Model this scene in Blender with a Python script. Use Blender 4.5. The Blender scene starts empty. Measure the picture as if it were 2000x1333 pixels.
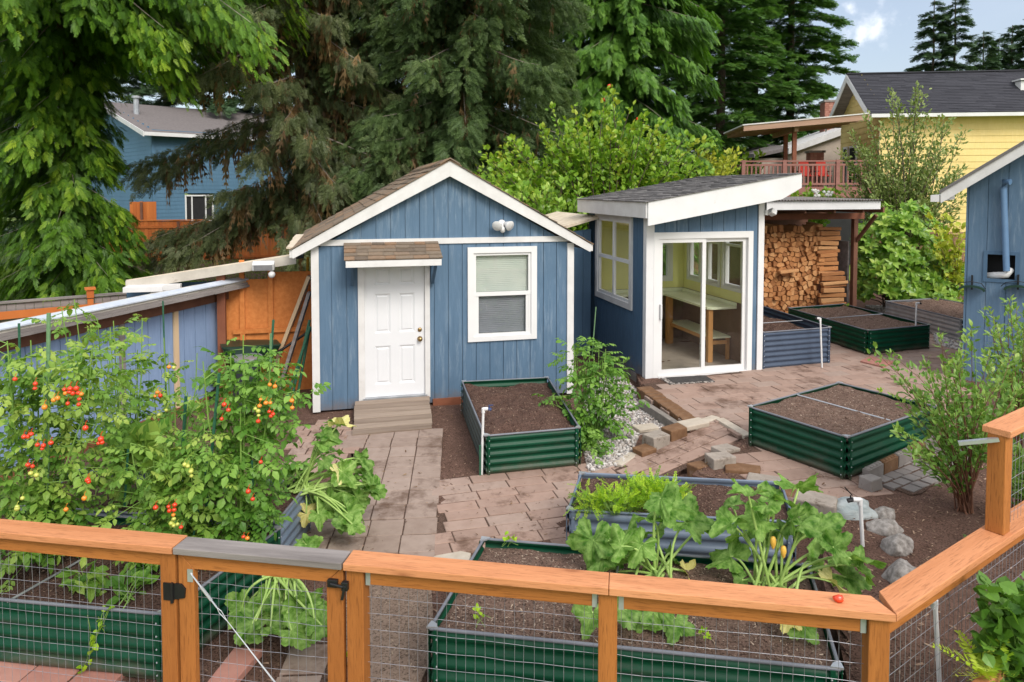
import bpy, bmesh, math, random
import numpy as np
from mathutils import Vector, Matrix, noise as mnoise
random.seed(7); RNG = np.random.default_rng(11)
C = bpy.context.scene
PI = math.pi

# ------------------------------------------------------------------ camera
FPX, PITCH, HC = 1350.0, math.radians(2.5), 3.05
PPY = 370 + FPX * math.tan(PITCH)
cam = bpy.data.cameras.new('camera'); camo = bpy.data.objects.new('camera', cam)
C.collection.objects.link(camo); C.camera = camo
camo.location = (0, 0, HC); camo.rotation_euler = (PI / 2 - PITCH, 0, 0)
cam.sensor_fit = 'HORIZONTAL'; cam.sensor_width = 36; cam.lens = FPX / 2000 * 36
cam.shift_y = -(666.5 - PPY) / 2000; cam.clip_end = 2000; cam.clip_start = 0.05
# ------------------------------------------------------------------ light
SUN_AZ, SUN_EL = math.radians(152), math.radians(42)      # azimuth from +Y towards +X
w = bpy.data.worlds.new('World'); C.world = w; w.use_nodes = True
nt = w.node_tree; nt.nodes.clear()
def N(tree, t, **k):
    n = tree.nodes.new(t)
    for a, b in k.items(): setattr(n, a, b)
    return n
sky = N(nt, 'ShaderNodeTexSky', sky_type='NISHITA', sun_disc=False, sun_elevation=SUN_EL, sun_rotation=SUN_AZ, altitude=100, air_density=1.0, dust_density=3.0, ozone_density=1.0)
tc = N(nt, 'ShaderNodeTexCoord'); mp = N(nt, 'ShaderNodeMapping'); mp.inputs['Scale'].default_value = (1, 1, 2.2)
nz = N(nt, 'ShaderNodeTexNoise'); nz.inputs['Scale'].default_value = 2.6; nz.inputs['Detail'].default_value = 7; nz.inputs['Roughness'].default_value = .55
rp = N(nt, 'ShaderNodeValToRGB'); rp.color_ramp.elements[0].position = .40; rp.color_ramp.elements[1].position = .54
mx = N(nt, 'ShaderNodeMixRGB'); mx.inputs[2].default_value = (9.0, 9.0, 9.2, 1)
mp.inputs['Location'].default_value = (1.55, 0.7, 0.3)
bg = N(nt, 'ShaderNodeBackground'); bg.inputs[1].default_value = .135
wo = N(nt, 'ShaderNodeOutputWorld')
L_ = nt.links.new
L_(tc.outputs['Generated'], mp.inputs[0]); L_(mp.outputs[0], nz.inputs[0]); L_(nz.outputs[0], rp.inputs[0])
# clouds cover the sky overhead and behind the viewer; clear blue low in the north apart from one small cloud
sx = N(nt, 'ShaderNodeSeparateXYZ'); L_(tc.outputs['Generated'], sx.inputs[0])
mr = N(nt, 'ShaderNodeMapRange'); mr.interpolation_type = 'SMOOTHSTEP'; mr.inputs['From Min'].default_value = .86; mr.inputs['From Max'].default_value = .45; L_(sx.outputs['Y'], mr.inputs['Value'])
m1 = N(nt, 'ShaderNodeMath', operation='MULTIPLY'); L_(rp.outputs[0], m1.inputs[0]); L_(mr.outputs[0], m1.inputs[1])
cd = Vector((686, 1350, 322)).normalized(); vd = N(nt, 'ShaderNodeVectorMath', operation='DOT_PRODUCT'); vd.inputs[1].default_value = cd
nm = N(nt, 'ShaderNodeVectorMath', operation='NORMALIZE'); L_(tc.outputs['Generated'], nm.inputs[0]); L_(nm.outputs[0], vd.inputs[0])
n2 = N(nt, 'ShaderNodeTexNoise'); n2.inputs['Scale'].default_value = 38; n2.inputs['Detail'].default_value = 5; L_(nm.outputs[0], n2.inputs[0])
m2 = N(nt, 'ShaderNodeMath', operation='MULTIPLY_ADD'); m2.inputs[1].default_value = .0035; L_(n2.outputs[0], m2.inputs[0]); L_(vd.outputs['Value'], m2.inputs[2])
r2 = N(nt, 'ShaderNodeMapRange'); r2.interpolation_type = 'SMOOTHSTEP'; r2.inputs['From Min'].default_value = 1.0011; r2.inputs['From Max'].default_value = 1.0026; r2.inputs['To Max'].default_value = .8; L_(m2.outputs[0], r2.inputs['Value'])
m3 = N(nt, 'ShaderNodeMath', operation='MAXIMUM'); L_(m1.outputs[0], m3.inputs[0]); L_(r2.outputs[0], m3.inputs[1])
m4 = N(nt, 'ShaderNodeMath', operation='MULTIPLY_ADD', use_clamp=True); m4.inputs[1].default_value = .84; m4.inputs[2].default_value = .16; L_(m3.outputs[0], m4.inputs[0]); L_(m4.outputs[0], mx.inputs[0]); L_(sky.outputs[0], mx.inputs[1]); L_(mx.outputs[0], bg.inputs[0]); L_(bg.outputs[0], wo.inputs[0])
sl = bpy.data.lights.new('sun', 'SUN'); sl.energy = 2.1; sl.angle = math.radians(24); sl.color = (1, .95, .87)
so = bpy.data.objects.new('sun', sl); C.collection.objects.link(so)
sd = Vector((math.sin(SUN_AZ) * math.cos(SUN_EL), math.cos(SUN_AZ) * math.cos(SUN_EL), math.sin(SUN_EL)))
so.rotation_euler = sd.to_track_quat('Z', 'Y').to_euler(); so.location = sd * 30
C.view_settings.view_transform = 'Standard'; C.view_settings.look = 'None'
C.view_settings.exposure = 0.36; C.view_settings.gamma = 1
C.render.engine = 'CYCLES'; C.render.filter_size = 1.05
C.cycles.max_bounces = 8; C.cycles.diffuse_bounces = 4; C.cycles.transparent_max_bounces = 12
C.cycles.use_denoising = True; C.cycles.denoising_prefilter = 'ACCURATE'

# ------------------------------------------------------------------ rays from the picture to the world
_F = np.array([0, math.cos(PITCH), -math.sin(PITCH)]); _U = np.array([0, math.sin(PITCH), math.cos(PITCH)]); _R = np.array([1., 0, 0]); _C = np.array([0, 0, HC])
def ray(x, y): return _F * FPX + _R * (x - 1000) + _U * (PPY - y)
def G(x, y, z=0.):
    r = ray(x, y); return _C + r * ((z - HC) / r[2])
def D(x, y, d):
    r = ray(x, y); return _C + r * (d / r[1])
class Frame:
    def __init__(s, o, deg):
        s.o = np.array(o, float); s.a = math.radians(deg); c, t = math.cos(s.a), math.sin(s.a)
        s.ax = (np.array([c, t, 0]), np.array([-t, c, 0]), np.array([0, 0, 1.]))
    def loc(s, P): d = np.asarray(P) - s.o; return np.array([d @ a for a in s.ax])
    def wld(s, x, y, z): return s.o + s.ax[0] * x + s.ax[1] * y + s.ax[2] * z
    def pix(s, x, y, ax=1, val=0.):
        n = s.ax[ax]; r = ray(x, y); t = (val - (_C - s.o) @ n) / (r @ n); return s.loc(_C + r * t)

# ------------------------------------------------------------------ mesh collector
class MB:
    def __init__(s): s.v = []; s.f = []; s.var = []; s.n = 0; s.xf = None
    def add(s, verts, faces, var=None):
        verts = np.asarray(verts, float).reshape(-1, 3)
        if s.xf is not None: verts = verts @ np.array(s.xf.to_3x3()).T + np.array(s.xf.translation)
        if isinstance(faces, np.ndarray): groups = [faces]
        else:
            d = {}
            for q in faces: d.setdefault(len(q), []).append(q)
            groups = [np.array(g) for g in d.values()]
        for g in groups:
            s.f.append(g.astype(np.int64) + s.n)
            if var is None: s.var.append(np.full(len(g), random.random()))
            elif np.isscalar(var): s.var.append(np.full(len(g), float(var)))
            else: s.var.append(np.asarray(var, float))
        s.v.append(verts); s.n += len(verts)
    def box(s, x0, x1, y0, y1, z0, z1, var=None):
        s.add([(x0, y0, z0), (x1, y0, z0), (x1, y1, z0), (x0, y1, z0), (x0, y0, z1), (x1, y0, z1), (x1, y1, z1), (x0, y1, z1)],
              [(3, 2, 1, 0), (4, 5, 6, 7), (0, 1, 5, 4), (1, 2, 6, 5), (2, 3, 7, 6), (3, 0, 4, 7)], random.random() if var is None else var)
    def hexa(s, p, var=None):            # 8 points, bottom ring then top ring
        s.add(p, [(3, 2, 1, 0), (4, 5, 6, 7), (0, 1, 5, 4), (1, 2, 6, 5), (2, 3, 7, 6), (3, 0, 4, 7)], random.random() if var is None else var)
    def bar(s, a, b, w, h, up=(0, 0, 1), var=None):   # rectangular bar a->b, width w sideways, height h along up
        a = np.array(a, float); b = np.array(b, float); d = b - a; d /= np.linalg.norm(d)
        x = np.cross(d, up); x /= np.linalg.norm(x); u = np.cross(x, d)
        x = x * w / 2; u = u * h / 2
        s.hexa([a - x - u, a + x - u, a + x + u, a - x + u, b - x - u, b + x - u, b + x + u, b - x + u][0:8], var)
    def prism(s, poly, y0, y1, var=None):             # polygon in xz extruded along y
        n = len(poly); v = [(x, y0, z) for x, z in poly] + [(x, y1, z) for x, z in poly]
        f = [tuple(range(n)), tuple(range(2 * n - 1, n - 1, -1))] + [(i, i + n, (i + 1) % n + n, (i + 1) % n) for i in range(n)]
        s.add(v, f, random.random() if var is None else var)
    def slab(s, poly, z0, z1, var=None):              # polygon in xy (ccw) extruded along z, z1 may be list
        n = len(poly); zt = z1 if hasattr(z1, '__len__') else [z1] * n; zb = z0 if hasattr(z0, '__len__') else [z0] * n
        v = [(p[0], p[1], z) for p, z in zip(poly, zb)] + [(p[0], p[1], z) for p, z in zip(poly, zt)]
        f = [tuple(range(n - 1, -1, -1)), tuple(range(n, 2 * n))] + [(i, (i + 1) % n, (i + 1) % n + n, i + n) for i in range(n)]
        s.add(v, f, random.random() if var is None else var)
    def tube(s, pts, rad, n=8, var=None, cap=True):
        P = np.array(pts, float); k = len(P); r = np.full(k, rad) if np.isscalar(rad) else np.array(rad, float)
        T = np.gradient(P, axis=0); T /= np.linalg.norm(T, axis=1)[:, None] + 1e-9
        up = np.array([0, 0, 1.]) if abs(T[0][2]) < .9 else np.array([0, 1., 0])
        X = np.cross(T, up); X /= np.linalg.norm(X, axis=1)[:, None] + 1e-9; Y = np.cross(X, T)
        a = np.arange(n) * 2 * PI / n
        V = P[:, None] + r[:, None, None] * (X[:, None] * np.cos(a)[None, :, None] + Y[:, None] * np.sin(a)[None, :, None])
        i = np.arange(k - 1)[:, None] * n; j = np.arange(n)[None]; j2 = (j + 1) % n
        F = np.stack([i + j, i + n + j, i + n + j2, i + j2], -1).reshape(-1, 4)
        vv = random.random() if var is None else var
        s.add(V.reshape(-1, 3), F, vv)
        if cap:
            s.add(V[0], [tuple(range(n))], vv); s.add(V[-1], [tuple(range(n - 1, -1, -1))], vv)
    def ball(s, c, r, seg=10, ring=6, sc=(1, 1, 1), jit=0, var=None, R=None):
        v = []
        for i in range(ring + 1):
            t = PI * i / ring
            for j in range(seg):
                a = 2 * PI * j / seg; d = Vector((math.sin(t) * math.cos(a), math.sin(t) * math.sin(a), math.cos(t)))
                q = 1 + (jit * mnoise.noise(d * 1.6 + Vector(c) * 3.1) if jit else 0)
                d = Vector((d.x * sc[0], d.y * sc[1], d.z * sc[2])) * r * q
                if R is not None: d = R @ d
                v.append(d + Vector(c))
        f = [(i * seg + j, (i + 1) * seg + j, (i + 1) * seg + (j + 1) % seg, i * seg + (j + 1) % seg) for i in range(ring) for j in range(seg)]
        s.add([tuple(q) for q in v], f, random.random() if var is None else var)
    def lathe(s, prof, c=(0, 0, 0), n=16, var=None):
        k = len(prof); v = [(c[0] + r * math.cos(2 * PI * j / n), c[1] + r * math.sin(2 * PI * j / n), c[2] + z) for r, z in prof for j in range(n)]
        s.add(v, [(i * n + j, i * n + (j + 1) % n, (i + 1) * n + (j + 1) % n, (i + 1) * n + j) for i in range(k - 1) for j in range(n)], random.random() if var is None else var)
    def scatter(s, T, pos, dirs, ups, sc, var, wid=None):   # many copies of a template (lies along +Y, normal +Z)
        Tv, Tf = T; pos = np.asarray(pos, float); n = len(pos)
        if n == 0: return
        Y = np.asarray(dirs, float); Y = Y / (np.linalg.norm(Y, axis=1)[:, None] + 1e-9)
        X = np.cross(Y, ups); X /= np.linalg.norm(X, axis=1)[:, None] + 1e-9; Z = np.cross(X, Y)
        sc = np.broadcast_to(np.asarray(sc, float), (n,)); wd = sc if wid is None else np.broadcast_to(np.asarray(wid, float), (n,))
        V = pos[:, None] + Tv[None, :, 0, None] * (X * wd[:, None])[:, None] + Tv[None, :, 1, None] * (Y * sc[:, None])[:, None] + Tv[None, :, 2, None] * (Z * sc[:, None])[:, None]
        k = len(Tv); V = V.reshape(-1, 3); off = (np.arange(n) * k)[:, None, None]
        var = np.broadcast_to(np.asarray(var, float), (n,)); base = s.n
        s.v.append(V); s.n += len(V)
        for F in Tf:
            s.f.append((F[None] + off).reshape(-1, F.shape[1]) + base); s.var.append(np.repeat(var, len(F)))
    def build(s, name, mat, parent=None, smooth=False, bevel=0, loc=None):
        me = bpy.data.meshes.new(name); V = np.concatenate(s.v)
        me.vertices.add(len(V)); me.vertices.foreach_set('co', V.astype(np.float32).ravel())
        tot = np.concatenate([np.full(len(g), g.shape[1]) for g in s.f]); idx = np.concatenate([g.ravel() for g in s.f])
        me.loops.add(len(idx)); me.loops.foreach_set('vertex_index', idx.astype(np.int32))
        me.polygons.add(len(tot)); st = np.concatenate([[0], np.cumsum(tot)[:-1]])
        me.polygons.foreach_set('loop_start', st.astype(np.int32))
        me.polygons.foreach_set('use_smooth', np.full(len(tot), bool(smooth)))
        at = me.attributes.new('var', 'FLOAT', 'FACE'); at.data.foreach_set('value', np.concatenate(s.var).astype(np.float32))
        me.update(calc_edges=True)
        me.materials.append(mat)
        o = bpy.data.objects.new(name, me); C.collection.objects.link(o)
        if parent is not None: o.parent = parent
        if loc is not None: o.location = loc
        if bevel:
            m = o.modifiers.new('b', 'BEVEL'); m.width = bevel; m.segments = 2; m.limit_method = 'ANGLE'; m.angle_limit = math.radians(40)
        return o

def tag(o, label=None, cat=None, group=None, kind=None):
    if label: o['label'] = label
    if cat: o['category'] = cat
    if group: o['group'] = group
    if kind: o['kind'] = kind
    return o
def thing(name, label, cat, loc=(0, 0, 0), rotz=0, group=None):
    o = bpy.data.objects.new(name, None); C.collection.objects.link(o); o.empty_display_size = .2
    o.location = tuple(loc); o.rotation_euler = (0, 0, rotz)
    return tag(o, label, cat, group)
def inv(o):                                  # matrix from world into a thing's own space
    return (Matrix.Translation(o.location) @ o.rotation_euler.to_matrix().to_4x4()).inverted()
def mbw(o):                                  # collector that takes world points for a part of o
    m = MB(); m.xf = inv(o); return m

# ------------------------------------------------------------------ materials
def _mat(name):
    m = bpy.data.materials.new(name); m.use_nodes = True; t = m.node_tree; t.nodes.clear()
    out = t.nodes.new('ShaderNodeOutputMaterial'); p = t.nodes.new('ShaderNodeBsdfPrincipled')
    t.links.new(p.outputs[0], out.inputs[0]); return m, t, p, out
def ramp(t, fac, cols, pos=None):
    r = t.nodes.new('ShaderNodeValToRGB'); e = r.color_ramp.elements
    while len(e) < len(cols): e.new(.5)
    for i, c in enumerate(cols):
        e[i].position = pos[i] if pos else i / max(1, len(cols) - 1); e[i].color = (*c, 1) if len(c) == 3 else c
    t.links.new(fac, r.inputs[0]); return r.outputs[0]
def noise_tex(t, scale, stretch=(1, 1, 1), detail=5, rough=.6, coord='Object'):
    tc = t.nodes.new('ShaderNodeTexCoord'); mp = t.nodes.new('ShaderNodeMapping'); mp.inputs['Scale'].default_value = stretch
    n = t.nodes.new('ShaderNodeTexNoise'); n.inputs['Scale'].default_value = scale; n.inputs['Detail'].default_value = detail; n.inputs['Roughness'].default_value = rough
    t.links.new(tc.outputs[coord], mp.inputs[0]); t.links.new(mp.outputs[0], n.inputs[0]); return n.outputs[0]
def mixc(t, fac, a, b, mode='MIX'):
    m = t.nodes.new('ShaderNodeMixRGB'); m.blend_type = mode
    for i, q in ((0, fac), (1, a), (2, b)):
        if isinstance(q, (int, float)): m.inputs[i].default_value = q
        elif isinstance(q, tuple): m.inputs[i].default_value = (*q, 1)
        else: t.links.new(q, m.inputs[i])
    return m.outputs[0]
def attr(t): a = t.nodes.new('ShaderNodeAttribute'); a.attribute_name = 'var'; return a.outputs['Fac']
def bump(t, p, h, strength, dist=.01):
    b = t.nodes.new('ShaderNodeBump'); b.inputs['Strength'].default_value = strength; b.inputs['Distance'].default_value = dist
    t.links.new(h, b.inputs['Height']); t.links.new(b.outputs[0], p.inputs['Normal'])
def M(name, cols, scale=6, stretch=(1, 1, 1), rough=.7, bmp=0, bscale=None, metal=0, varcols=None, varamt=.5, pos=None, spec=.4, dirt=None, dirtscale=2, bdist=.01, bstretch=None):
    """noise between cols; varcols: per-piece tint mixed in; dirt: (colour, threshold) patches"""
    m, t, p, out = _mat(name)
    col = ramp(t, noise_tex(t, scale, stretch), cols, pos or [.3 + .4 * i / max(1, len(cols) - 1) for i in range(len(cols))])
    if varcols: col = mixc(t, varamt, col, ramp(t, attr(t), varcols))
    if dirt:
        f = ramp(t, noise_tex(t, dirtscale, stretch, 8, .7), [(0, 0, 0), (1, 1, 1)], [dirt[1], dirt[1] + .12]); col = mixc(t, f, col, dirt[0])
    t.links.new(col, p.inputs['Base Color']); p.inputs['Roughness'].default_value = rough; p.inputs['Metallic'].default_value = metal
    p.inputs['Specular IOR Level'].default_value = spec
    if bmp: bump(t, p, noise_tex(t, bscale or scale * 6, bstretch or stretch, 6, .7), bmp, bdist)
    return m
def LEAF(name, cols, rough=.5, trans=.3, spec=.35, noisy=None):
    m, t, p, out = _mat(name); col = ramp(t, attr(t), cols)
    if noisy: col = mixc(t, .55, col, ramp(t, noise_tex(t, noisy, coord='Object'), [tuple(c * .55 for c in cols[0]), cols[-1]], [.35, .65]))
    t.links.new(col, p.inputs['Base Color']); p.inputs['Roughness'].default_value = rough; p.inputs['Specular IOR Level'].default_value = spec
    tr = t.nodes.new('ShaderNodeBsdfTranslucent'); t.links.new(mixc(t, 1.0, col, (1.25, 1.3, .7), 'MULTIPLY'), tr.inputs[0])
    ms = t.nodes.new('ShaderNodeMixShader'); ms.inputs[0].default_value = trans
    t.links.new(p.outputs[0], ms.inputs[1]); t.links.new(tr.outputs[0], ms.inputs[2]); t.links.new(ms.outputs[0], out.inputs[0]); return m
def SIDING(name, c1, c2, pale, amt=.57, splash=1):
    m, t, p, out = _mat(name)
    col = ramp(t, noise_tex(t, 5, (4, 4, .5), 7, .65), [c1, c2], [.3, .7])
    f = ramp(t, noise_tex(t, 3.2, (4, 4, .45), 9, .72), [(0, 0, 0), (.75, .75, .75)], [amt, amt + .2])
    f = mixc(t, 1.0, f, ramp(t, noise_tex(t, 1.1, (1, 1, .8), 3), [(.12, .12, .12), (1, 1, 1)], [.42, .62]), 'MULTIPLY'); col = mixc(t, f, col, pale)
    col = mixc(t, ramp(t, noise_tex(t, .9), [(0, 0, 0), (.35, .35, .35)], [.45, .75]), col, tuple(c * .7 for c in c1))
    if splash:
        tc = t.nodes.new('ShaderNodeTexCoord'); s = t.nodes.new('ShaderNodeSeparateXYZ'); t.links.new(tc.outputs['Object'], s.inputs[0])
        a = t.nodes.new('ShaderNodeMath'); a.operation = 'MULTIPLY_ADD'; a.inputs[1].default_value = -1.5; t.links.new(s.outputs['Z'], a.inputs[0]); t.links.new(noise_tex(t, 6, detail=8, rough=.75), a.inputs[2])
        col = mixc(t, ramp(t, a.outputs[0], [(0, 0, 0), (.6, .6, .6)], [.18, .5]), col, (.16, .12, .10))
    t.links.new(col, p.inputs['Base Color']); p.inputs['Roughness'].default_value = .62; p.inputs['Specular IOR Level'].default_value = .35
    bump(t, p, noise_tex(t, 30, (3, 3, .25), 6, .7), .35, .004); return m
def GLASS(name, tint=(.93, .96, .95), refl=.12, ior=1.45):
    m, t, p, out = _mat(name); t.nodes.remove(p)
    tr = t.nodes.new('ShaderNodeBsdfTransparent'); tr.inputs[0].default_value = (*tint, 1)
    gl = t.nodes.new('ShaderNodeBsdfGlossy'); gl.inputs['Roughness'].default_value = .02
    ge = t.nodes.new('ShaderNodeNewGeometry'); dt = t.nodes.new('ShaderNodeVectorMath'); dt.operation = 'DOT_PRODUCT'; t.links.new(ge.outputs['Normal'], dt.inputs[0]); t.links.new(ge.outputs['Incoming'], dt.inputs[1])
    def mth(op, a, b=None):
        q = t.nodes.new('ShaderNodeMath'); q.operation = op
        for i, v in enumerate((a, b)):
            if v is None: continue
            if isinstance(v, (int, float)): q.inputs[i].default_value = v
            else: t.links.new(v, q.inputs[i])
        return q
    mu = mth('ADD', mth('MULTIPLY', mth('POWER', mth('SUBTRACT', 1.0, mth('ABSOLUTE', dt.outputs['Value']).outputs[0]).outputs[0], 5.0).outputs[0], .6).outputs[0], refl * .5)
    ms = t.nodes.new('ShaderNodeMixShader'); t.links.new(mu.outputs[0], ms.inputs[0]); t.links.new(tr.outputs[0], ms.inputs[1]); t.links.new(gl.outputs[0], ms.inputs[2])
    t.links.new(ms.outputs[0], out.inputs[0]); return m
def SOIL(name, dark, light, chip):
    m, t, p, out = _mat(name)
    col = ramp(t, noise_tex(t, 9, detail=9, rough=.75), [dark, light], [.32, .68])
    col = mixc(t, ramp(t, noise_tex(t, 70, detail=3, rough=.6), [(0, 0, 0), (1, 1, 1)], [.36, .5]), tuple(c * .45 for c in dark), col)
    col = mixc(t, ramp(t, attr(t), [(0, 0, 0), (0, 0, 0), (1, 1, 1)], [0, .1, .3]), col, ramp(t, attr(t), [dark, chip], [.3, 1]))
    t.links.new(col, p.inputs['Base Color']); p.inputs['Roughness'].default_value = .95; p.inputs['Specular IOR Level'].default_value = .15
    bump(t, p, noise_tex(t, 55, detail=8, rough=.8), .9, .02); return m
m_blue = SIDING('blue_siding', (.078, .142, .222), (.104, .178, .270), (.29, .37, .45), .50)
m_blue_side = SIDING('blue_siding_shaded', (.060, .118, .195), (.075, .145, .235), (.2, .28, .38), .66)  # same blue paint, mixed darker for walls turned from the light
m_blue_pale = SIDING('pale_blue_siding', (.20, .29, .46), (.26, .36, .55), (.4, .48, .6), .6, 0)
m_blue_lap = SIDING('blue_lap_shaded', (.075, .16, .25), (.09, .19, .29), (.12, .22, .32), .7, 0)  # front of the blue house, spruce shade mixed into its paint colour
m_blue_lap_lit = SIDING('blue_lap_lit', (.11, .22, .34), (.13, .25, .37), (.16, .3, .4), .7, 0)  # lit copy of that lap paint, brighter for the gable face
m_yellow_lap = SIDING('yellow_lap', (.74, .56, .21), (.80, .62, .27), (.78, .6, .3), .72, 0)
m_white = M('white_paint', [(.64, .64, .645), (.72, .72, .725)], 3, rough=.5, dirt=((.42, .39, .36), .66), dirtscale=5, bmp=.1)
m_white_worn = M('worn_white_paint', [(.58, .57, .56), (.69, .685, .68)], 4, rough=.6, dirt=((.36, .32, .29), .67), dirtscale=9, bmp=.15)
m_door = M('door_paint', [(.66, .67, .69), (.71, .72, .74)], 2, rough=.42, dirt=((.60, .58, .57), .70), dirtscale=6)
m_vinyl = M('white_vinyl', [(.68, .68, .68), (.74, .74, .74)], 2, rough=.35)
m_shingle_b = M('brown_shingle', [(.10, .075, .055), (.21, .155, .11)], 18, rough=.9, varcols=[(.09, .07, .055), (.24, .19, .14), (.30, .17, .09)], varamt=.55, bmp=.6, bscale=90)
m_shingle_g = M('grey_shingle', [(.10, .095, .095), (.17, .16, .16)], 20, rough=.9, varcols=[(.085, .082, .085), (.22, .21, .205)], varamt=.6, bmp=.6, bscale=90)
m_roof_dark = M('dark_roofing', [(.022, .023, .03), (.042, .043, .055)], 9, (1, 1, 6), rough=.85, varcols=[(.02, .02, .028), (.05, .05, .062)], varamt=.55)
m_fascia_old = M('weathered_fascia', [(.40, .37, .32), (.54, .50, .44)], 4, rough=.8, dirt=((.25, .2, .15), .62), dirtscale=6)
m_roof_far = M('grey_brown_roofing', [(.13, .115, .115), (.2, .18, .175)], 9, rough=.9)
m_roof_cream = M('weathered_cream_roofing', [(.52, .44, .33), (.68, .60, .48)], 7, rough=.9, dirt=((.28, .22, .16), .6), dirtscale=9, bmp=.3)
def WOOD(name, c1, c2, knot, stain, ax, rough=.65):
    m, t, p, out = _mat(name); st = [5., 5., 5.]; st[ax] = .35; ks = [3.2, 3.2, 3.2]; ks[ax] = 1.1
    col = ramp(t, noise_tex(t, 3, tuple(st), 8, .7), [c1, c2], [.3, .7])
    col = mixc(t, .4, col, ramp(t, attr(t), [c1, c2]))
    fine = noise_tex(t, 9, tuple(x * 3 for x in st), 4, .6); col = mixc(t, ramp(t, fine, [(.55, .55, .55), (0, 0, 0)], [.36, .47]), col, tuple(c * .62 for c in c1))
    tc = t.nodes.new('ShaderNodeTexCoord'); mp = t.nodes.new('ShaderNodeMapping'); mp.inputs['Scale'].default_value = ks; v = t.nodes.new('ShaderNodeTexVoronoi'); v.inputs['Scale'].default_value = 1.6
    t.links.new(tc.outputs['Object'], mp.inputs[0]); t.links.new(mp.outputs[0], v.inputs[0])
    col = mixc(t, ramp(t, v.outputs['Distance'], [(.85, .85, .85), (.35, .35, .35), (0, 0, 0)], [.05, .08, .14]), col, knot)
    sst = [2., 2., 2.]; sst[ax] = .5; col = mixc(t, ramp(t, noise_tex(t, 2.2, tuple(sst), 7, .7), [(0, 0, 0), (.6, .6, .6)], [.52, .70]), col, stain)
    t.links.new(col, p.inputs['Base Color']); p.inputs['Roughness'].default_value = rough; p.inputs['Specular IOR Level'].default_value = .3
    bump(t, p, fine, .5, .004); return m
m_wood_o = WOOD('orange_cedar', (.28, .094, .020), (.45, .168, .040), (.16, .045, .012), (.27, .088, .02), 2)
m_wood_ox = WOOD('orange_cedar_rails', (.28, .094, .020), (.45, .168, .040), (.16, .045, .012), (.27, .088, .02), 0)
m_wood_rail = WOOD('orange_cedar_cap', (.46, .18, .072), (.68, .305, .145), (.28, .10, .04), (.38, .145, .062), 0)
m_wood_grey = M('grey_weathered_wood', [(.15, .132, .125), (.29, .262, .25)], 3, (.4, 4, 4), rough=.85, bmp=.4, bscale=20)
m_wood_plank = M('weathered_plank', [(.16, .115, .085), (.33, .26, .205)], 4, (.35, 5, 5), rough=.85, varcols=[(.16, .115, .085), (.36, .285, .225)], varamt=.5, bmp=.5, bscale=24)
m_wood_brown = M('brown_stained_wood', [(.12, .05, .03), (.19, .085, .05)], 5, (1, 1, .4), rough=.75, bmp=.3)
m_wood_red = M('redwood_stain', [(.17, .055, .028), (.25, .09, .045)], 5, rough=.7)
m_fence_o = M('orange_fence_boards', [(.42, .105, .02), (.56, .17, .035)], 4, (1, 1, .2), rough=.75, varcols=[(.36, .09, .018), (.62, .2, .045)], varamt=.5)
m_fence_b = M('brown_fence_boards', [(.2, .115, .06), (.3, .18, .1)], 4, (1, 1, .2), rough=.8, varcols=[(.17, .1, .055), (.33, .2, .11)], varamt=.5)
m_osb = M('osb_board', [(.46, .135, .028), (.66, .25, .07)], 16, rough=.8, varcols=[(.48, .15, .03), (.62, .22, .055)], varamt=.3, dirt=((.2, .06, .015), .63), dirtscale=3)
m_pine = M('bare_pine', [(.56, .40, .24), (.68, .51, .33)], 4, (1, 1, .2), rough=.7)
m_honey = M('honey_wood', [(.42, .2, .06), (.55, .28, .1)], 4, (1, 1, .2), rough=.5)
m_log_end = M('split_log', [(.33, .14, .05), (.53, .26, .10)], 14, rough=.9, varcols=[(.22, .08, .028), (.50, .22, .08), (.64, .36, .165)], varamt=.7, bmp=.5, bscale=60)
m_bark = M('bark', [(.06, .042, .034), (.14, .10, .08)], 6, (2, 2, .4), rough=.95, bmp=.8, bscale=14)
m_bark_red = M('cedar_bark', [(.10, .055, .045), (.2, .125, .105)], 5, (3, 3, .25), rough=.95, bmp=1, bscale=10)
m_twig = M('grey_twig', [(.16, .13, .11), (.3, .26, .22)], 9, rough=.9)
m_stem_red = M('reddish_stem', [(.12, .05, .03), (.2, .09, .05)], 9, rough=.7)
m_stem = M('green_stem', [(.13, .25, .04), (.22, .36, .08)], 9, rough=.5)
m_petiole = M('pale_petiole', [(.26, .42, .09), (.40, .54, .17)], 9, rough=.45)
m_soil = SOIL('garden_soil', (.140, .088, .068), (.24, .160, .124), (.56, .44, .34))
m_soil_dark = SOIL('dark_soil', (.085, .048, .037), (.155, .094, .073), (.42, .30, .22))
m_earth = SOIL('earth', (.12, .068, .050), (.20, .120, .092), (.46, .32, .23))
m_sand = SOIL('dusty_earth', (.22, .155, .12), (.31, .23, .18), (.42, .33, .25))
m_lawn = M('lawn', [(.10, .17, .02), (.2, .28, .045)], 5, rough=.9, bmp=.7, bscale=60)
PV = dict(scale=9, rough=.9, bmp=.6, bscale=80, bdist=.006)
m_pav_grey = M('grey_paver', [(.255, .185, .15), (.35, .27, .225)], varcols=[(.24, .175, .14), (.37, .29, .245)], varamt=.4, dirt=((.135, .085, .062), .52), dirtscale=1.5, **PV)
m_pav_red = M('rosy_paver', [(.28, .185, .145), (.37, .262, .212)], varcols=[(.26, .175, .138), (.39, .26, .205), (.34, .27, .23)], varamt=.45, dirt=((.14, .082, .058), .53), dirtscale=1.6, **PV)
m_pav_brick = M('brick_paver', [(.36, .15, .115), (.46, .23, .18)], varcols=[(.34, .15, .12), (.5, .27, .22)], varamt=.5, dirt=((.3, .2, .17), .6), dirtscale=3, **PV)
m_cobble = M('grey_cobble', [(.17, .15, .14), (.25, .225, .21)], varcols=[(.17, .15, .14), (.27, .245, .23)], varamt=.5, dirt=((.10, .07, .055), .6), dirtscale=3, **PV)
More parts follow.
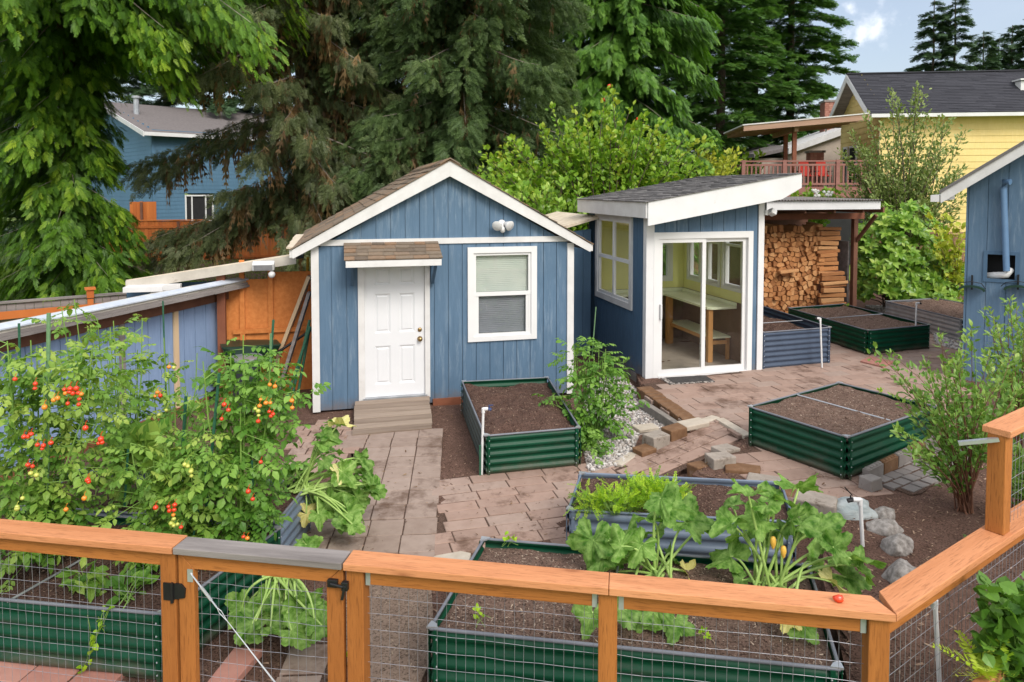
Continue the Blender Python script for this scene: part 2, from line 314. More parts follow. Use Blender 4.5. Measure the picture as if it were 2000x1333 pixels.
m_block = M('concrete_block', [(.25, .215, .18), (.37, .32, .275)], dirt=((.10, .07, .045), .55), dirtscale=4, **PV)
m_block_moss = M('mossy_block', [(.13, .065, .03), (.21, .115, .06)], dirt=((.30, .235, .18), .60), dirtscale=5, **PV)
m_concrete = M('concrete', [(.19, .17, .15), (.28, .255, .23)], dirt=((.09, .065, .05), .56), dirtscale=3, **PV)
m_pale_conc = M('pale_mortar', [(.42, .36, .29), (.52, .46, .38)], dirt=((.25, .18, .13), .6), dirtscale=5, **PV)
m_rock = M('boulder', [(.13, .115, .10), (.42, .39, .365)], 22, rough=.9, bmp=.8, bscale=16, bdist=.02, dirt=((.14, .11, .095), .58), dirtscale=4)
m_rock_blue = M('blue_boulder', [(.24, .29, .30), (.44, .47, .47)], 5, (1, 1, 3), rough=.8, bmp=.8, bscale=12, bdist=.02)
m_gravel = M('gravel', [(.4, .38, .36), (.5, .47, .45)], 3, rough=.85, varcols=[(.12, .12, .13), (.38, .33, .3), (.62, .6, .58), (.26, .2, .16)], varamt=.85)
def BEDMETAL(name, c1, c2, dirt, rough=.42, spec=.22):
    m, t, p, out = _mat(name); col = ramp(t, noise_tex(t, 3, (1, 1, 2), 6), [c1, c2], [.3, .7])
    tc = t.nodes.new('ShaderNodeTexCoord'); s = t.nodes.new('ShaderNodeSeparateXYZ'); t.links.new(tc.outputs['Object'], s.inputs[0])
    a = t.nodes.new('ShaderNodeMath'); a.operation = 'MULTIPLY_ADD'; a.inputs[1].default_value = -2.6; t.links.new(s.outputs['Z'], a.inputs[0]); t.links.new(noise_tex(t, 4, detail=8, rough=.7), a.inputs[2])
    col = mixc(t, ramp(t, a.outputs[0], [(0, 0, 0), (.8, .8, .8)], [.22, .5]), col, dirt)
    col = mixc(t, ramp(t, noise_tex(t, 2.3, (1, 1, 3), 8, .75), [(0, 0, 0), (.5, .5, .5)], [.55, .72]), col, tuple(.5 * x + .02 for x in dirt))
    t.links.new(col, p.inputs['Base Color']); p.inputs['Roughness'].default_value = rough; p.inputs['Specular IOR Level'].default_value = spec; return m
m_green_metal = BEDMETAL('green_metal', (.002, .042, .020), (.004, .064, .031), (.085, .07, .05))
m_grey_metal = BEDMETAL('slate_blue_metal', (.12, .16, .225), (.17, .215, .285), (.17, .14, .12), .4, .35)
m_dark_metal = M('dark_slate_metal', [(.045, .066, .105), (.065, .09, .14)], 4, rough=.4, spec=.35)
m_dkgreen = M('shaded_green_metal', [(.012, .03, .026), (.03, .04, .036)], 4, rough=.5, spec=.2)  # darker copy of the green bed metal, shade painted on one side panel
m_galv = M('galvanized', [(.33, .35, .38), (.48, .5, .53)], 6, rough=.4, metal=.5)
m_rim = M('rim_trim', [(.13, .14, .165), (.19, .2, .23)], 4, rough=.5)
m_capmetal = M('corner_cap', [(.45, .47, .5), (.55, .57, .6)], 4, rough=.3, metal=.6)
m_wire = M('wire', [(.22, .22, .25), (.36, .36, .39)], 20, rough=.4, metal=.4)
m_black = M('black_metal', [(.008, .008, .009), (.016, .016, .018)], 5, rough=.4)
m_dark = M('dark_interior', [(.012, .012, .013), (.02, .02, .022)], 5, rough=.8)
m_pvc = M('white_pvc', [(.62, .62, .62), (.76, .76, .76)], 5, rough=.35, dirt=((.4, .36, .32), .62), dirtscale=9)
m_bluevalve = M('blue_valve', [(.02, .04, .12), (.03, .06, .18)], 5, rough=.4)
m_stake = M('green_stake', [(.012, .075, .045), (.03, .12, .065)], 20, rough=.5)
m_stake_l = M('light_green_stake', [(.10, .2, .1), (.16, .28, .14)], 20, rough=.5)
m_brass = M('brass', [(.30, .2, .09), (.4, .28, .13)], 5, rough=.3, metal=.9)
m_fitting = M('white_fixture', [(.6, .6, .6), (.7, .7, .7)], 5, rough=.4)
m_blind_l = M('pale_blind', [(.46, .51, .47), (.54, .58, .53)], 4, rough=.6)
m_blind_d = M('grey_blind', [(.19, .205, .23), (.24, .255, .28)], 4, rough=.6)
m_yellow_in = M('lime_yellow_plaster', [(.80, .78, .30), (.84, .82, .36)], 3, rough=.7)
m_counter = M('pale_green_laminate', [(.78, .82, .58), (.84, .87, .64)], 3, rough=.35)
m_darkbrown_in = M('dark_brown_panel', [(.13, .085, .055), (.18, .115, .08)], 5, rough=.7)
m_floor_in = M('grey_brown_floor', [(.26, .225, .195), (.36, .315, .27)], 4, rough=.5)
m_glass = GLASS('window_glass', (.98, .985, .98), .08); m_glass_side = GLASS('side_window_glass', (.98, .985, .98), .05, 1.15); m_glass_dark = GLASS('reflective_glass', (.8, .84, .84), .16)
m_mat = M('door_mat', [(.035, .033, .032), (.075, .07, .068)], 20, rough=.95, bmp=.8)
m_mat_edge = M('door_mat_border', [(.06, .055, .052), (.42, .38, .35)], 26, rough=.95, pos=[.47, .53])
m_tomato = M('ripe_tomato', [(.62, .035, .012), (.70, .06, .015)], 5, rough=.22, spec=.6)
m_tomato_o = M('orange_tomato', [(.72, .19, .02), (.75, .28, .03)], 5, rough=.22, spec=.6)
m_tomato_g = M('unripe_tomato', [(.40, .48, .08), (.55, .55, .12)], 5, rough=.25, spec=.6)
m_flower_y = M('yellow_blossom', [(.80, .42, .05), (.85, .55, .12)], 5, rough=.5)
m_flower_w = M('white_blossom', [(.75, .75, .7), (.82, .82, .78)], 5, rough=.5)
m_red = M('red_fabric', [(.45, .02, .012), (.58, .04, .02)], 5, rough=.7)
m_brick = M('red_brick', [(.26, .10, .07), (.38, .17, .12)], 9, rough=.9, varcols=[(.22, .08, .055), (.45, .24, .18)], varamt=.6)
m_beige = M('beige_siding', [(.42, .35, .29), (.5, .42, .36)], 4, rough=.7)
m_bin_blue = M('dusty_plastic', [(.15, .19, .24), (.2, .25, .3)], 4, rough=.5)
m_bin_green = M('dark_green_plastic', [(.008, .03, .018), (.014, .045, .028)], 4, rough=.4)
# ================================================================== SETTING
def inpoly(x, y, P):
    c = False; n = len(P)
    for i in range(n):
        x1, y1 = P[i][0], P[i][1]; x2, y2 = P[i - 1][0], P[i - 1][1]
        if (y1 > y) != (y2 > y) and x < (x2 - x1) * (y - y1) / (y2 - y1) + x1: c = not c
    return c
def poly(pts, z=0.): return [tuple(G(x, y, z)[:2]) for x, y in pts]
def chip_T():
    return (np.array([(-.5, -.5, 0), (.5, -.4, .1), (.4, .5, 0), (-.4, .5, .12)]), [np.array([(0, 1, 2, 3)])])
def chips(mb, pts, smin=.006, smax=.022, vlo=.45):
    n = len(pts); pts = np.array(pts, float); a = RNG.uniform(0, 2 * PI, n)
    d = np.stack([np.cos(a), np.sin(a), RNG.normal(0, .2, n)], 1); u = np.stack([RNG.normal(0, .3, n), RNG.normal(0, .3, n), np.ones(n)], 1)
    s = RNG.uniform(smin, smax, n) * RNG.uniform(.6, 1.6, n)
    mb.scatter(chip_T(), pts, d, u, s * 1.6, RNG.uniform(vlo, 1, n) ** 1.3, s * .5)
def heightgrid(mb, x0, x1, y0, y1, step, zf, var=0.0, mask=None):
    nx, ny = int((x1 - x0) / step) + 1, int((y1 - y0) / step) + 1
    xs = np.linspace(x0, x1, nx); ys = np.linspace(y0, y1, ny)
    V = np.array([(x, y, zf(x, y)) for y in ys for x in xs])
    i = np.arange(ny - 1)[:, None] * nx + np.arange(nx - 1)[None]
    F = np.stack([i, i + 1, i + nx + 1, i + nx], -1).reshape(-1, 4)
    mb.add(V, F, var)
def fb(x, y, s=1., o=4): return mnoise.fractal(Vector((x * s, y * s, 3.3)), 1.0, 2.0, o)

TERR = poly([(1250, 752), (1348, 842), (1400, 824), (1456, 852), (1385, 893), (1352, 925), (1420, 945), (1480, 955), (1560, 1000), (1640, 1012), (1610, 1050), (1605, 1120), (1640, 1250), (1670, 1400), (1720, 1600)], .15) + [(14, 2.2), (16, 22), (5, 22), (2.2, 13.1)]
g = MB(); g.add([(-900, -300, -.07), (900, -300, -.07), (900, 1500, -.07), (-900, 1500, -.07)], [(0, 1, 2, 3)], 0.)
tag(g.build('ground', m_lawn), kind='structure')
g = MB()
heightgrid(g, -8.5, 4.0, 2.6, 15.5, .07, lambda x, y: -.012 + .022 * fb(x, y, 1.3))
pts = [(x, y, .002 + .022 * fb(x, y, 1.3)) for x, y in zip(RNG.uniform(-4, 3.6, 9000), 3.0 + RNG.uniform(0, 1, 9000) ** 1.5 * 8)]
chips(g, pts, .005, .018)
tag(g.build('soil_ground', m_earth), kind='structure')
g = MB(); g.slab(TERR, -.2, .135, 0.)
def terr_z(x, y): return .147 + .022 * fb(x, y, 2.1) + .02 * max(0, min(1, (x - 2.6) / 1.5)) * (1 if y < 6.6 else 0)
xs = np.arange(1.2, 9, .06); ys = np.arange(2.6, 14, .06)
idx = {}; vs = []; fs = []
for j, y in enumerate(ys):
    for i, x in enumerate(xs):
        if inpoly(x, y, TERR): idx[(i, j)] = len(vs); vs.append((x, y, terr_z(x, y)))
for (i, j) in idx:
    q = [(i, j), (i + 1, j), (i + 1, j + 1), (i, j + 1)]
    if all(k in idx for k in q): fs.append(tuple(idx[k] for k in q))
g.add(vs, fs, 0.)
pts = []
for x, y in zip(RNG.uniform(1.2, 6, 9000), 3.0 + RNG.uniform(0, 1, 9000) ** 1.3 * 7):
    if inpoly(x, y, TERR): pts.append((x, y, terr_z(x, y) + .004))
chips(g, pts, .006, .022)
tag(g.build('terrace_soil', m_earth), kind='structure')
g = MB(); P = poly([(700, 1110), (840, 1105), (850, 1280), (820, 1340), (690, 1340), (650, 1200)]); g.slab(P, -.03, .022, 0.)
pts = [(x, y, .025) for x, y in zip(RNG.uniform(-1.3, -.3, 1500), RNG.uniform(3.8, 5.8, 1500)) if inpoly(x, y, P)]; chips(g, pts, .004, .014)
tag(g.build('dusty_path', m_sand), kind='structure')
g = MB(); g.slab([(-40, 15.6), (-6.2, 15.6), (-6.2, 60), (-40, 60)], -.06, -.01, 0.)
n = 30000; xx = RNG.uniform(-20, -6.2, n); yy = RNG.uniform(15.6, 32, n)
g.scatter((np.array([(-.5, 0, 0), (.5, 0, 0), (0, 1, .1)]), [np.array([(0, 1, 2)])]), np.stack([xx, yy, np.full(n, -.012)], 1), np.stack([RNG.normal(0, .4, n), RNG.normal(0, .4, n), np.ones(n)], 1), np.tile([0, -1., .1], (n, 1)), RNG.uniform(.05, .11, n), RNG.uniform(0, 1, n), .02)
m_grass = LEAF('grass_blades', [(.09, .16, .015), (.2, .3, .04)])
o = g.build('lawn', m_grass); tag(o, 'mown bright green lawn beyond the low fence', 'lawn', kind='structure')
g = MB(); c = poly([(215, 512), (420, 506), (640, 505), (640, 560), (300, 545), (215, 532)], -.005); g.slab(c[::-1] if False else c, -.03, .0, 0.)
tag(g.build('bare_earth', m_soil_dark), kind='structure')

m_joint = SOIL('joint_sand', (.10, .062, .045), (.17, .11, .085), (.3, .2, .15))
def pavers(name, mat, o, ang, sa, sb, gap, clip, zf, stag=.5, th=.05, na=40, nb=40, skip=0, jit=.003, rows_along_a=True):
    b_ = MB(); b_.slab(clip, -.03, [zf(*q) - .009 for q in clip], .0); tag(b_.build('sand_bed', m_joint), kind='structure')
    m = MB(); a = np.array([math.cos(math.radians(ang)), math.sin(math.radians(ang))]); b = np.array([-a[1], a[0]])
    for j in range(-nb, nb):
        off = (j % 2) * stag * sa + random.uniform(-.006, .006)
        for i in range(-na, na):
            c = np.array(o[:2]) + a * (i * sa + off) + b * (j * sb)
            if not inpoly(c[0], c[1], clip) or random.random() < skip: continue
            r = random.gauss(0, .005); ca, sn = math.cos(r), math.sin(r); aa = a * ca + b * sn; bb = -a * sn + b * ca
            ha, hb = (sa - gap) / 2 - random.uniform(0, jit), (sb - gap) / 2 - random.uniform(0, jit); c = c + np.array([random.gauss(0, jit * .5), random.gauss(0, jit * .5)])
            dz = random.gauss(0, .0015); tl = random.gauss(0, .002); e = .004
            q = []
            for hz, sh in ((-th, 0), (-e, 0), (0, e)):
                for sx, sy in ((-1, -1), (1, -1), (1, 1), (-1, 1)):
                    p = c + aa * sx * (ha - sh) + bb * sy * (hb - sh); q.append((p[0], p[1], zf(p[0], p[1]) + dz + hz + tl * sx))
            f = [(8, 9, 10, 11)] + [(k + r0, (k + 1) % 4 + r0, (k + 1) % 4 + r0 + 4, k + r0 + 4) for r0 in (0, 4) for k in range(4)]
            m.add(q, f, random.random())
    return tag(m.build(name, mat), kind='structure')
z0f = lambda x, y: .014
# grey square pavers in front of the shed door
o1 = G(855, 1000); bdir = G(864, 880) - G(851, 1090); ang1 = math.degrees(math.atan2(bdir[1], bdir[0])) - 90
pavers('path', m_pav_grey, o1 - np.array([.15, 0, 0]), ang1, .305, .30, .008, poly([(680, 846), (866, 846), (846, 1105), (560, 1105), (610, 1010), (690, 920)]), z0f, stag=0)
pavers('path', m_pav_red, G(955, 950), 15.5, .40, .185, .008, poly([(846, 938), (1120, 905), (1215, 902), (1290, 935), (1240, 1060), (1100, 1075), (950, 1065), (826, 1105)]), lambda x, y: .007, stag=.12)
pavers('path', m_pav_red, G(640, 870), 4, .2, .2, .012, poly([(570, 830), (690, 822), (690, 905), (560, 940)]), z0f, stag=.5)
rA, rB = G(1245, 918, 0.), G(1430, 838, .15); rdir = (rB - rA)[:2]; rl = np.linalg.norm(rdir); rdir /= rl
ramp_z = lambda x, y: .016 + max(0, min(1, ((x - rA[0]) * rdir[0] + (y - rA[1]) * rdir[1]) / rl)) * .15
rp_poly = list(poly([(1170, 935), (1228, 905)])) + list(poly([(1395, 820), (1458, 848)], .15)) + list(poly([(1380, 890)], .1)) + list(poly([(1300, 938)]))
g = MB(); g.slab(rp_poly, -.05, [ramp_z(*q) - .012 for q in rp_poly], 0.); tag(g.build('ramp_bed', m_earth), kind='structure')
pavers('ramp_path', m_pav_red, rA, math.degrees(math.atan2(rdir[1], rdir[0])), .47, .175, .008, rp_poly, ramp_z, stag=.4)
pat = poly([(1255, 752), (1352, 838), (1400, 820), (1452, 846), (1462, 880), (1400, 892), (1440, 925), (1560, 985), (1650, 1000), (1700, 975), (1720, 935), (1850, 850), (1870, 760), (1960, 690), (1880, 650), (1700, 620), (1480, 610), (1482, 722)], .15)
pavers('patio', m_pav_red, G(1400, 760, .15), 13.8, .40, .245, .007, pat, lambda x, y: .172, stag=.5, jit=.004)
pavers('cobble_path', m_cobble, G(1780, 920, .15), 32, .165, .13, .012, poly([(1688, 935), (1745, 905), (1850, 862), (1900, 850), (1885, 905), (1800, 968), (1778, 972)], .15), lambda x, y: .185, stag=.5, jit=.006)
pavers('path', m_pav_brick, G(100, 1320), -8, .3, .2, .012, poly([(-100, 1285), (60, 1287), (215, 1318), (250, 1400), (-100, 1400)]), z0f, stag=.5)
pavers('path', m_pav_grey, G(600, 1290), 2, .3, .3, .02, poly([(560, 1235), (645, 1235), (660, 1400), (545, 1400)]), z0f, stag=0)
m = MB(); q = poly([(402, 1335), (455, 1335), (513, 1267), (458, 1264)], .05); m.slab(q, .0, .05); tag(m.build('paver_slab', m_pav_brick, bevel=.006), 'loose rosy paver slab lying on soil behind the gate', 'paver')
m = MB(); q = poly([(1700, 695), (1745, 706), (1725, 716), (1680, 705)], .2); m.slab(q, .16, .2); tag(m.build('paver_slab', m_pav_brick, bevel=.005), 'loose rosy paver slab lying beside the far green raised bed', 'paver')
m = MB(); q = poly([(835, 1092), (918, 1076), (922, 1098), (848, 1105)], .03)
m.slab([tuple(G(*p, .03)[:2]) for p in [(828, 1100), (850, 1085), (900, 1076), (920, 1080), (915, 1098), (890, 1104), (840, 1106)]][::-1], -.02, .03)
tag(m.build('flat_stone', m_pale_conc, bevel=.006), 'pale flat flagstone at the corner of the nearest green bed', 'stone')
# dry leaf and bark litter lying over the paving and the soil
g = MB(); pts = []
for _ in range(2600):
    x, y = random.uniform(-2.6, 3.2), random.uniform(5.0, 9.3)
    if mnoise.noise(Vector((x * .9, y * .9, 7))) > random.uniform(-.35, .5): pts.append((x, y, (ramp_z(x, y) if inpoly(x, y, rp_poly) else (.18 if inpoly(x, y, TERR) else .018)) + .004))
chips(g, pts, .006, .02, .1); tag(g.build('leaf_litter', M('leaf_litter_mat', [(.09, .045, .025), (.15, .085, .05)], 8, rough=.95, varcols=[(.07, .035, .02), (.2, .12, .06), (.34, .24, .13)], varamt=.7)), 'brown bark and dry leaf litter scattered over the paving', 'leaf litter', kind='stuff')
# gravel by the sunroom
grav = poly([(1150, 745), (1215, 735), (1262, 785), (1330, 830), (1250, 850), (1225, 905), (1150, 925), (1130, 850)])
g = MB(); g.slab(grav, -.03, .01, 0.3)
tmp = bmesh.new(); bmesh.ops.create_icosphere(tmp, subdivisions=1, radius=.5); tmp.verts.index_update()
IC = (np.array([v.co[:] for v in tmp.verts]), [np.array([[v.index for v in f.verts] for f in tmp.faces])]); tmp.free()
def pebbles(g, P, n, s0, s1, z):
    bx = [min(p[i] for p in P) for i in (0, 1)] + [max(p[i] for p in P) for i in (0, 1)]; pts = []
    while len(pts) < n:
        x, y = random.uniform(bx[0], bx[2]), random.uniform(bx[1], bx[3])
        if inpoly(x, y, P): pts.append((x, y, z + random.uniform(0, .02)))
    a = RNG.uniform(0, 2 * PI, n); d = np.stack([np.cos(a), np.sin(a), RNG.normal(0, .2, n)], 1)
    s = RNG.uniform(s0, s1, n); g.scatter(IC, pts, d, np.tile([0, 0, 1.], (n, 1)), s, RNG.uniform(0, 1, n), s * RNG.uniform(.9, 1.7, n))
pebbles(g, grav, 4200, .018, .042, .012)
tag(g.build('gravel', m_gravel), 'loose grey and white gravel between shed and sunroom', 'gravel', kind='stuff')
g = MB(); gr2 = poly([(1690, 600), (1735, 600), (1745, 640), (1820, 645), (1880, 660), (1880, 690), (1830, 675), (1815, 640)], .15); g.slab(gr2, .1, .165, .3)
pebbles(g, gr2, 1500, .03, .06, .17)
tag(g.build('gravel', m_gravel), 'pale gravel strip between the far green bed and the galvanized bed', 'gravel', kind='stuff')

# ------------------------------------------------------------------ blocks, edging stones and boulders
def block(name, label, cat, px, z, size, deg, mat, group=None, jit=.01):
    c = G(px[0], px[1], z); t = MB(); sx, sy, sz = size
    p = [(x * sx / 2 + random.gauss(0, jit), y * sy / 2 + random.gauss(0, jit), h + random.gauss(0, jit * .5)) for h in (-sz, 0) for x, y in ((-1, -1), (1, -1), (1, 1), (-1, 1))]
    t.hexa(p); o = t.build(name, mat, bevel=.012); o.location = tuple(c); o.rotation_euler = (0, 0, math.radians(deg)); return tag(o, label, cat, group)
ORD = 'first second third fourth fifth sixth seventh eighth ninth tenth eleventh twelfth'.split()
e0, e1 = G(1256, 752, .22), G(1350, 816, .22); ea = math.degrees(math.atan2(*(e1 - e0)[1::-1]))
for k in range(10):
    c = e0 + (e1 - e0) * (k + .5) / 10; t = MB(); L = np.linalg.norm(e1 - e0) / 10
    p = [(x * (L / 2 - .004) + random.gauss(0, .004), y * .105 + random.gauss(0, .008), h + random.gauss(0, .006)) for h in (-.2, 0) for x, y in ((-1, -1), (1, -1), (1, 1), (-1, 1))]
    t.hexa(p); o = t.build('edging_brick', m_block_moss, bevel=.01); o.location = tuple(c - np.array([0, 0, .02])); o.rotation_euler = (0, 0, math.radians(ea))
    tag(o, f'mossy brown edging brick on the patio rim, {ORD[k]} counted from the sunroom corner' if k < 9 else 'mossy brown edging brick on the patio rim, last one beside the ramp', 'brick', 'mossy edging bricks along the patio rim')
m = MB(); a0, a1 = G(1252, 786, .1), G(1326, 834, .1); m.bar(a0 - np.array([0, 0, .06]), a1 - np.array([0, 0, .06]), .09, .2); m.bar(a0 + np.array([.13, .05, -.12]), a1 + np.array([.13, .05, -.12]), .1, .14)
tag(m.build('concrete_kerb', m_concrete, bevel=.01), 'low mossy concrete kerb between the gravel and the edging bricks', 'kerb')
BL = [((1260, 832), .07, (.3, .2, .05), 20, m_pale_conc, 'pale flat paving stone lying on the gravel'),
      ((1282, 848), .2, (.26, .2, .2), 33, m_block, 'squared pale block standing at the lower left side of the ramp'),
      ((1258, 874), .1, (.22, .18, .1), 30, m_block_moss, 'low mossy brown block in front of the squared block by the gravel'),
      ((1318, 834), .22, (.27, .17, .14), 30, m_block_moss, 'mossy rosy block between the squared block and the edging bricks'),
      ((1354, 824), .2, (.36, .2, .06), 25, m_pale_conc, 'flat pale stone at the top left of the ramp'),
      ((1366, 906), .16, (.2, .17, .16), 30, m_block_moss, 'dark mossy block at the lower right side of the ramp'),
      ((1407, 890), .26, (.26, .19, .2), 12, m_block, 'tall tan block on the corner of the terrace wall by the ramp'),
      ((1416, 874), .2, (.26, .2, .12), 28, m_block, 'pale block behind the tan corner block by the ramp'),
      ((1450, 912), .2, (.36, .2, .18), -18, m_block_moss, 'long mossy block in the terrace wall behind the blue raised bed'),
      ((1495, 934), .19, (.34, .2, .18), -24, m_block, 'sandy block in the terrace wall above the blue raised bed'),
      ((1542, 960), .18, (.3, .2, .18), -32, m_block_moss, 'brown block low in the terrace wall beside the big squash leaf'),
      ((1594, 972), .3, (.34, .24, .26), -30, m_block, 'large pale block at the end of the terrace wall beside the blue boulder'),
      ((1700, 932), .28, (.18, .13, .12), 30, m_cobble, 'single grey stone block at the near end of the scalloped edging')]
for px, z, sz, dg, mt, lb in BL: block('stone_block', lb, 'block', px, z, sz, dg, mt, 'stone blocks around the terrace')
for (a, b) in (((1352, 836), (1398, 818)), ((1405, 822), (1462, 856)), ((1205, 912), (1240, 890))):
    z = .15 if a[1] < 870 else .0
    m = MB(); m.bar(G(*a, z) + np.array([0, 0, .01]), G(*b, z) + np.array([0, 0, .01]), .12, .05); tag(m.build('mortar_strip', m_pale_conc, bevel=.008), kind='structure')
s0, s1 = G(1690, 918, .3), G(1850, 840, .3)
for k in range(6):
    m = MB(); a = s0 + (s1 - s0) * (k + .03) / 6; b = s0 + (s1 - s0) * (k + .97) / 6; d = b - a
    m.bar(a + d * 0 - np.array([0, 0, .09]), b - np.array([0, 0, .09]), .07, .18)
    for q in range(5): m.ball(tuple(a + d * (q + .5) / 5 - np.array([0, 0, .0])), np.linalg.norm(d) / 10, 10, 6, (1, 1, .7))
    lab = f'scalloped brown concrete edging piece, {ORD[k]} from the near corner of the big green bed'
    tag(m.build('scalloped_edging', m_block_moss if k % 2 else m_cobble, bevel=.004), lab, 'edging', 'scalloped edging pieces beside the big green bed')
def boulder(label, px, z, r, sc, mat, deg, seed):
    bm = bmesh.new(); bmesh.ops.create_icosphere(bm, subdivisions=4, radius=1)
    for v in bm.verts:
        d = v.co.normalized(); q = 1 + .28 * mnoise.noise(d * 1.1 + Vector((seed * 7.1, 0, 0))) + .13 * mnoise.noise(d * 2.7 + Vector((seed, 5, 0))) + .06 * mnoise.noise(d * 7) + .03 * mnoise.noise(d * 17)
        for nn in range(5):
            rr = random.Random(seed * 10 + nn); nv = Vector((rr.gauss(0, 1), rr.gauss(0, 1), rr.gauss(0, 1))).normalized(); lim = .78
            t = d.dot(nv) * q
            if t > lim: d = d - nv * (t - lim) * .8
        v.co = Vector((d.x * sc[0], d.y * sc[1], d.z * sc[2])) * r * q
    me = bpy.data.meshes.new('boulder'); bm.to_mesh(me); bm.free(); me.materials.append(mat)
    for p in me.polygons: p.use_smooth = True
    o = bpy.data.objects.new('boulder', me); C.collection.objects.link(o); c = G(px[0], px[1], z); o.location = tuple(c); o.rotation_euler = (0, 0, math.radians(deg)); tag(o, label, 'boulder', 'boulders along the terrace edge')
boulder('large blue grey boulder beside the pale block and white pipe', (1662, 1002), .16, .19, (1.25, .8, .72), m_rock_blue, -8, 1)
boulder('smallest round grey boulder above the others on the soil', (1730, 1006), .17, .085, (1.1, .9, .85), m_rock, 0, 2)
boulder('smooth oval grey boulder second along the soil edge', (1728, 1036), .16, .125, (1.15, .9, .8), m_rock, 15, 3)
boulder('angular pointed dark grey boulder in the middle of the edge row', (1750, 1074), .15, .13, (1, .85, 1.05), m_rock, 30, 4)
boulder('grey boulder half hidden behind the orange fence rail', (1765, 1132), .14, .15, (1, .9, .95), m_rock, 50, 5)
# ================================================================== BUILDINGS
def siding(mb, x0, x1, zb, zt, holes=(), pitch=.2, gap=.009, thick=.016, phase=0., breaks=(), back=.012):
    """vertical grooved boards in the local xz plane, front face at y=0; holes = (xa, xb, za, zb)"""
    bp = list(np.arange(x0 + phase, x1, pitch)); edges = sorted(set([x0, x1] + [b for b in bp if x0 < b < x1] + [h[i] for h in holes for i in (0, 1)] + list(breaks)))
    grooves = [b for b in bp if x0 < b < x1]
    for layer in (0, 1):
        for a, b in zip(edges[:-1], edges[1:]):
            if b - a < 1e-4: continue
            v = random.random()
            aa, bb = a, b
            if layer == 0:
                if any(abs(a - g) < 1e-6 for g in grooves): aa += gap / 2
                if any(abs(b - g) < 1e-6 for g in grooves): bb -= gap / 2
            iv = [(zb, None)]
            for h in holes:
                if h[0] < b - 1e-4 and h[1] > a + 1e-4:
                    new = []
                    for lo, hi in iv:
                        if h[2] > lo: new.append((lo, h[2]))
                        new.append((max(lo, h[3]), hi))
                    iv = new
            y0, y1 = (0, thick) if layer == 0 else (thick + .0005, thick + back)
            for lo, hi in iv:
                ta, tb = (zt(aa), zt(bb)) if hi is None else (hi, hi)
                if min(ta, tb) <= lo + 1e-3: continue
                mb.hexa([(aa, y0, lo), (bb, y0, lo), (bb, y1, lo), (aa, y1, lo), (aa, y0, ta), (bb, y0, tb), (bb, y1, tb), (aa, y1, ta)], v)
def frame_rect(mb, x0, x1, z0, z1, w, y0, y1, wb=None, wt=None):
    wb = w if wb is None else wb; wt = w if wt is None else wt
    mb.box(x0, x0 + w, y0, y1, z0, z1); mb.box(x1 - w, x1, y0, y1, z0, z1)
    mb.box(x0 + w, x1 - w, y0 + .001, y1, z1 - wt, z1); mb.box(x0 + w, x1 - w, y0 + .001, y1, z0, z0 + wb)
def shingles(mb, a, b, along, n, tabs, th=.012, expo=None, jit=.01):
    """courses from eave line a (point) up to ridge point b; along = vector along the eave"""
    a = np.array(a, float); b = np.array(b, float); al = np.array(along, float); up = (b - a) / n; nrm = np.cross(al, up); nrm /= np.linalg.norm(nrm)
    if nrm[2] < 0: nrm = -nrm
    for i in range(n):
        cuts = np.cumsum([0] + [random.uniform(.7, 1.3) for _ in range(tabs)]); cuts = cuts / cuts[-1]
        for j in range(tabs):
            p0 = a + up * i + al * cuts[j] - up * random.uniform(0, .12); p1 = a + up * i + al * (cuts[j + 1] - .004 / max(.1, np.linalg.norm(al))) - up * random.uniform(0, .12)
            q0 = p0 + up * 1.15; q1 = p1 + up * 1.15; t = th * random.uniform(.8, 1.4)
            mb.hexa([p0, p1, q1, q0, p0 + nrm * t, p1 + nrm * t, q1 + nrm * t * .2, q0 + nrm * t * .2])

# ---------------------------------------------------------------- garden shed
SH = Frame(G(613, 808), 13.8)
shed = thing('garden_shed', 'blue gabled garden shed with white door, white trim and mossy brown roof', 'shed', SH.o, SH.a)
W, DEP = 3.70, 4.25; AX, AZ = 1.86, 3.36; EZ = 2.12
zt = lambda x: AZ - .10 - abs(x - AX) * (AZ - 2.17) / 2.1
m = MB(); siding(m, .0, W, .03, zt, [(.60, 1.58, .1, 2.15), (2.17, 3.10, .95, 2.19)], phase=.05 + .2 * .0, breaks=(AX,)); m.build('front_wall', m_blue, shed)
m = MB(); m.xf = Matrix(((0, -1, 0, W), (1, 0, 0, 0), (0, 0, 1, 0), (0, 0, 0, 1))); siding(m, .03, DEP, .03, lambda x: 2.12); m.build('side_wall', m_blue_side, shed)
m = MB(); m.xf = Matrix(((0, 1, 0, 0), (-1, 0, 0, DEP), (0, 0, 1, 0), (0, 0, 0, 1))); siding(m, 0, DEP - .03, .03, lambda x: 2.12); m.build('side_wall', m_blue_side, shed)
m = MB(); m.prism([(.02, .03), (W - .02, .03), (W - .02, 2.1), (AX, AZ - .12), (.02, 2.1)], DEP, DEP + .03); m.build('back_wall', m_blue_side, shed)
m = MB(); m.box(.03, W - .03, .1, DEP - .1, -.1, .03); m.box(1.62, 2.15, -.03, .06, -.02, .085); m.build('skid', m_wood_red, shed)
m = MB(); m.box(.03, W - .03, .05, DEP - .05, .05, .06); m.build('floor', m_dark, shed)
# band and corner boards
m = MB(); m.box(.03, W - .0, -.022, -.001, 2.285, 2.365); m.build('trim_band', m_white_worn, shed)
m = MB(); m.box(-.012, .088, -.024, -.0005, .02, 2.28); m.build('corner_board', m_white_worn, shed)
m = MB(); m.box(W - .088, W + .012, -.024, -.0005, .02, 2.26); m.build('corner_board', m_white_worn, shed)
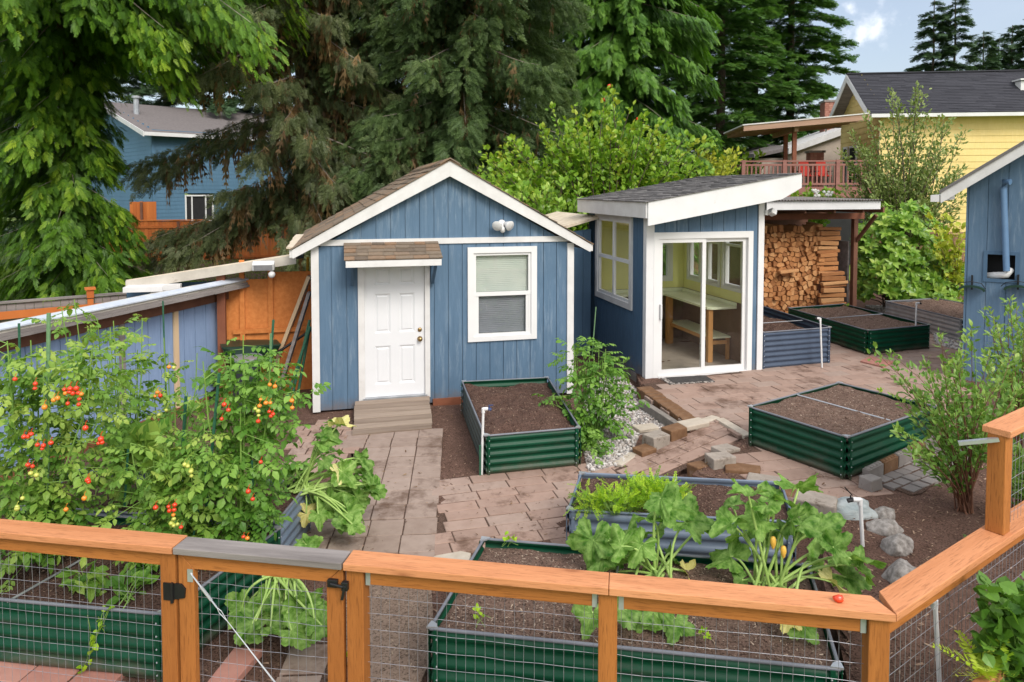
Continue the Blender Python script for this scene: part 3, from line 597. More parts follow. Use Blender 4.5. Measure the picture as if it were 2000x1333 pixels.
# roof
YF = -.13; tipx0, tipx1, tipz, apz = -.25, 3.94, 2.245, 3.445
for s, tx in ((-1, tipx0), (1, tipx1)):
    d = np.array([AX - tx, apz - tipz]); nn = np.array([-d[1], d[0]]) / np.linalg.norm(d); nn = nn if nn[1] > 0 else -nn
    dn = np.array([0, .215])
    m = MB(); m.prism([(tx, tipz), (AX + s * .0005, apz), (AX + s * .0005, apz - dn[1]), (tx + s * -.02, tipz - .11), (tx, tipz - .1)] if s > 0 else [(tx, tipz), (tx, tipz - .1), (tx + .02, tipz - .11), (AX - .0005, apz - dn[1]), (AX - .0005, apz)], YF, YF + .035); m.build('rake_board', m_white_worn, shed)
    m = MB(); m.prism([(tx, tipz - .005), (AX, apz - .005), (AX, apz - .09), (tx, tipz - .09)], YF + .036, DEP + .15); m.build('roof_deck', m_wood_grey, shed)
    m = MB(); shingles(m, (tx - s * -.0 + s * .02, YF - .02, tipz + .0), (AX, YF - .02, apz + .004), (0, DEP + .2, 0), 15, 16, .016)
    if s < 0:
        for k in range(16): m.hexa([(AX - .14, YF - .03 + k * .27, apz - .055), (AX + .0, YF - .03 + k * .27, apz + .025), (AX, YF + .26 + k * .27, apz + .02), (AX - .14, YF + .26 + k * .27, apz - .06), (AX - .14, YF - .03 + k * .27, apz - .035), (AX, YF - .03 + k * .27, apz + .045), (AX, YF + .26 + k * .27, apz + .036), (AX - .14, YF + .26 + k * .27, apz - .044)])
        for k in range(16): m.hexa([(AX + .14, YF - .03 + k * .27, apz - .055), (AX + .0, YF - .03 + k * .27, apz + .025), (AX, YF + .26 + k * .27, apz + .02), (AX + .14, YF + .26 + k * .27, apz - .06), (AX + .14, YF - .03 + k * .27, apz - .035), (AX, YF - .03 + k * .27, apz + .045), (AX, YF + .26 + k * .27, apz + .036), (AX + .14, YF + .26 + k * .27, apz - .044)])
    m.build('roof_shingles', m_shingle_b, shed)
    m = MB(); m.box(tx - .03 if s < 0 else tx, tx if s < 0 else tx + .03, YF + .01, DEP + .15, tipz - .1, tipz + .012); m.build('eave_board', m_white_worn, shed)
m = MB()
for q in range(3): m.box(-.32 - .02 * q, -.235 + .0 * q, -.1 + .9 * q, .78 + .9 * q, 2.262 - .0 * q, 2.285)
m.build('eave_flashing', m_roof_cream, shed)
# door
x0, x1, zb_, zt_ = .69, 1.55, .165, 2.13
m = MB(); m.box(.60, .685, -.028, .045, .1, 2.2); m.box(1.515, 1.585, -.028, .045, .12, 2.2); m.box(.685, 1.515, -.027, .045, 2.13, 2.2); fr = m.build('door_frame', m_white_worn, shed)
m = MB(); m.box(.66, 1.54, -.05, .05, .125, .163); m.build('threshold', m_galv, shed)
m = MB()
DX0, DX1, DZ0, DZ1 = .687, 1.513, .165, 2.128; yf = .012
pan = [(.135, .355), (.47, .69)]; rows = [(.17, .71), (.89, 1.44), (1.56, 1.80)]
xs_ = [0] + [v for p in pan for v in p] + [DX1 - DX0]; zs_ = [0] + [v for r in rows for v in r] + [DZ1 - DZ0]
for i in range(5):
    for j in range(7):
        a, b, c_, d_ = DX0 + xs_[i], DX0 + xs_[i + 1], DZ0 + zs_[j], DZ0 + zs_[j + 1]
        if i % 2 and j % 2:
            e = .028; y2 = yf + .014
            m.add([(a, yf, c_), (b, yf, c_), (b, yf, d_), (a, yf, d_), (a + e, y2, c_ + e), (b - e, y2, c_ + e), (b - e, y2, d_ - e), (a + e, y2, d_ - e),
                   (a + 1.7 * e, yf + .004, c_ + 1.7 * e), (b - 1.7 * e, yf + .004, c_ + 1.7 * e), (b - 1.7 * e, yf + .004, d_ - 1.7 * e), (a + 1.7 * e, yf + .004, d_ - 1.7 * e)],
                  [(0, 1, 5, 4), (1, 2, 6, 5), (2, 3, 7, 6), (3, 0, 4, 7), (4, 5, 9, 8), (5, 6, 10, 9), (6, 7, 11, 10), (7, 4, 8, 11), (8, 9, 10, 11)])
        else: m.add([(a, yf, c_), (b, yf, c_), (b, yf, d_), (a, yf, d_)], [(0, 1, 2, 3)])
m.box(DX0, DX1, yf + .02, yf + .045, DZ0, DZ1)
door = m.build('door', m_door, shed)
for zz, r in ((.95, .032), (1.08, .026)):
    m = MB(); m.xf = Matrix.Translation((1.445, yf, zz)) @ Matrix.Rotation(PI / 2, 4, 'X'); m.lathe([(r * 1.15, 0), (r * 1.15, .008), (r * .45, .012), (r * .45, .03), (r * .95, .04), (r, .055), (r * .7, .068), (.001, .07)] if zz < 1 else [(r * 1.15, 0), (r * 1.15, .012), (r * .7, .018), (.001, .02)], n=16)
    m.build('door_knob' if zz < 1 else 'deadbolt', m_brass, door, smooth=True)
# window
m = MB(); frame_rect(m, 2.125, 3.145, .87, 2.225, .085, -.03, .05, .07, .085); wf = m.build('window_frame', m_vinyl, shed)
m = MB(); frame_rect(m, 2.21, 3.06, .94, 2.14, .038, -.008, .04); m.box(2.21, 3.06, -.012, .035, 1.52, 1.575); m.box(2.248, 2.285, -.004, .03, .978, 1.52); m.box(2.985, 3.022, -.004, .03, .978, 1.52); m.build('window_sash', m_vinyl, wf)
m = MB(); m.box(2.245, 3.025, .018, .022, 1.57, 2.105); m.box(2.28, 2.99, .006, .010, .975, 1.52); m.build('window_pane', m_glass, wf)
for (a, b, mt) in ((1.575, 2.1, m_blind_l), (.98, 1.52, m_blind_d)):
    m = MB(); z = a
    while z < b: m.hexa([(2.25, .06, z), (3.02, .06, z), (3.02, .085, z + .012), (2.25, .085, z + .012), (2.25, .06, z + .0235), (3.02, .06, z + .0235), (3.02, .086, z + .0365 - .004), (2.25, .086, z + .0325)]); z += .0275
    m.build('blind', mt, wf)
m = MB(); m.box(2.2, 3.07, .12, .125, .93, 2.15); m.build('dark_backing', m_dark, wf)  # near-black sheet standing in for the unlit inside of the shed
# door awning
m = MB(); shingles(m, (.42, -.50, 2.13), (.42, -.0, 2.325), (1.285, 0, 0), 5, 7, .014); m.build('awning_shingles', m_shingle_b, shed)
m = MB(); m.hexa([(.44, -.485, 2.10), (1.685, -.485, 2.10), (1.685, -.03, 2.28), (.44, -.03, 2.28), (.44, -.485, 2.125), (1.685, -.485, 2.125), (1.685, -.03, 2.308), (.44, -.03, 2.308)]); m.build('awning_deck', m_wood_grey, shed)
m = MB(); m.box(.44, 1.685, -.51, -.486, 2.035, 2.118); m.build('awning_fascia', m_white_worn, shed)
for x in (.50, 1.60):
    m = MB(); m.box(x, x + .04, -.45, -.03, 2.04, 2.09); m.box(x, x + .04, -.07, -.028, 1.72, 2.04); m.bar((x + .02, -.41, 2.03), (x + .02, -.06, 1.75), .036, .04); m.build('awning_bracket', m_blue_side, shed)
m = MB()
for k in range(60):
    u = random.random(); x = .45 + random.random() * 1.2; a = random.random() * 3; zz = 2.15 + u * .17
    m.hexa([(x + dx * math.cos(a) * .04 - dy * math.sin(a) * .005, -.49 + .46 * u + dx * math.sin(a) * .04 + dy * math.cos(a) * .005, zz + h) for h in (0, .006) for dx, dy in ((-1, -1), (1, -1), (1, 1), (-1, 1))])
tag(m.build('dead_needles', M('dead_needles', [(.25, .1, .04), (.36, .18, .08)])), 'rusty dead needles littering the small door awning', 'dead needles', kind='stuff')
# floodlight on the gable
fl = thing('floodlight', 'white twin security floodlight on the shed gable', 'floodlight', SH.wld(2.62, -.005, 2.56), SH.a)
m = MB(); m.xf = Matrix.Rotation(PI / 2, 4, 'X'); m.lathe([(.001, .045), (.045, .045), (.055, .03), (.055, 0)], n=14); m.build('mounting_plate', m_fitting, fl, smooth=True)
for s in (-1, 1):
    m = MB(); m.xf = Matrix.Translation((s * .05, -.06, .0)) @ Matrix.Rotation(s * .55, 4, 'Z') @ Matrix.Rotation(PI / 2 + .35, 4, 'X'); m.lathe([(.02, -.02), (.03, .0), (.055, .05), (.075, .09), (.072, .095), (.001, .09)], n=14); m.build('lamp_head', m_fitting, fl, smooth=True)
m = MB(); m.ball((0, -.08, -.085), .042, sc=(1, 1, 1.15)); m.box(-.012, .012, -.08, -.02, -.06, 0); m.build('motion_sensor', m_fitting, fl, smooth=True)
# wooden ramp
r = thing('door_ramp', 'weathered wooden plank ramp sloping down from the shed door', 'ramp', SH.o, SH.a)
for k in range(7):
    m = MB(); f0, f1 = k / 7 + .006, (k + 1) / 7 - .006; wx = .03 * random.uniform(-1, 1) * .4
    y0, y1 = -1.04 + f0 * .98, -1.04 + f1 * .98; z0, z1 = .03 + f0 * .12, .03 + f1 * .12
    m.hexa([(.50 + .05 * f0 + wx, y0, z0 - .03), (1.49 + .08 * f0 + wx, y0, z0 - .03), (1.49 + .08 * f1 + wx, y1, z1 - .03), (.50 + .05 * f1 + wx, y1, z1 - .03), (.50 + .05 * f0 + wx, y0, z0), (1.49 + .08 * f0 + wx, y0, z0), (1.49 + .08 * f1 + wx, y1, z1), (.50 + .05 * f1 + wx, y1, z1)])
    m.build('plank', m_wood_plank, r, bevel=.005)
for x in (.56, 1.44):
    m = MB(); m.hexa([(x, -1.0, -.02), (x + .05, -1.0, -.02), (x + .05, -.06, -.02), (x, -.06, -.02), (x, -1.0, -.001), (x + .05, -1.0, -.001), (x + .05, -.06, .108), (x, -.06, .108)]); m.build('stringer', m_wood_grey, r)

# ---------------------------------------------------------------- sunroom
SR = Frame(G(1262, 742, .13), 13.8)
sr = thing('sunroom', 'blue flat pitched sunroom with white fascia and glass sliding door', 'sunroom', SR.o, SR.a)
WW, DD = 1.98, 2.55
rz = lambda x: 2.73 + (x + .16) * (3.19 - 2.75) / 2.55          # roof top line
zt = lambda x: rz(x) - .12
m = MB(); siding(m, .0, WW, .0, zt, [(.16, 1.80, .0, 2.24)], phase=.09, pitch=.2); m.build('front_wall', m_blue, sr)
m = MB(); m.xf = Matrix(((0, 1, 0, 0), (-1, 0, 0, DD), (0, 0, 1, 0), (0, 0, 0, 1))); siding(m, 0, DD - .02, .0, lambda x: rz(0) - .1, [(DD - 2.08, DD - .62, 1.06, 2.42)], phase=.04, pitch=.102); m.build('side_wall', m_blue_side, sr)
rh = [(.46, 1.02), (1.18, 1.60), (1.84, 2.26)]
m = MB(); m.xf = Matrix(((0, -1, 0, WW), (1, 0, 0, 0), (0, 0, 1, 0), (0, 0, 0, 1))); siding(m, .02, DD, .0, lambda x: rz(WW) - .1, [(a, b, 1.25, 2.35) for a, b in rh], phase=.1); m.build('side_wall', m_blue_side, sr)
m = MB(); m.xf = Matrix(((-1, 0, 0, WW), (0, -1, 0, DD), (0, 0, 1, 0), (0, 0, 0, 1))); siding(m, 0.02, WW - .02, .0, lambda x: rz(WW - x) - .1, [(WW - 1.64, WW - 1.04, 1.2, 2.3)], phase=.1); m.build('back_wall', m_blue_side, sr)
# lining
def lining(mb, x0, x1, z0, z1f, holes, y0, y1): siding(mb, x0, x1, z0, z1f, holes, pitch=50, thick=y1 - y0, back=.0)
m = MB(); m.xf = Matrix.Translation((0, DD - .06, 0)); siding(m, .035, WW - .035, 1.02, lambda x: rz(x) - .13, [(1.04, 1.64, 1.2, 2.3)], pitch=50); 
m.xf = Matrix(((0, -1, 0, WW - .035), (1, 0, 0, 0), (0, 0, 1, 0), (0, 0, 0, 1))) @ Matrix.Translation((0, .0, 0)); siding(m, .05, DD - .07, 1.02, lambda x: rz(WW) - .14, [(a, b, 1.25, 2.35) for a, b in rh], pitch=50)
m.xf = Matrix(((0, 1, 0, .035), (-1, 0, 0, DD), (0, 0, 1, 0), (0, 0, 0, 1))); siding(m, .07, DD - .05, .03, lambda x: rz(0) - .13, [(DD - 2.08, DD - .62, 1.06, 2.42)], pitch=50)
m.build('wall_lining', m_yellow_in, sr)
m = MB(); m.box(.04, WW - .07, DD - .085, DD - .07, .04, 1.02); m.box(WW - .085, WW - .07, .06, DD - .09, .04, 1.02); m.build('lower_panelling', m_darkbrown_in, sr)
m = MB(); m.hexa([(.0, 0.03, rz(0) - .125), (WW, 0.03, rz(WW) - .125), (WW, DD, rz(WW) - .125), (0, DD, rz(0) - .125), (0, .03, rz(0) - .115), (WW, .03, rz(WW) - .115), (WW, DD, rz(WW) - .115), (0, DD, rz(0) - .115)]); m.build('ceiling', m_yellow_in, sr)
m = MB(); m.box(.02, WW - .02, .02, DD - .02, -.1, .03); m.build('floor', m_floor_in, sr)
m = MB(); m.box(-.01, WW, .01, DD, -.3, -.004); m.build('foundation', m_concrete, sr)
# roof
YF = -.35; xl, xr = -.165, 2.39; YB = 2.68
m = MB(); m.prism([(xl, rz(xl) - .345), (2.06, rz(2.06) - .345), (xr, rz(xr) - .23), (xr, rz(xr)), (xl, rz(xl))], YF - .03, YF); m.build('front_fascia', m_white, sr)
m = MB(); m.box(xl - .025, xl, YF + .0, YB, rz(xl) - .235, rz(xl) - .002); m.build('side_fascia', m_white_worn, sr)
m = MB(); m.hexa([(xl, YF, rz(xl) - .1), (xr, YF, rz(xr) - .1), (xr, YB, rz(xr) - .1), (xl, YB, rz(xl) - .1), (xl, YF, rz(xl) - .01), (xr, YF, rz(xr) - .01), (xr, YB, rz(xr) - .01), (xl, YB, rz(xl) - .01)]); m.build('roof_deck', m_wood_grey, sr)
m = MB(); shingles(m, (xl - .04, YF - .05, rz(xl) + .0), (xr + .02, YF - .05, rz(xr) + .0), (0, YB - YF + .08, 0), 20, 14, .016); m.build('roof_shingles', m_shingle_g, sr)
m = MB(); m.box(xr, xr + .03, YF, YB, rz(xr) - .23, rz(xr) - .005); m.build('side_fascia', m_white, sr)
# corner boards
for a, b, nm in ((-.025, .105, 0), (WW - .085, WW + .015, 1)):
    m = MB(); m.box(a, b, -.026, -.0008, -.02 if nm == 0 else .02, rz(a) - .125); 
    if nm == 0: m.box(-.024, -.0008, .0, .09, -.02, rz(0) - .13)
    m.build('corner_board', m_white, sr)
# sliding door
m = MB(); x0, x1, zt_ = .10, 1.80, 2.26
m.box(x0, x0 + .085, -.03, .06, -.01, zt_); m.box(x1 - .085, x1, -.03, .06, -.01, zt_); m.box(x0 + .085, x1 - .085, -.029, .06, zt_ - .1, zt_); m.box(x0 + .085, x1 - .085, -.045, .06, -.01, .05); sd_ = m.build('sliding_door_frame', m_vinyl, sr)
def leafd(a, b, y, nm):
    m = MB(); frame_rect(m, a, b, .052, zt_ - .102, .062, y, y + .028, .085, .06); o = m.build('sliding_panel', m_vinyl, sr)
    m = MB(); m.box(a + .055, b - .055, y + .012, y + .017, .13, zt_ - .16); m.build('glass_pane', m_glass, o); return o
lf = leafd(x0 + .087, .985, -.012, 0); leafd(.93, x1 - .087, .022, 1)
m = MB(); m.box(.205, .235, -.055, -.012, .93, 1.16); m.build('door_handle', m_fitting, lf, bevel=.006)
# left window
T = Matrix(((0, 1, 0, 0), (-1, 0, 0, DD), (0, 0, 1, 0), (0, 0, 0, 1)))
a, b = DD - 2.16, DD - .53
m = MB(); m.xf = T; frame_rect(m, a, b, .975, 2.515, .1, -.03, .03, .1, .1); wf = m.build('window_frame', m_white_worn, sr)
m = MB(); m.xf = T; frame_rect(m, a + .1, b - .1, 1.075, 2.415, .05, -.006, .04); m.box(a + .1, b - .1, -.008, .04, 1.71, 1.77); mid = (a + b) / 2; m.box(mid - .03, mid + .03, -.007, .038, 1.1, 2.4); m.build('window_sash', m_vinyl, wf)
m = MB(); m.xf = T; m.box(a + .12, b - .12, .014, .018, 1.09, 2.4); m.build('window_pane', m_glass_side, wf)
# far windows
T2 = Matrix(((0, -1, 0, WW - .04), (1, 0, 0, 0), (0, 0, 1, 0), (0, 0, 0, 1)))
for a, b in rh:
    m = MB(); m.xf = T2; frame_rect(m, a - .05, b + .05, 1.2, 2.4, .06, .028, .05); frame_rect(m, a, b, 1.25, 2.35, .05, -.045, .026); m.box(a, b, -.04, .02, 1.95, 1.99); q = m.build('window_frame', m_vinyl, sr)
    m = MB(); m.xf = T2; m.box(a + .03, b - .03, -.02, -.016, 1.28, 2.32); m.build('window_pane', m_glass, q)
m = MB(); m.xf = Matrix.Translation((0, DD - .06, 0)); frame_rect(m, .99, 1.69, 1.15, 2.35, .06, -.012, -.001); frame_rect(m, 1.04, 1.64, 1.2, 2.3, .05, .0, .075); m.box(1.04, 1.64, .0, .06, 1.85, 1.9); q = m.build('window_frame', m_vinyl, sr)
m = MB(); m.xf = Matrix.Translation((0, DD - .06, 0)); m.box(1.08, 1.60, .03, .034, 1.24, 2.26); m.build('window_pane', m_glass, q)
# workbench and bench inside
wb = thing('workbench', 'pale green L shaped workbench on honey wood legs inside the sunroom', 'workbench', SR.o, SR.a)
m = MB(); m.slab([(.06, DD - .36), (1.37, DD - .36), (1.37, .62), (1.43, .56), (WW - .09, .56), (WW - .09, DD - .09), (.06, DD - .09)], .92, .96); m.build('worktop', m_counter, wb, bevel=.006)
m = MB(); m.box(WW - .112, WW - .09, .56, DD - .1, .962, 1.02); m.box(.06, WW - .113, DD - .112, DD - .09, .962, 1.02); m.build('backsplash', m_counter, wb)
m = MB(); m.box(1.40, 1.48, .61, .69, .03, .918); m.build('leg', m_honey, wb)
m = MB(); m.box(1.38, 1.48, DD - .5, DD - .4, .03, .918); m.build('leg', m_honey, wb)
bn = thing('low_shelf', 'low pale shelf bench under the workbench in the sunroom', 'shelf bench', SR.o, SR.a)
m = MB(); m.box(1.46, WW - .1, .72, DD - .3, .40, .43); m.build('shelf_top', m_counter, bn)
m = MB(); m.box(1.50, 1.55, .72, .77, .03, .398); m.box(1.55, WW - .12, .72, .76, .30, .36); m.box(WW - .17, WW - .12, .72, .77, .03, .398); m.box(1.48, 1.52, DD - .45, DD - .4, .03, .398); m.build('shelf_frame', m_honey, bn)
m = MB(); m.box(1.44, 1.458, .70, DD - .3, .37, .425); m.build('shelf_edge', m_honey, bn)
# door mat
mt = thing('door_mat', 'dark worn door mat with speckled border at the sliding door', 'mat', SR.wld(.52, -.33, .05), SR.a - .05)
m = MB(); m.box(-.36, .36, -.17, .17, -.006, .006); m.build('mat_border', m_mat_edge, mt)
m = MB(); m.box(-.28, .36, -.13, .16, .0065, .012); m.build('mat_centre', m_mat, mt)
# small fixture at right corner
fx = thing('wall_light', 'small white spotlight at the upper right corner of the sunroom', 'wall light', SR.wld(WW + .06, -.04, 2.55), SR.a)
m = MB(); m.box(-.05, .0, -.02, .02, -.04, .04); m.build('bracket', m_fitting, fx)
m = MB(); m.xf = Matrix.Translation((.05, -.05, .01)) @ Matrix.Rotation(.5, 4, 'Y') @ Matrix.Rotation(1.2, 4, 'X'); m.box(-.05, .05, -.045, .045, -.06, .05); m.build('lamp_head', m_fitting, fx, bevel=.012)

# ---------------------------------------------------------------- little shed between
o = thing('tool_shed', 'small blue tool shed with pale roof squeezed between shed and sunroom', 'shed', SH.wld(4.05, 2.2, 0), SH.a)
m = MB(); siding(m, 0, .75, 0, lambda x: 2.25 + x * .1); m.build('front_wall', m_blue_side, o)
m = MB(); m.box(0, .75, .03, 2.2, 0, 2.2); m.build('body', m_blue_side, o)
m = MB(); m.hexa([(-.12, -.15, 2.26), (.85, -.15, 2.52), (.85, 2.4, 2.52), (-.12, 2.4, 2.26), (-.12, -.15, 2.31), (.85, -.15, 2.57), (.85, 2.4, 2.57), (-.12, 2.4, 2.31)]); m.build('roof', m_roof_cream, o)
m = MB(); m.box(-.02, .08, -.02, -.001, 0, 2.25); m.build('corner_board', m_white_worn, o)
# ---------------------------------------------------------------- firewood shelter
WS = Frame((5.32, 14.66, .15), 13.8)
ws = thing('woodshed', 'open timber woodshed with white fascia full of split firewood', 'woodshed', WS.o, WS.a)
xr = WS.pix(1668, 500, 1, 0)[0]; fa, fb_ = WS.pix(1496, 412, 1, -.75), WS.pix(1716, 412, 1, -.75); zt0 = WS.pix(1600, 394, 1, -.75)[2]
m = MB(); m.box(xr - .05, xr + .05, -.05, .05, -.1, zt0 - .32); m.build('post', m_wood_brown, ws)
m = MB(); m.box(-.4, -.3, -.05, .05, -.1, zt0 - .32); m.build('post', m_wood_brown, ws)
m = MB(); m.box(-.5, xr + .2, -.06, .0, zt0 - .40, zt0 - .27); m.build('beam', m_wood_red, ws)
m = MB(); m.box(-.5, xr + .2, 1.5, 1.56, zt0 - .4, zt0 - .12); m.box(-.5, xr + .1, 1.0, 1.05, zt0 - .36, zt0 - .2); m.build('beam', m_wood_brown, ws)
m = MB()
for x in (-.2, .5, 1.2, 1.9, xr + .1): m.box(x, x + .04, -.7, 1.6, zt0 - .24, zt0 - .13)
m.bar((xr + .02, -.02, zt0 - .9), (xr + .02, -.6, zt0 - .3), .05, .07); m.build('rafter', m_wood_brown, ws)
m = MB(); m.hexa([(fa[0], -.78, zt0 - .165), (fb_[0] + .02, -.78, zt0 - .165), (fb_[0] + .02, -.74, zt0 - .165), (fa[0], -.74, zt0 - .165), (fa[0], -.78, zt0 + .01), (fb_[0] + .02, -.78, zt0 + .01), (fb_[0] + .02, -.74, zt0 + .01), (fa[0], -.74, zt0 + .01)])
m.build('fascia', m_white, ws)
m = MB(); nx = 140; xs = np.linspace(-.8, fb_[0] + .05, nx); zz = .014 * np.sin(xs * 2 * PI / .07)
V = [(x, y, zt0 + .03 + z + (0 if y < 0 else .03)) for y in (-.84, 1.7) for x, z in zip(xs, zz)]
m.add(V, [(i, i + 1, nx + i + 1, nx + i) for i in range(nx - 1)], .5); V2 = [(a, b, c - .006) for a, b, c in V]; m.add(V2, [(nx + i, nx + i + 1, i + 1, i) for i in range(nx - 1)], .5)
m.build('roof_sheet', m_wood_grey, ws)
m = MB(); m.box(-.6, xr, 1.57, 1.6, -.1, zt0 - .1); m.build('back_wall', m_wood_brown, ws)
m = MB(); m.box(xr - .09, xr - .051, .08, 1.5, .0, 1.75); m.build('side_panel', m_wood_grey, ws)
# firewood: cells of a jittered grid cut to touching split shapes
lx0, lx1, lz0 = WS.pix(1484, 500, 1, .12)[0], WS.pix(1606, 500, 1, .12)[0], -.05
lz1 = WS.pix(1570, 441, 1, .12)[2]
cw = .106; nx, nz = int((lx1 - lx0) / cw), int((lz1 - lz0) / cw)
pts = [(lx0 + (i + .5 + .25 * (j % 2) + random.uniform(-.36, .36)) * cw, lz0 + (j + .5 + random.uniform(-.36, .36)) * cw) for j in range(nz) for i in range(nx)]
def clip(poly, px, pz, nx_, nz_):
    out = []
    for i in range(len(poly)):
        a, b = poly[i - 1], poly[i]; da = (a[0] - px) * nx_ + (a[1] - pz) * nz_; db = (b[0] - px) * nx_ + (b[1] - pz) * nz_
        if da <= 0: out.append(a)
        if (da < 0 < db) or (db < 0 < da): t = da / (da - db); out.append((a[0] + (b[0] - a[0]) * t, a[1] + (b[1] - a[1]) * t))
    return [out[i] for i in range(len(out)) if (abs(out[i][0] - out[i - 1][0]) + abs(out[i][1] - out[i - 1][1])) > .004]
GRP = 'split logs stacked in the woodshed'
for i, (x, z) in enumerate(pts):
    if z > lz1 - .06 - .10 * abs(mnoise.noise(Vector((x * 2, 1, 0)))): continue
    P = [(x - .1, z - .1), (x + .1, z - .1), (x + .1, z + .1), (x - .1, z + .1)]
    for j, (x2, z2) in enumerate(pts):
        if j != i and abs(x2 - x) < .26 and abs(z2 - z) < .26:
            n = math.hypot(x2 - x, z2 - z); P = clip(P, (x + x2) / 2 - (x2 - x) / n * .007, (z + z2) / 2 - (z2 - z) / n * .007, (x2 - x) / n, (z2 - z) / n)
            if len(P) < 3: break
    if len(P) < 3: continue
    m = MB(); y = random.gauss(.12, .028); P = [(p[0] - x, p[1] - z) for p in P]; m.prism(P, 0, .38); o = m.build('firewood_log', m_log_end, bevel=.004)
    o.location = tuple(WS.wld(x, y, z)); o.rotation_euler = (random.gauss(0, .05), 0, WS.a + random.gauss(0, .05))
    tag(o, 'split orange brown log stacked with its cut end facing out in the woodshed', 'log', GRP)
for c, (pa, pb, zb, zt_) in enumerate(((1600, 1638, 556, 446), (1608, 1654, 606, 532))):
    yb = .06 - .12 * c; a, b = WS.pix(pa, 520, 1, yb)[0], WS.pix(pb, 520, 1, yb)[0]; z0, z1 = WS.pix(1620, zb, 1, yb)[2], WS.pix(1620, zt_, 1, yb)[2]
    z = z0 if c == 0 else -.05; k = 0
    while z < z1:
        h = random.uniform(.06, .115)
        for q in range(1):
            m = MB(); m.bar((-(b - a) / 2 + random.uniform(-.05, .03), random.uniform(-.04, .04), random.uniform(-.02, .02)), ((b - a) / 2 + random.uniform(-.06, .05), random.uniform(-.04, .04), random.uniform(-.02, .02)), .1, h * .88)
            o = m.build('firewood_log', m_log_end, bevel=.008); o.location = tuple(WS.wld((a + b) / 2, yb + .05, z + h / 2)); o.rotation_euler = (0, 0, WS.a)
            tag(o, 'split log laid crosswise in the right end column of the woodpile', 'log', 'logs laid crosswise at the end of the woodpile')
        z += h + .004; k += 1
    m = MB(); m.box(a, b, yb + .12, yb + .45, z0 if c == 0 else -.05, z1); m.build('crib_backing', m_wood_brown, ws)
m = MB(); m.bar((-.2, 0, 0), (.22, -.05, .04), .12, .06); o = m.build('firewood_log', m_log_end, bevel=.008); o.location = tuple(WS.wld(.62, -.0, 1.12)); o.rotation_euler = (0, 0, WS.a); tag(o, 'loose log lying lengthwise out of the middle of the pile', 'log')

# ---------------------------------------------------------------- lean-to on the left
LT = Frame((-4.932, 8.303, 0), 70.7)
lt = thing('lean_to', 'low lean-to shed with pale blue boards and brown eave beam', 'shed', LT.o, LT.a)
zr, zl = LT.pix(437, 585)[2], LT.pix(20, 682)[2]; xe = 1.98
zw = lambda x: zl + (zr - zl) * (x - LT.pix(20, 682)[0]) / (xe - LT.pix(20, 682)[0])
m = MB(); siding(m, -3.2, xe, .06, zw, pitch=.2, phase=.03); m.build('board_wall', m_blue_pale, lt)
for px, wd, mt in ((236, .07, m_wood_grey), (342, .075, m_pine), (433, .075, m_wood_grey)):
    x = LT.pix(px, 650)[0]; m = MB(); m.box(x - wd / 2, x + wd / 2, -.03, -.001, .05, zw(x)); m.build('batten', mt, lt)
m = MB(); m.hexa([(-3.2, -.06, zw(-3.2)), (xe + .12, -.06, zw(xe + .12)), (xe + .12, .0, zw(xe + .12)), (-3.2, .0, zw(-3.2)), (-3.2, -.06, zw(-3.2) + .16), (xe + .12, -.06, zw(xe + .12) + .16), (xe + .12, 0, zw(xe + .12) + .16), (-3.2, .0, zw(-3.2) + .16)]); m.build('eave_beam', m_wood_brown, lt)
m = MB(); m.box(-3.2, xe, -.035, -.002, -.05, .07); m.build('sill_board', m_wood_red, lt)
m = MB(); m.box(xe - .02, xe + .1, .0, .1, -.1, zw(xe) + .1); m.build('post', m_wood_brown, lt)
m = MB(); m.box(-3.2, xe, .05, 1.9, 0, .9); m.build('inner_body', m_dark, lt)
ze = lambda x: zw(x) + .17
for k in range(3):
    m = MB(); h0, h1 = .0 + .036 * k, .034 + .036 * k; yy = -.30 + .014 * k; xs = np.linspace(-3.2, xe + .22 - .02 * k, 24)
    for a, b in zip(xs[:-1], xs[1:]):
        j = random.uniform(-.006, .006); m.hexa([(a, yy + j, ze(a) + h0), (b, yy + j, ze(b) + h0), (b, .1, ze(b) + h0), (a, .1, ze(a) + h0), (a, yy + j, ze(a) + h1), (b, yy + j, ze(b) + h1), (b, .1, ze(b) + h1), (a, .1, ze(a) + h1)])
    m.build('roof_board', m_wood_grey if k < 2 else m_fascia_old, lt)
m = MB(); m.hexa([(-3.2, -.30, ze(-3.2) + .11), (xe + .2, -.30, ze(xe) + .11), (xe + .2, -.19, ze(xe) + .11), (-3.2, -.19, ze(-3.2) + .11), (-3.2, -.30, ze(-3.2) + .125), (xe + .2, -.30, ze(xe) + .125), (xe + .2, -.19, ze(xe) + .16), (-3.2, -.19, ze(-3.2) + .16)]); m.build('metal_flashing', M('blue_white_flashing', [(.40, .45, .53), (.56, .60, .66)], 5, rough=.45, dirt=((.3, .27, .24), .62), dirtscale=5), lt)
m = MB(); m.hexa([(-3.2, -.188, ze(-3.2) + .10), (xe + .2, -.188, ze(xe) + .10), (xe + .2, 2.1, .75), (-3.2, 2.1, .75), (-3.2, -.188, ze(-3.2) + .15), (xe + .2, -.188, ze(xe) + .15), (xe + .2, 2.1, .8), (-3.2, 2.1, .8)]); m.build('roof', m_roof_far, lt)

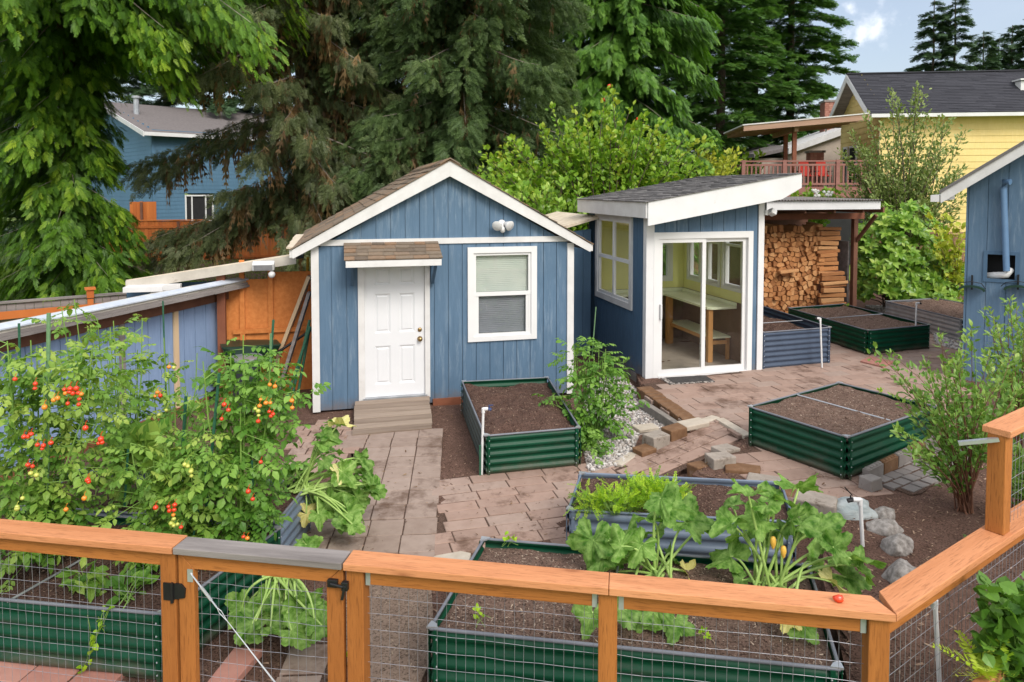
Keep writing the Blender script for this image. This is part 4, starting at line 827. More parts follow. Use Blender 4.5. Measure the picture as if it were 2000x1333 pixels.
# ---------------------------------------------------------------- covered passage between lean-to and shed
cp = thing('covered_passage', 'covered passage with chipboard wall and cream roof left of the shed', 'lean-to', SH.o, SH.a)
yf = .9; A, B = SH.pix(262, 556, 1, yf), SH.pix(574, 508, 1, yf)
sl_ = (B[2] - A[2]) / (B[0] - A[0])
def rzp(x): return A[2] + sl_ * (x - A[0])
x0, x1 = A[0] - .1, -.26
m = MB(); m.hexa([(x0, yf, rzp(x0) + .0), (x1, yf, rzp(x1)), (x1, yf + 1.9, rzp(x1) - .16), (x0, yf + 1.9, rzp(x0) - .2), (x0, yf, rzp(x0) + .08), (x1, yf, rzp(x1) + .08), (x1, yf + 1.9, rzp(x1) - .06), (x0, yf + 1.9, rzp(x0) - .1)]); m.build('roof', m_roof_cream, cp)
m = MB(); m.hexa([(x0, yf - .03, rzp(x0) - .06), (x1, yf - .03, rzp(x1) - .06), (x1, yf - .001, rzp(x1) - .06), (x0, yf - .001, rzp(x0) - .06), (x0, yf - .03, rzp(x0) + .07), (x1, yf - .03, rzp(x1) + .07), (x1, yf - .001, rzp(x1) + .07), (x0, yf - .001, rzp(x0) + .07)]); m.build('fascia', m_fascia_old, cp)
yo = 1.25; xl = SH.pix(441, 600, 1, yo)[0]
m = MB()
for a, b in ((xl - .1, xl + .62), (xl + .63, xl + 1.25), (xl + 1.26, .02)): m.box(a, b, yo, yo + .02, -.05, rzp(a) - .16)
m.build('chipboard_wall', m_osb, cp)
m = MB()
for x in (xl + .2, xl + .6, xl + 1.22): m.box(x, x + .07, yo - .05, yo - .001, -.05, 2.0)
m.box(xl + .1, .0, yo - .055, yo - .03, .9, .97); m.build('stud', m_osb, cp)
m = MB(); x = SH.pix(432, 600, 1, 1.0)[0]; m.box(x - .05, x + .06, .95, 1.06, -.05, rzp(x)); m.build('post', m_wood_red, cp)
m = MB(); m.box(xl - 1.3, xl - .05, yf + .25, yf + .28, .2, rzp(xl - 1.3)); m.build('board_wall', m_blue_side, cp)
gx = A[0]; m = MB(); m.box(gx - .06, gx + .62, yf - .14, yf - .032, rzp(gx) - .08, rzp(gx) + .0); m.box(gx - .1, gx + .4, yf - .16, yf - .02, rzp(gx) - .09, rzp(gx) - .02); m.tube([(gx + .25, yf - .08, rzp(gx) - .09), (gx + .3, yf - .05, rzp(gx) - .17), (gx + .62, yf + .05, rzp(gx) - .24), (gx + .62, yf + .05, rzp(gx) - .8)], .038, 8); m.build('gutter', m_white_worn, cp)
fl = thing('floodlight', 'white square floodlight with sensor under the cream passage roof', 'floodlight', SH.wld(SH.pix(515, 525, 1, yf - .15)[0], yf - .15, SH.pix(515, 522, 1, yf - .15)[2]), SH.a)
m = MB(); m.xf = Matrix.Rotation(.35, 4, 'X'); m.box(-.15, .15, -.07, .05, -.03, .08); m.build('lamp_head', m_fitting, fl, bevel=.015)
m = MB(); m.xf = Matrix.Rotation(.35, 4, 'X'); m.box(-.125, .125, -.075, -.069, -.015, .065); m.build('lens', m_galv, fl)
m = MB(); m.ball((.11, -.02, -.11), .05); m.tube([(.11, -.02, -.07), (.11, .03, 0), (.11, .13, .02)], .018); m.build('motion_sensor', m_fitting, fl, smooth=True)
# things kept in the passage
def lean(name, label, cat, a, b, w, h, mat):
    m = MB(); m.bar(a, b, w, h, (1, 0, .1)); return tag(m.build(name, mat), label, cat)
lean('timber_plank', 'bare pale plank leaning against the left side of the shed', 'plank', SH.wld(-.75, 1.3, .0), SH.wld(-.08, 1.1, 1.75), .13, .05, m_pine)
lean('timber_plank', 'brown plank leaning behind the pale plank by the shed', 'plank', SH.wld(-.55, .9, .0), SH.wld(-.07, .8, 1.55), .1, .045, m_wood_grey)
lean('garden_rake', 'long yellow handled garden tool standing in the corner left of the shed', 'rake', SH.wld(-.18, 1.45, .2), SH.wld(-.12, 1.45, 2.0), .035, .035, M('yellow_handle', [(.55, .33, .02), (.65, .4, .04)]))
for k, (dx, t) in enumerate(((-.30, 1.12), (-.22, 1.2), (-.14, 1.05))):
    m = MB(); m.tube([SH.wld(dx - .12, .25 + .06 * k, 0), SH.wld(-.05 - .01 * k, .4 + .06 * k, t)], .02, 8)
    tag(m.build('garden_stake', m_stake), ['spare green stake leaning on the shed, outermost', 'spare green stake leaning on the shed, middle one and tallest', 'spare green stake leaning on the shed, closest to the wall'][k], 'stake', 'spare stakes leaning on the shed')
b = thing('wheelbarrow', 'dark green wheelbarrow with black handles in the passage', 'wheelbarrow', SH.wld(xl + .35, 1.1, 0), SH.a + .25)
m = MB(); m.hexa([(-.28, -.2, .5), (.25, -.2, .5), (.25, .2, .5), (-.28, .2, .5), (-.42, -.32, .82), (.4, -.32, .78), (.4, .32, .78), (-.42, .32, .82)]); m.build('tray', m_bin_green, b, bevel=.02)
for s in (-1, 1):
    m = MB(); m.tube([(-.5, s * .12, .35), (.2, s * .2, .55), (.95, s * .3, 1.02)], .02, 8); m.build('handle', m_black, b, smooth=True)
    m = MB(); m.tube([(.3, s * .2, .5), (.36, s * .2, .0)], .016, 6); m.build('leg', m_black, b)
m = MB(); m.xf = Matrix.Translation((-.55, 0, .2)) @ Matrix.Rotation(PI / 2, 4, 'X'); m.lathe([(.07, -.04), (.2, -.04), (.2, .04), (.07, .04)], n=18); m.build('wheel', m_black, b)
b = thing('bucket', 'dusty blue grey bucket with a pale lid behind the tomato plants', 'bucket', SH.wld(xl + .35, .62, 0), 0)
m = MB(); m.lathe([(.001, .01), (.17, 0), (.2, .62), (.21, .62), (.21, .66)], n=20); m.build('body', m_bin_blue, b, smooth=True)
m = MB(); m.lathe([(.22, .655), (.22, .69), (.001, .70)], n=20); m.build('lid', m_galv, b)

# ---------------------------------------------------------------- board fences at the back
def board_fence(name, label, a, b, h, mat, post_px=(), bw=.14, cap=False, rail=True, nposts=3, z0=0, top_rail=None):
    a = np.array(a, float); b = np.array(b, float); d = b - a; L = np.linalg.norm(d[:2]); ang = math.atan2(d[1], d[0])
    o = thing(name, label, 'fence', (a[0], a[1], z0), ang)
    m = MB(); x = 0
    while x < L: m.box(x, x + bw - .006, 0, .02, .05, h + random.uniform(-.01, .01)); x += bw
    m.build('boards', mat, o)
    if rail:
        m = MB(); m.box(0, L, -.04, -.001, .12, .22); m.box(0, L, -.04, -.001, h - .30, h - .2); m.box(0, L, -.045, .06, h + .01, h + .05); m.build('rails', mat, o)
    for k in range(nposts):
        x = L * (k + .5) / nposts; m = MB(); m.box(x - .05, x + .05, -.09, -.046, 0, h - .02)
        if cap: m.box(x - .06, x + .06, -.11, .04, h + .0, h + .16); m.box(x - .09, x + .09, -.14, .07, h + .16, h + .20)
        m.build('post', m_wood_brown if not cap else m_fence_o, o)
    return o
board_fence('board_fence', 'tall orange board fence in front of the blue house', D(190, 500, 28.5), D(700, 500, 30.5), 1.72, m_fence_o, nposts=5)
board_fence('board_fence', 'taller orange fence piece at the corner of the blue house', D(255, 470, 30.5), D(303, 470, 30.6), 2.5, m_fence_o, nposts=1, rail=False)
board_fence('board_fence', 'low fence with grey pickets and orange capped posts behind the lean-to', D(-120, 610, 12.2), D(262, 575, 14.0), .92, m_wood_grey, cap=True, nposts=2)
m = MB(); a, b = D(-120, 622, 12.1), D(245, 584, 13.9); a[2], b[2] = .72, .72; m.bar(a, b, .06, .14); tag(m.build('fence_rail', m_fence_o), 'orange rail along the grey picket fence', 'rail')
board_fence('board_fence', 'brown weathered board fence behind the rhododendron', D(1680, 520, 19.5), D(2100, 520, 19.0), 1.8, m_fence_b, nposts=4)
board_fence('board_fence', 'brown board fence glimpsed behind the bright green tree', D(820, 420, 23), D(1560, 420, 25), 1.7, m_fence_b, nposts=6)

# ---------------------------------------------------------------- houses
def lap_wall(mb, x0, x1, z0, zt, lap=.2, y=0., holes=(), depth=.012):
    """horizontal lapped boards, facing -y; zt(x) top line (concave tops need breaks by caller)"""
    z = z0
    while True:
        z2 = z + lap; top = max(zt(x0), zt(x1), zt((x0 + x1) / 2))
        if z >= top: break
        xs = np.linspace(x0, x1, 41); run = None
        ok = [zt(x) >= z + .01 for x in xs]; i = 0
        while i < 41:
            if ok[i]:
                j = i
                while j + 1 < 41 and ok[j + 1]: j += 1
                if j > i:
                    segs = [(xs[i], xs[j])]
                    for h in holes:
                        if h[2] < z2 - .02 and h[3] > z + .02: segs = [q for s in segs for q in ((s[0], min(s[1], h[0])), (max(s[0], h[1]), s[1])) if q[1] - q[0] > .01]
                    for a, b in segs: mb.add([(a, y - depth, z), (b, y - depth, z), (b, y, z2), (a, y, z2), (b, y + .02, z), (a, y + .02, z)], [(0, 1, 2, 3), (5, 4, 1, 0)], random.random())
                i = j + 1
            else: i += 1
        z = z2
# blue house far left
BH = Frame(np.array([*D(300, 400, 33.)[:2], 0]), 45)
bh = thing('blue_house', 'two storey blue lap sided house with grey roof behind the spruce', 'house', BH.o, BH.a)
ez = BH.pix(300, 256)[2]
m = MB(); lap_wall(m, 0, 9.5, 0, lambda x: ez, .19, holes=[(*sorted((BH.pix(361, 400)[0], BH.pix(417, 400)[0])), BH.pix(390, 432)[2], BH.pix(390, 381)[2])]); m.build('front_wall', m_blue_lap, bh)
TL = Matrix(((0, 1, 0, 0), (-1, 0, 0, 0), (0, 0, 1, 0), (0, 0, 0, 1)))       # face looking -x, local s runs from far (negative) to the corner at 0
hw = 7.5; rr_ = ez + hw * .25
m = MB(); m.xf = TL; lap_wall(m, -15, 0, 0, lambda s: rr_ - abs(-s - hw) * .25, .19); m.build('gable_wall', m_blue_lap_lit, bh)
m = MB(); m.box(-.03, .09, -.035, .0, 0, ez); m.box(-.035, -.005, 0, .1, 0, ez); m.build('corner_board', m_blue_lap, bh)
m = MB(); m.hexa([(-.5, -.5, ez - .25), (10, -.5, ez - .25), (10, hw, rr_ + .02), (-.5, hw, rr_ + .02), (-.5, -.5, ez - .1), (10, -.5, ez - .1), (10, hw, rr_ + .17), (-.5, hw, rr_ + .17)]); m.hexa([(-.5, hw, rr_ + .02), (10, hw, rr_ + .02), (10, 15.5, ez - .25), (-.5, 15.5, ez - .25), (-.5, hw, rr_ + .17), (10, hw, rr_ + .17), (10, 15.5, ez - .1), (-.5, 15.5, ez - .1)]); m.build('roof', m_roof_far, bh)
m = MB(); m.hexa([(-.54, -.52, ez - .32), (-.501, -.52, ez - .32), (-.501, hw, rr_ - .05), (-.54, hw, rr_ - .05), (-.54, -.52, ez - .09), (-.501, -.52, ez - .09), (-.501, hw, rr_ + .18), (-.54, hw, rr_ + .18)]); m.box(-.5, 10, -.56, -.51, ez - .27, ez - .1); m.build('fascia', m_white, bh)
a, b = sorted((BH.pix(361, 400)[0], BH.pix(417, 400)[0])); c_, d_ = BH.pix(390, 432)[2], BH.pix(390, 381)[2]
m = MB(); frame_rect(m, a, b, c_, d_, .07, -.04, .1); m.box(a + (b - a) * .22, a + (b - a) * .26, -.03, .05, c_, d_); m.box(a + (b - a) * .7, a + (b - a) * .74, -.03, .05, c_, d_); q = m.build('window_frame', m_vinyl, bh)
m = MB(); m.box(a + .05, b - .05, .03, .04, c_ + .05, d_ - .05); m.build('window_pane', m_dark, q)
m = MB(); m.tube([(.6, 4.2, rr_ - 1.1), (.6, 4.2, rr_ + .1)], .14, 10); m.lathe([(.22, 0), (.22, .12), (.001, .15)], (.6, 4.2, rr_ + .1)); m.build('vent_pipe', m_galv, bh)
# yellow house on the right
c0 = D(1700, 222, 28.); YH = Frame((c0[0], c0[1], 0), -7)
yh = thing('yellow_house', 'yellow lap sided house with dark roof at the upper right', 'house', YH.o, YH.a)
ez = c0[2]; rg = YH.pix(1655, 146, 0, 0.); yr, rz_ = rg[1], rg[2]; yr2 = yr * 2
print('yellow ridge', rg)
m = MB(); m.hexa([(0, 0, ez - .12), (16, 0, ez - .12), (16, yr, rz_ - .12), (0, yr, rz_ - .12), (0, 0, ez), (16, 0, ez), (16, yr, rz_), (0, yr, rz_)]); m.hexa([(0, yr, rz_ - .12), (16, yr, rz_ - .12), (16, yr2, ez - .12), (0, yr2, ez - .12), (0, yr, rz_), (16, yr, rz_), (16, yr2, ez), (0, yr2, ez)]); m.build('roof_deck', m_wood_grey, yh)
m = MB(); shingles(m, (-.03, -.05, ez + .01), (-.03, yr, rz_ + .01), (16.1, 0, 0), 26, 30, .018); m.box(-.03, 16, yr - .1, yr + .1, rz_ + .01, rz_ + .06); m.build('roof_shingles', m_roof_dark, yh)
m = MB()
for s, ya in ((1, 0), (-1, yr2)):
    m.hexa([(-.05, ya, ez - .3), (-.001, ya, ez - .3), (-.001, yr, rz_ - .3), (-.05, yr, rz_ - .3), (-.05, ya, ez + .0), (-.001, ya, ez + .0), (-.001, yr, rz_ + .0), (-.05, yr, rz_ + .0)] if s > 0 else [(-.05, yr, rz_ - .3), (-.001, yr, rz_ - .3), (-.001, ya, ez - .3), (-.05, ya, ez - .3), (-.05, yr, rz_), (-.001, yr, rz_), (-.001, ya, ez), (-.05, ya, ez)])
m.build('rake_board', m_white, yh)
m = MB(); m.box(0, 16, -.14, -.01, ez - .17, ez - .03); m.build('gutter', m_white, yh)
m = MB(); lap_wall(m, .55, 16, 0, lambda x: ez - .1, .26, .45, depth=.02); m.build('front_wall', m_yellow_lap, yh)
m = MB(); m.xf = Matrix(((0, 1, 0, .55), (-1, 0, 0, 0), (0, 0, 1, 0), (0, 0, 0, 1))); kk = (rz_ - ez) / yr
lap_wall(m, -yr2 + .4, -.45, 0, lambda s: rz_ - .12 - abs(-s - yr) * kk, .26, depth=.02); m.build('gable_wall', m_yellow_lap, yh)
m = MB(); m.prism([(0, 0), (.9, 0), (.45, .0)][0:2] + [(.45, .7)], -.02, 0); m.xf = None; m.v[-1] = m.v[-1] @ np.array([[0, -1, 0], [1, 0, 0], [0, 0, 1]]).T + np.array([.5, yr - .45, rz_ - 1.05]); m.build('gable_vent', m_vinyl, yh)
for pa, pb in (((1662, 1676)), ((1650, 1658))):
    yv = YH.pix(pa, 300, 0, .55)[1], YH.pix(pb, 300, 0, .55)[1]; z0, z1 = 3.2, 5.0; y0, y1 = min(yv), max(yv)
    m = MB(); m.box(.46, .52, y0, y1, z0, z1); q = m.build('window_frame', m_vinyl, yh); m = MB(); m.box(.45, .46, y0 + .1, y1 - .1, z0 + .1, z1 - .1); m.build('window_pane', m_dark, q)
vx = YH.pix(1990, 188, 1, 1.5); m = MB(); zv = ez + kk * 1.5; m.box(vx[0] - .05, vx[0] + .35, 1.3, 1.7, zv - .1, zv + .28); m.box(vx[0] - .12, vx[0] + .42, 1.2, 1.8, zv + .3, zv + .36); m.build('roof_vent', m_vinyl, yh)
# deck with balustrade and slatted roof
dk = thing('timber_deck', 'red brown timber deck with balusters beside the yellow house', 'deck', YH.o, YH.a)
P0, P1 = YH.pix(1445, 318, 1, -.3), YH.pix(1715, 313, 1, -.3); zr_ = P1[2]; zb_ = YH.pix(1650, 362, 1, -.3)[2]
m = MB(); m.box(P0[0], P1[0], -.36, -.24, zr_ - .06, zr_); m.box(P0[0], P1[0], -.33, -.27, zr_ - .22, zr_ - .14); m.box(P0[0], P1[0], -.33, -.27, zb_, zb_ + .09); m.build('handrail', m_wood_redd if 'm_wood_redd' in globals() else M('deck_stain', [(.24, .10, .085), (.32, .15, .125)], 4, (.3, 3, 3), rough=.7), dk)
m_deck = bpy.data.materials['deck_stain']
nb = int((P1[0] - P0[0]) / .17)
for k in range(nb):
    x = P0[0] + .1 + k * .17; m = MB(); m.box(x, x + .06, -.32, -.28, zb_ + .08, zr_ - .2); m.build('baluster', m_deck, dk)
for px in (1452, 1532, 1636): x = YH.pix(px, 330, 1, -.3)[0]; m = MB(); m.box(x - .07, x + .07, -.37, -.23, zb_ - .6, zr_ + .02); m.build('post', m_deck, dk)
m = MB(); m.box(P0[0], P1[0], -.34, -.28, zb_ - .5, zb_ - .14); m.box(P0[0], P1[0], -.27, 4, zb_ - .14, zb_ - .06); m.build('deck_floor', m_deck, dk)
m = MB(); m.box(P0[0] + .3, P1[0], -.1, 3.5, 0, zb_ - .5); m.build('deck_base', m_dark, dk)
rl_ = YH.pix(1432, 326, 1, 2.0)
m = MB()
for k in range(16): m.box(P0[0] - 1.2 + k * .12, P0[0] - 1.14 + k * .12, 1.98, 2.02, zb_, zr_ - .2)
m.box(P0[0] - 1.4, P0[0] + .6, 1.95, 2.05, zr_ - .2, zr_ - .1); m.build('side_railing', m_deck, dk)
pg = thing('patio_cover', 'slatted timber patio cover sloping up to the yellow house', 'pergola', YH.o, YH.a)
A0, A1 = YH.pix(1452, 251, 1, -.5), YH.pix(1697, 229, 1, -.5)
def pz(x): return A0[2] + (A1[2] - A0[2]) * (x - A0[0]) / (A1[0] - A0[0])
x0, x1 = A0[0], A1[0]
m = MB(); m.hexa([(x0, -.56, pz(x0) - .12), (x1, -.56, pz(x1) - .12), (x1, -.5, pz(x1) - .12), (x0, -.5, pz(x0) - .12), (x0, -.56, pz(x0) + .12), (x1, -.56, pz(x1) + .12), (x1, -.5, pz(x1) + .12), (x0, -.5, pz(x0) + .12)]); m.build('edge_beam', M('faded_redwood', [(.33, .20, .14), (.44, .28, .2)], 4, (.3, 3, 3), rough=.8), pg)
mfr = bpy.data.materials['faded_redwood']
m = MB(); n = 40
for k in range(n): a = x0 + (x1 - x0) * k / n; b = a + (x1 - x0) / n * .93; m.hexa([(a, -.5, pz(a) + .06), (b, -.5, pz(b) + .06), (b, 3.6, pz(b) + .06), (a, 3.6, pz(a) + .06), (a, -.5, pz(a) + .09), (b, -.5, pz(b) + .09), (b, 3.6, pz(b) + .09), (a, 3.6, pz(a) + .09)])
m.build('roof_slats', mfr, pg)
for yy in (.6, 1.6, 2.6, 3.5):
    m = MB(); m.hexa([(x0 + .1, yy, pz(x0) - .1), (x1, yy, pz(x1) - .1), (x1, yy + .05, pz(x1) - .1), (x0 + .1, yy + .05, pz(x0) - .1), (x0 + .1, yy, pz(x0) + .055), (x1, yy, pz(x1) + .055), (x1, yy + .05, pz(x1) + .055), (x0 + .1, yy + .05, pz(x0) + .055)]); m.build('rafter', mfr, pg)
m = MB(); m.hexa([(x0 - .05, -.6, pz(x0) + .1), (x1, -.6, pz(x1) + .12), (x1, 3.7, pz(x1) + .12), (x0 - .05, 3.7, pz(x0) + .1), (x0 - .05, -.6, pz(x0) + .15), (x1, -.6, pz(x1) + .16), (x1, 3.7, pz(x1) + .16), (x0 - .05, 3.7, pz(x0) + .15)]); m.build('roof_sheet', m_white_worn, pg)
for px, yy in ((1551, .1), (1534, 2.3)):
    x = YH.pix(px, 300, 1, yy)[0]; m = MB(); m.box(x - .08, x + .08, yy - .08, yy + .08, zb_ - .1, pz(x) - .08); m.build('post', m_wood_red, pg)
m = MB(); x = YH.pix(1551, 300, 1, .1)[0]; m.box(x - .08, x + .08, -.2, 3.4, pz(x) - .3, pz(x) - .1); m.build('cross_beam', mfr, pg)
# red garden chairs on the deck
def deck_chair(label, px, yy):
    x = YH.pix(px, 345, 1, yy)[0]; o = thing('garden_chair', label, 'chair', YH.wld(x, yy, zb_ - .06), YH.a, 'chairs on the deck')
    m = MB(); m.box(-.26, .26, -.25, .25, .42, .48); m.build('seat', m_red, o, bevel=.02)
    m = MB(); m.hexa([(-.26, .2, .48), (.26, .2, .48), (.26, .28, .48), (-.26, .28, .48), (-.2, .38, 1.05), (.2, .38, 1.05), (.2, .44, 1.05), (-.2, .44, 1.05)]); m.build('backrest', m_red, o, bevel=.02)
    for sx in (-1, 1):
        for sy in (-1, 1): m = MB(); m.tube([(sx * .24, sy * .22, 0), (sx * .24, sy * .22, .42)], .02, 6); m.build('leg', m_black, o)
        m = MB(); m.box(sx * .27 - .03, sx * .27 + .03, -.25, .3, .62, .66); m.build('armrest', m_black, o)
deck_chair('red cushioned chair behind the deck balusters, left one', 1574, .6); deck_chair('red cushioned chair behind the deck balusters near the corner post', 1608, .7)
# brick chimneys and beige house
def chimney(label, pa, pb, yt, yb, d):
    a, b = D(pa, yt, d), D(pb, yb, d); w_ = b[0] - a[0]; o = thing('brick_chimney', label, 'chimney', (a[0], d, 0), -.12)
    m = MB(); z = b[2] - 1.; k = 0
    m.box(.01, w_ - .01, .01, w_ - .01, z - 3.5, a[2] - .04)
    while z < a[2] - .1:
        for q in range(4): m.box(w_ / 4 * q + .008 + (.03 if k % 2 else 0), w_ / 4 * (q + 1), -.004, .02, z, z + .1)
        z += .115; k += 1
    m.build('stack', m_brick, o)
    m = MB(); m.box(-.05, w_ + .05, -.06, w_ + .05, a[2] - .04, a[2] + .06); m.build('cap', m_concrete, o)
chimney('red brick chimney rising above the slatted patio cover', 1611, 1641, 198, 222, 38); chimney('short brick chimney on the deck behind the yellow house corner', 1582, 1608, 297, 318, 31.5)
BG = Frame(np.array([*D(1640, 300, 42)[:2], 0]), 22)
bg_ = thing('beige_house', 'low beige neighbouring house seen under the patio cover', 'house', BG.o, BG.a)
a = BG.pix(1655, 262); b = BG.pix(1490, 305)
BE = Frame(np.array([*D(1545, 300, 35)[:2], 0]), -5); bg_.location = tuple(BE.o); bg_.rotation_euler = (0, 0, BE.a)
p_r, p_l, p_e = BE.pix(1652, 256), BE.pix(1545, 296), BE.pix(1490, 300)
m = MB(); m.prism([(p_l[0], 0), (p_r[0] + 2, 0), (p_r[0] + 2, p_r[2] + .7), (p_l[0], p_l[2])], 0, 6); m.build('wall', m_beige, bg_)
m = MB(); m.hexa([(p_l[0] - .2, -.3, p_l[2] - .15), (p_r[0] + 2, -.3, p_r[2] + .6), (p_r[0] + 2, 6, p_r[2] + .6), (p_l[0] - .2, 6, p_l[2] - .15), (p_l[0] - .2, -.3, p_l[2] + .15), (p_r[0] + 2, -.3, p_r[2] + .95), (p_r[0] + 2, 6, p_r[2] + .95), (p_l[0] - .2, 6, p_l[2] + .15)]); m.build('roof', m_white_worn, bg_)
m = MB(); m.box(p_e[0], p_l[0], .8, 5, 0, p_l[2] - .3); m.build('side_wall', m_beige, bg_); m = MB(); m.hexa([(p_e[0] - .3, .5, p_e[2] - .2), (p_l[0] + .2, .5, p_l[2] + .1), (p_l[0] + .2, 5, p_l[2] + .5), (p_e[0] - .3, 5, p_e[2] + .0), (p_e[0] - .3, .5, p_e[2]), (p_l[0] + .2, .5, p_l[2] + .25), (p_l[0] + .2, 5, p_l[2] + .7), (p_e[0] - .3, 5, p_e[2] + .2)]); m.build('side_roof', m_roof_far, bg_)

# ---------------------------------------------------------------- blue outbuilding at the right edge
RB = Frame(np.array([*D(1878, 735, 10.4)[:2], .1]), -36)
rb = thing('blue_outbuilding', 'blue outbuilding with vent pipe and white eave at the right edge', 'shed', RB.o, RB.a)
t0, t1 = RB.pix(1838, 379, 1, -.3), RB.pix(2000, 283, 1, -.3); sl_ = (t1[2] - t0[2]) / (t1[0] - t0[0]); zt = lambda x: t0[2] + sl_ * (x - t0[0]) - .1
h = RB.pix(1926, 545), RB.pix(1985, 498); HB = (h[0][0], h[1][0], h[0][2], h[1][2])
m = MB(); siding(m, 0, 3.0, -.1, zt, [HB], pitch=.24, phase=.03); m.build('front_wall', m_blue, rb)
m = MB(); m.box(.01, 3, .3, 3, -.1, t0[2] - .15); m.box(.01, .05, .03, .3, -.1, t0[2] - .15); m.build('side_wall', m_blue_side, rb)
m = MB(); m.hexa([(t0[0], -.33, t0[2] - .14), (3.5, -.33, t0[2] + sl_ * (3.5 - t0[0]) - .14), (3.5, -.30, t0[2] + sl_ * (3.5 - t0[0]) - .14), (t0[0], -.30, t0[2] - .14), (t0[0], -.33, t0[2] + .02), (3.5, -.33, t0[2] + sl_ * (3.5 - t0[0]) + .02), (3.5, -.30, t0[2] + sl_ * (3.5 - t0[0]) + .02), (t0[0], -.30, t0[2] + .02)]); m.build('rake_board', m_white_worn, rb)
m = MB(); m.hexa([(t0[0] - .02, -.35, t0[2] + .0), (3.5, -.35, t0[2] + sl_ * (3.5 - t0[0]) + .0), (3.5, 3, t0[2] + sl_ * (3.5 - t0[0])), (t0[0] - .02, 3, t0[2]), (t0[0] - .02, -.35, t0[2] + .05), (3.5, -.35, t0[2] + sl_ * (3.5 - t0[0]) + .05), (3.5, 3, t0[2] + sl_ * (3.5 - t0[0]) + .05), (t0[0] - .02, 3, t0[2] + .05)]); m.build('roof', m_shingle_g, rb)
m = MB(); m.box(t0[0] - .13, t0[0] - .021, -.34, 3, t0[2] - .12, t0[2] - .02); m.build('gutter', m_white_worn, rb)
p0, p1 = RB.pix(1962, 360, 1, -.06), RB.pix(1966, 530, 1, -.06)
m = MB(); m.tube([(p0[0] + .07, -.13, p0[2] + .03), (p0[0], -.09, p0[2] + .04), (p0[0] - .01, -.06, p0[2] - .06), (p1[0], -.06, p1[2])], .042, 12); m.build('vent_pipe', M('blue_painted_pipe', [(.10, .19, .33), (.13, .23, .38)], 4, rough=.45), rb, smooth=True)
m = MB(); frame_rect(m, HB[0] - .04, HB[1] + .04, HB[2] - .04, HB[3] + .04, .05, -.015, .03); m.build('opening_frame', m_blue_side, rb)
m = MB(); m.box(HB[0] - .05, HB[1] + .05, .25, .27, HB[2] - .1, HB[3] + .1); m.build('recess', m_dark, rb)  # near-black sheet painting the shade inside the opening
m = MB(); m.tube([(p1[0] + .05, .05, p1[2] + .02), (p1[0], .0, p1[2] - .06), (p1[0] - .1, .05, p1[2] - .08), (p1[0] - .22, .12, p1[2] - .1)], .05, 12); m.build('white_elbow', m_pvc, rb, smooth=True)
for px, lb in ((1898, 'dark green half round wall planter under the vent opening'), (1988, 'dark green half round wall planter cut by the right picture edge')):
    c_ = RB.pix(px, 566, 1, -.02); o = thing('wall_planter', lb, 'planter', RB.wld(c_[0], -.02, c_[2]), RB.a, 'half round planters on the blue wall')
    m = MB(); n = 16
    pr = [(.17 * math.cos(PI * k / n), .07 * math.sin(PI * k / n)) for k in range(n + 1)]
    m.prism([(x, z) for x, z in pr] + [(x * .86, z * .8 - .012) for x, z in pr[::-1]], -.12, -.01); m.build('tray', m_bin_green, o)
    m = MB(); m.tube([(-.2, -.06, .04), (-.15, -.08, .1), (0, -.09, .13), (.12, -.08, .11), (.17, -.06, .03)], .006, 6); m.box(-.012, .012, -.02, .0, .0, .22); m.build('hanger', m_black, o)
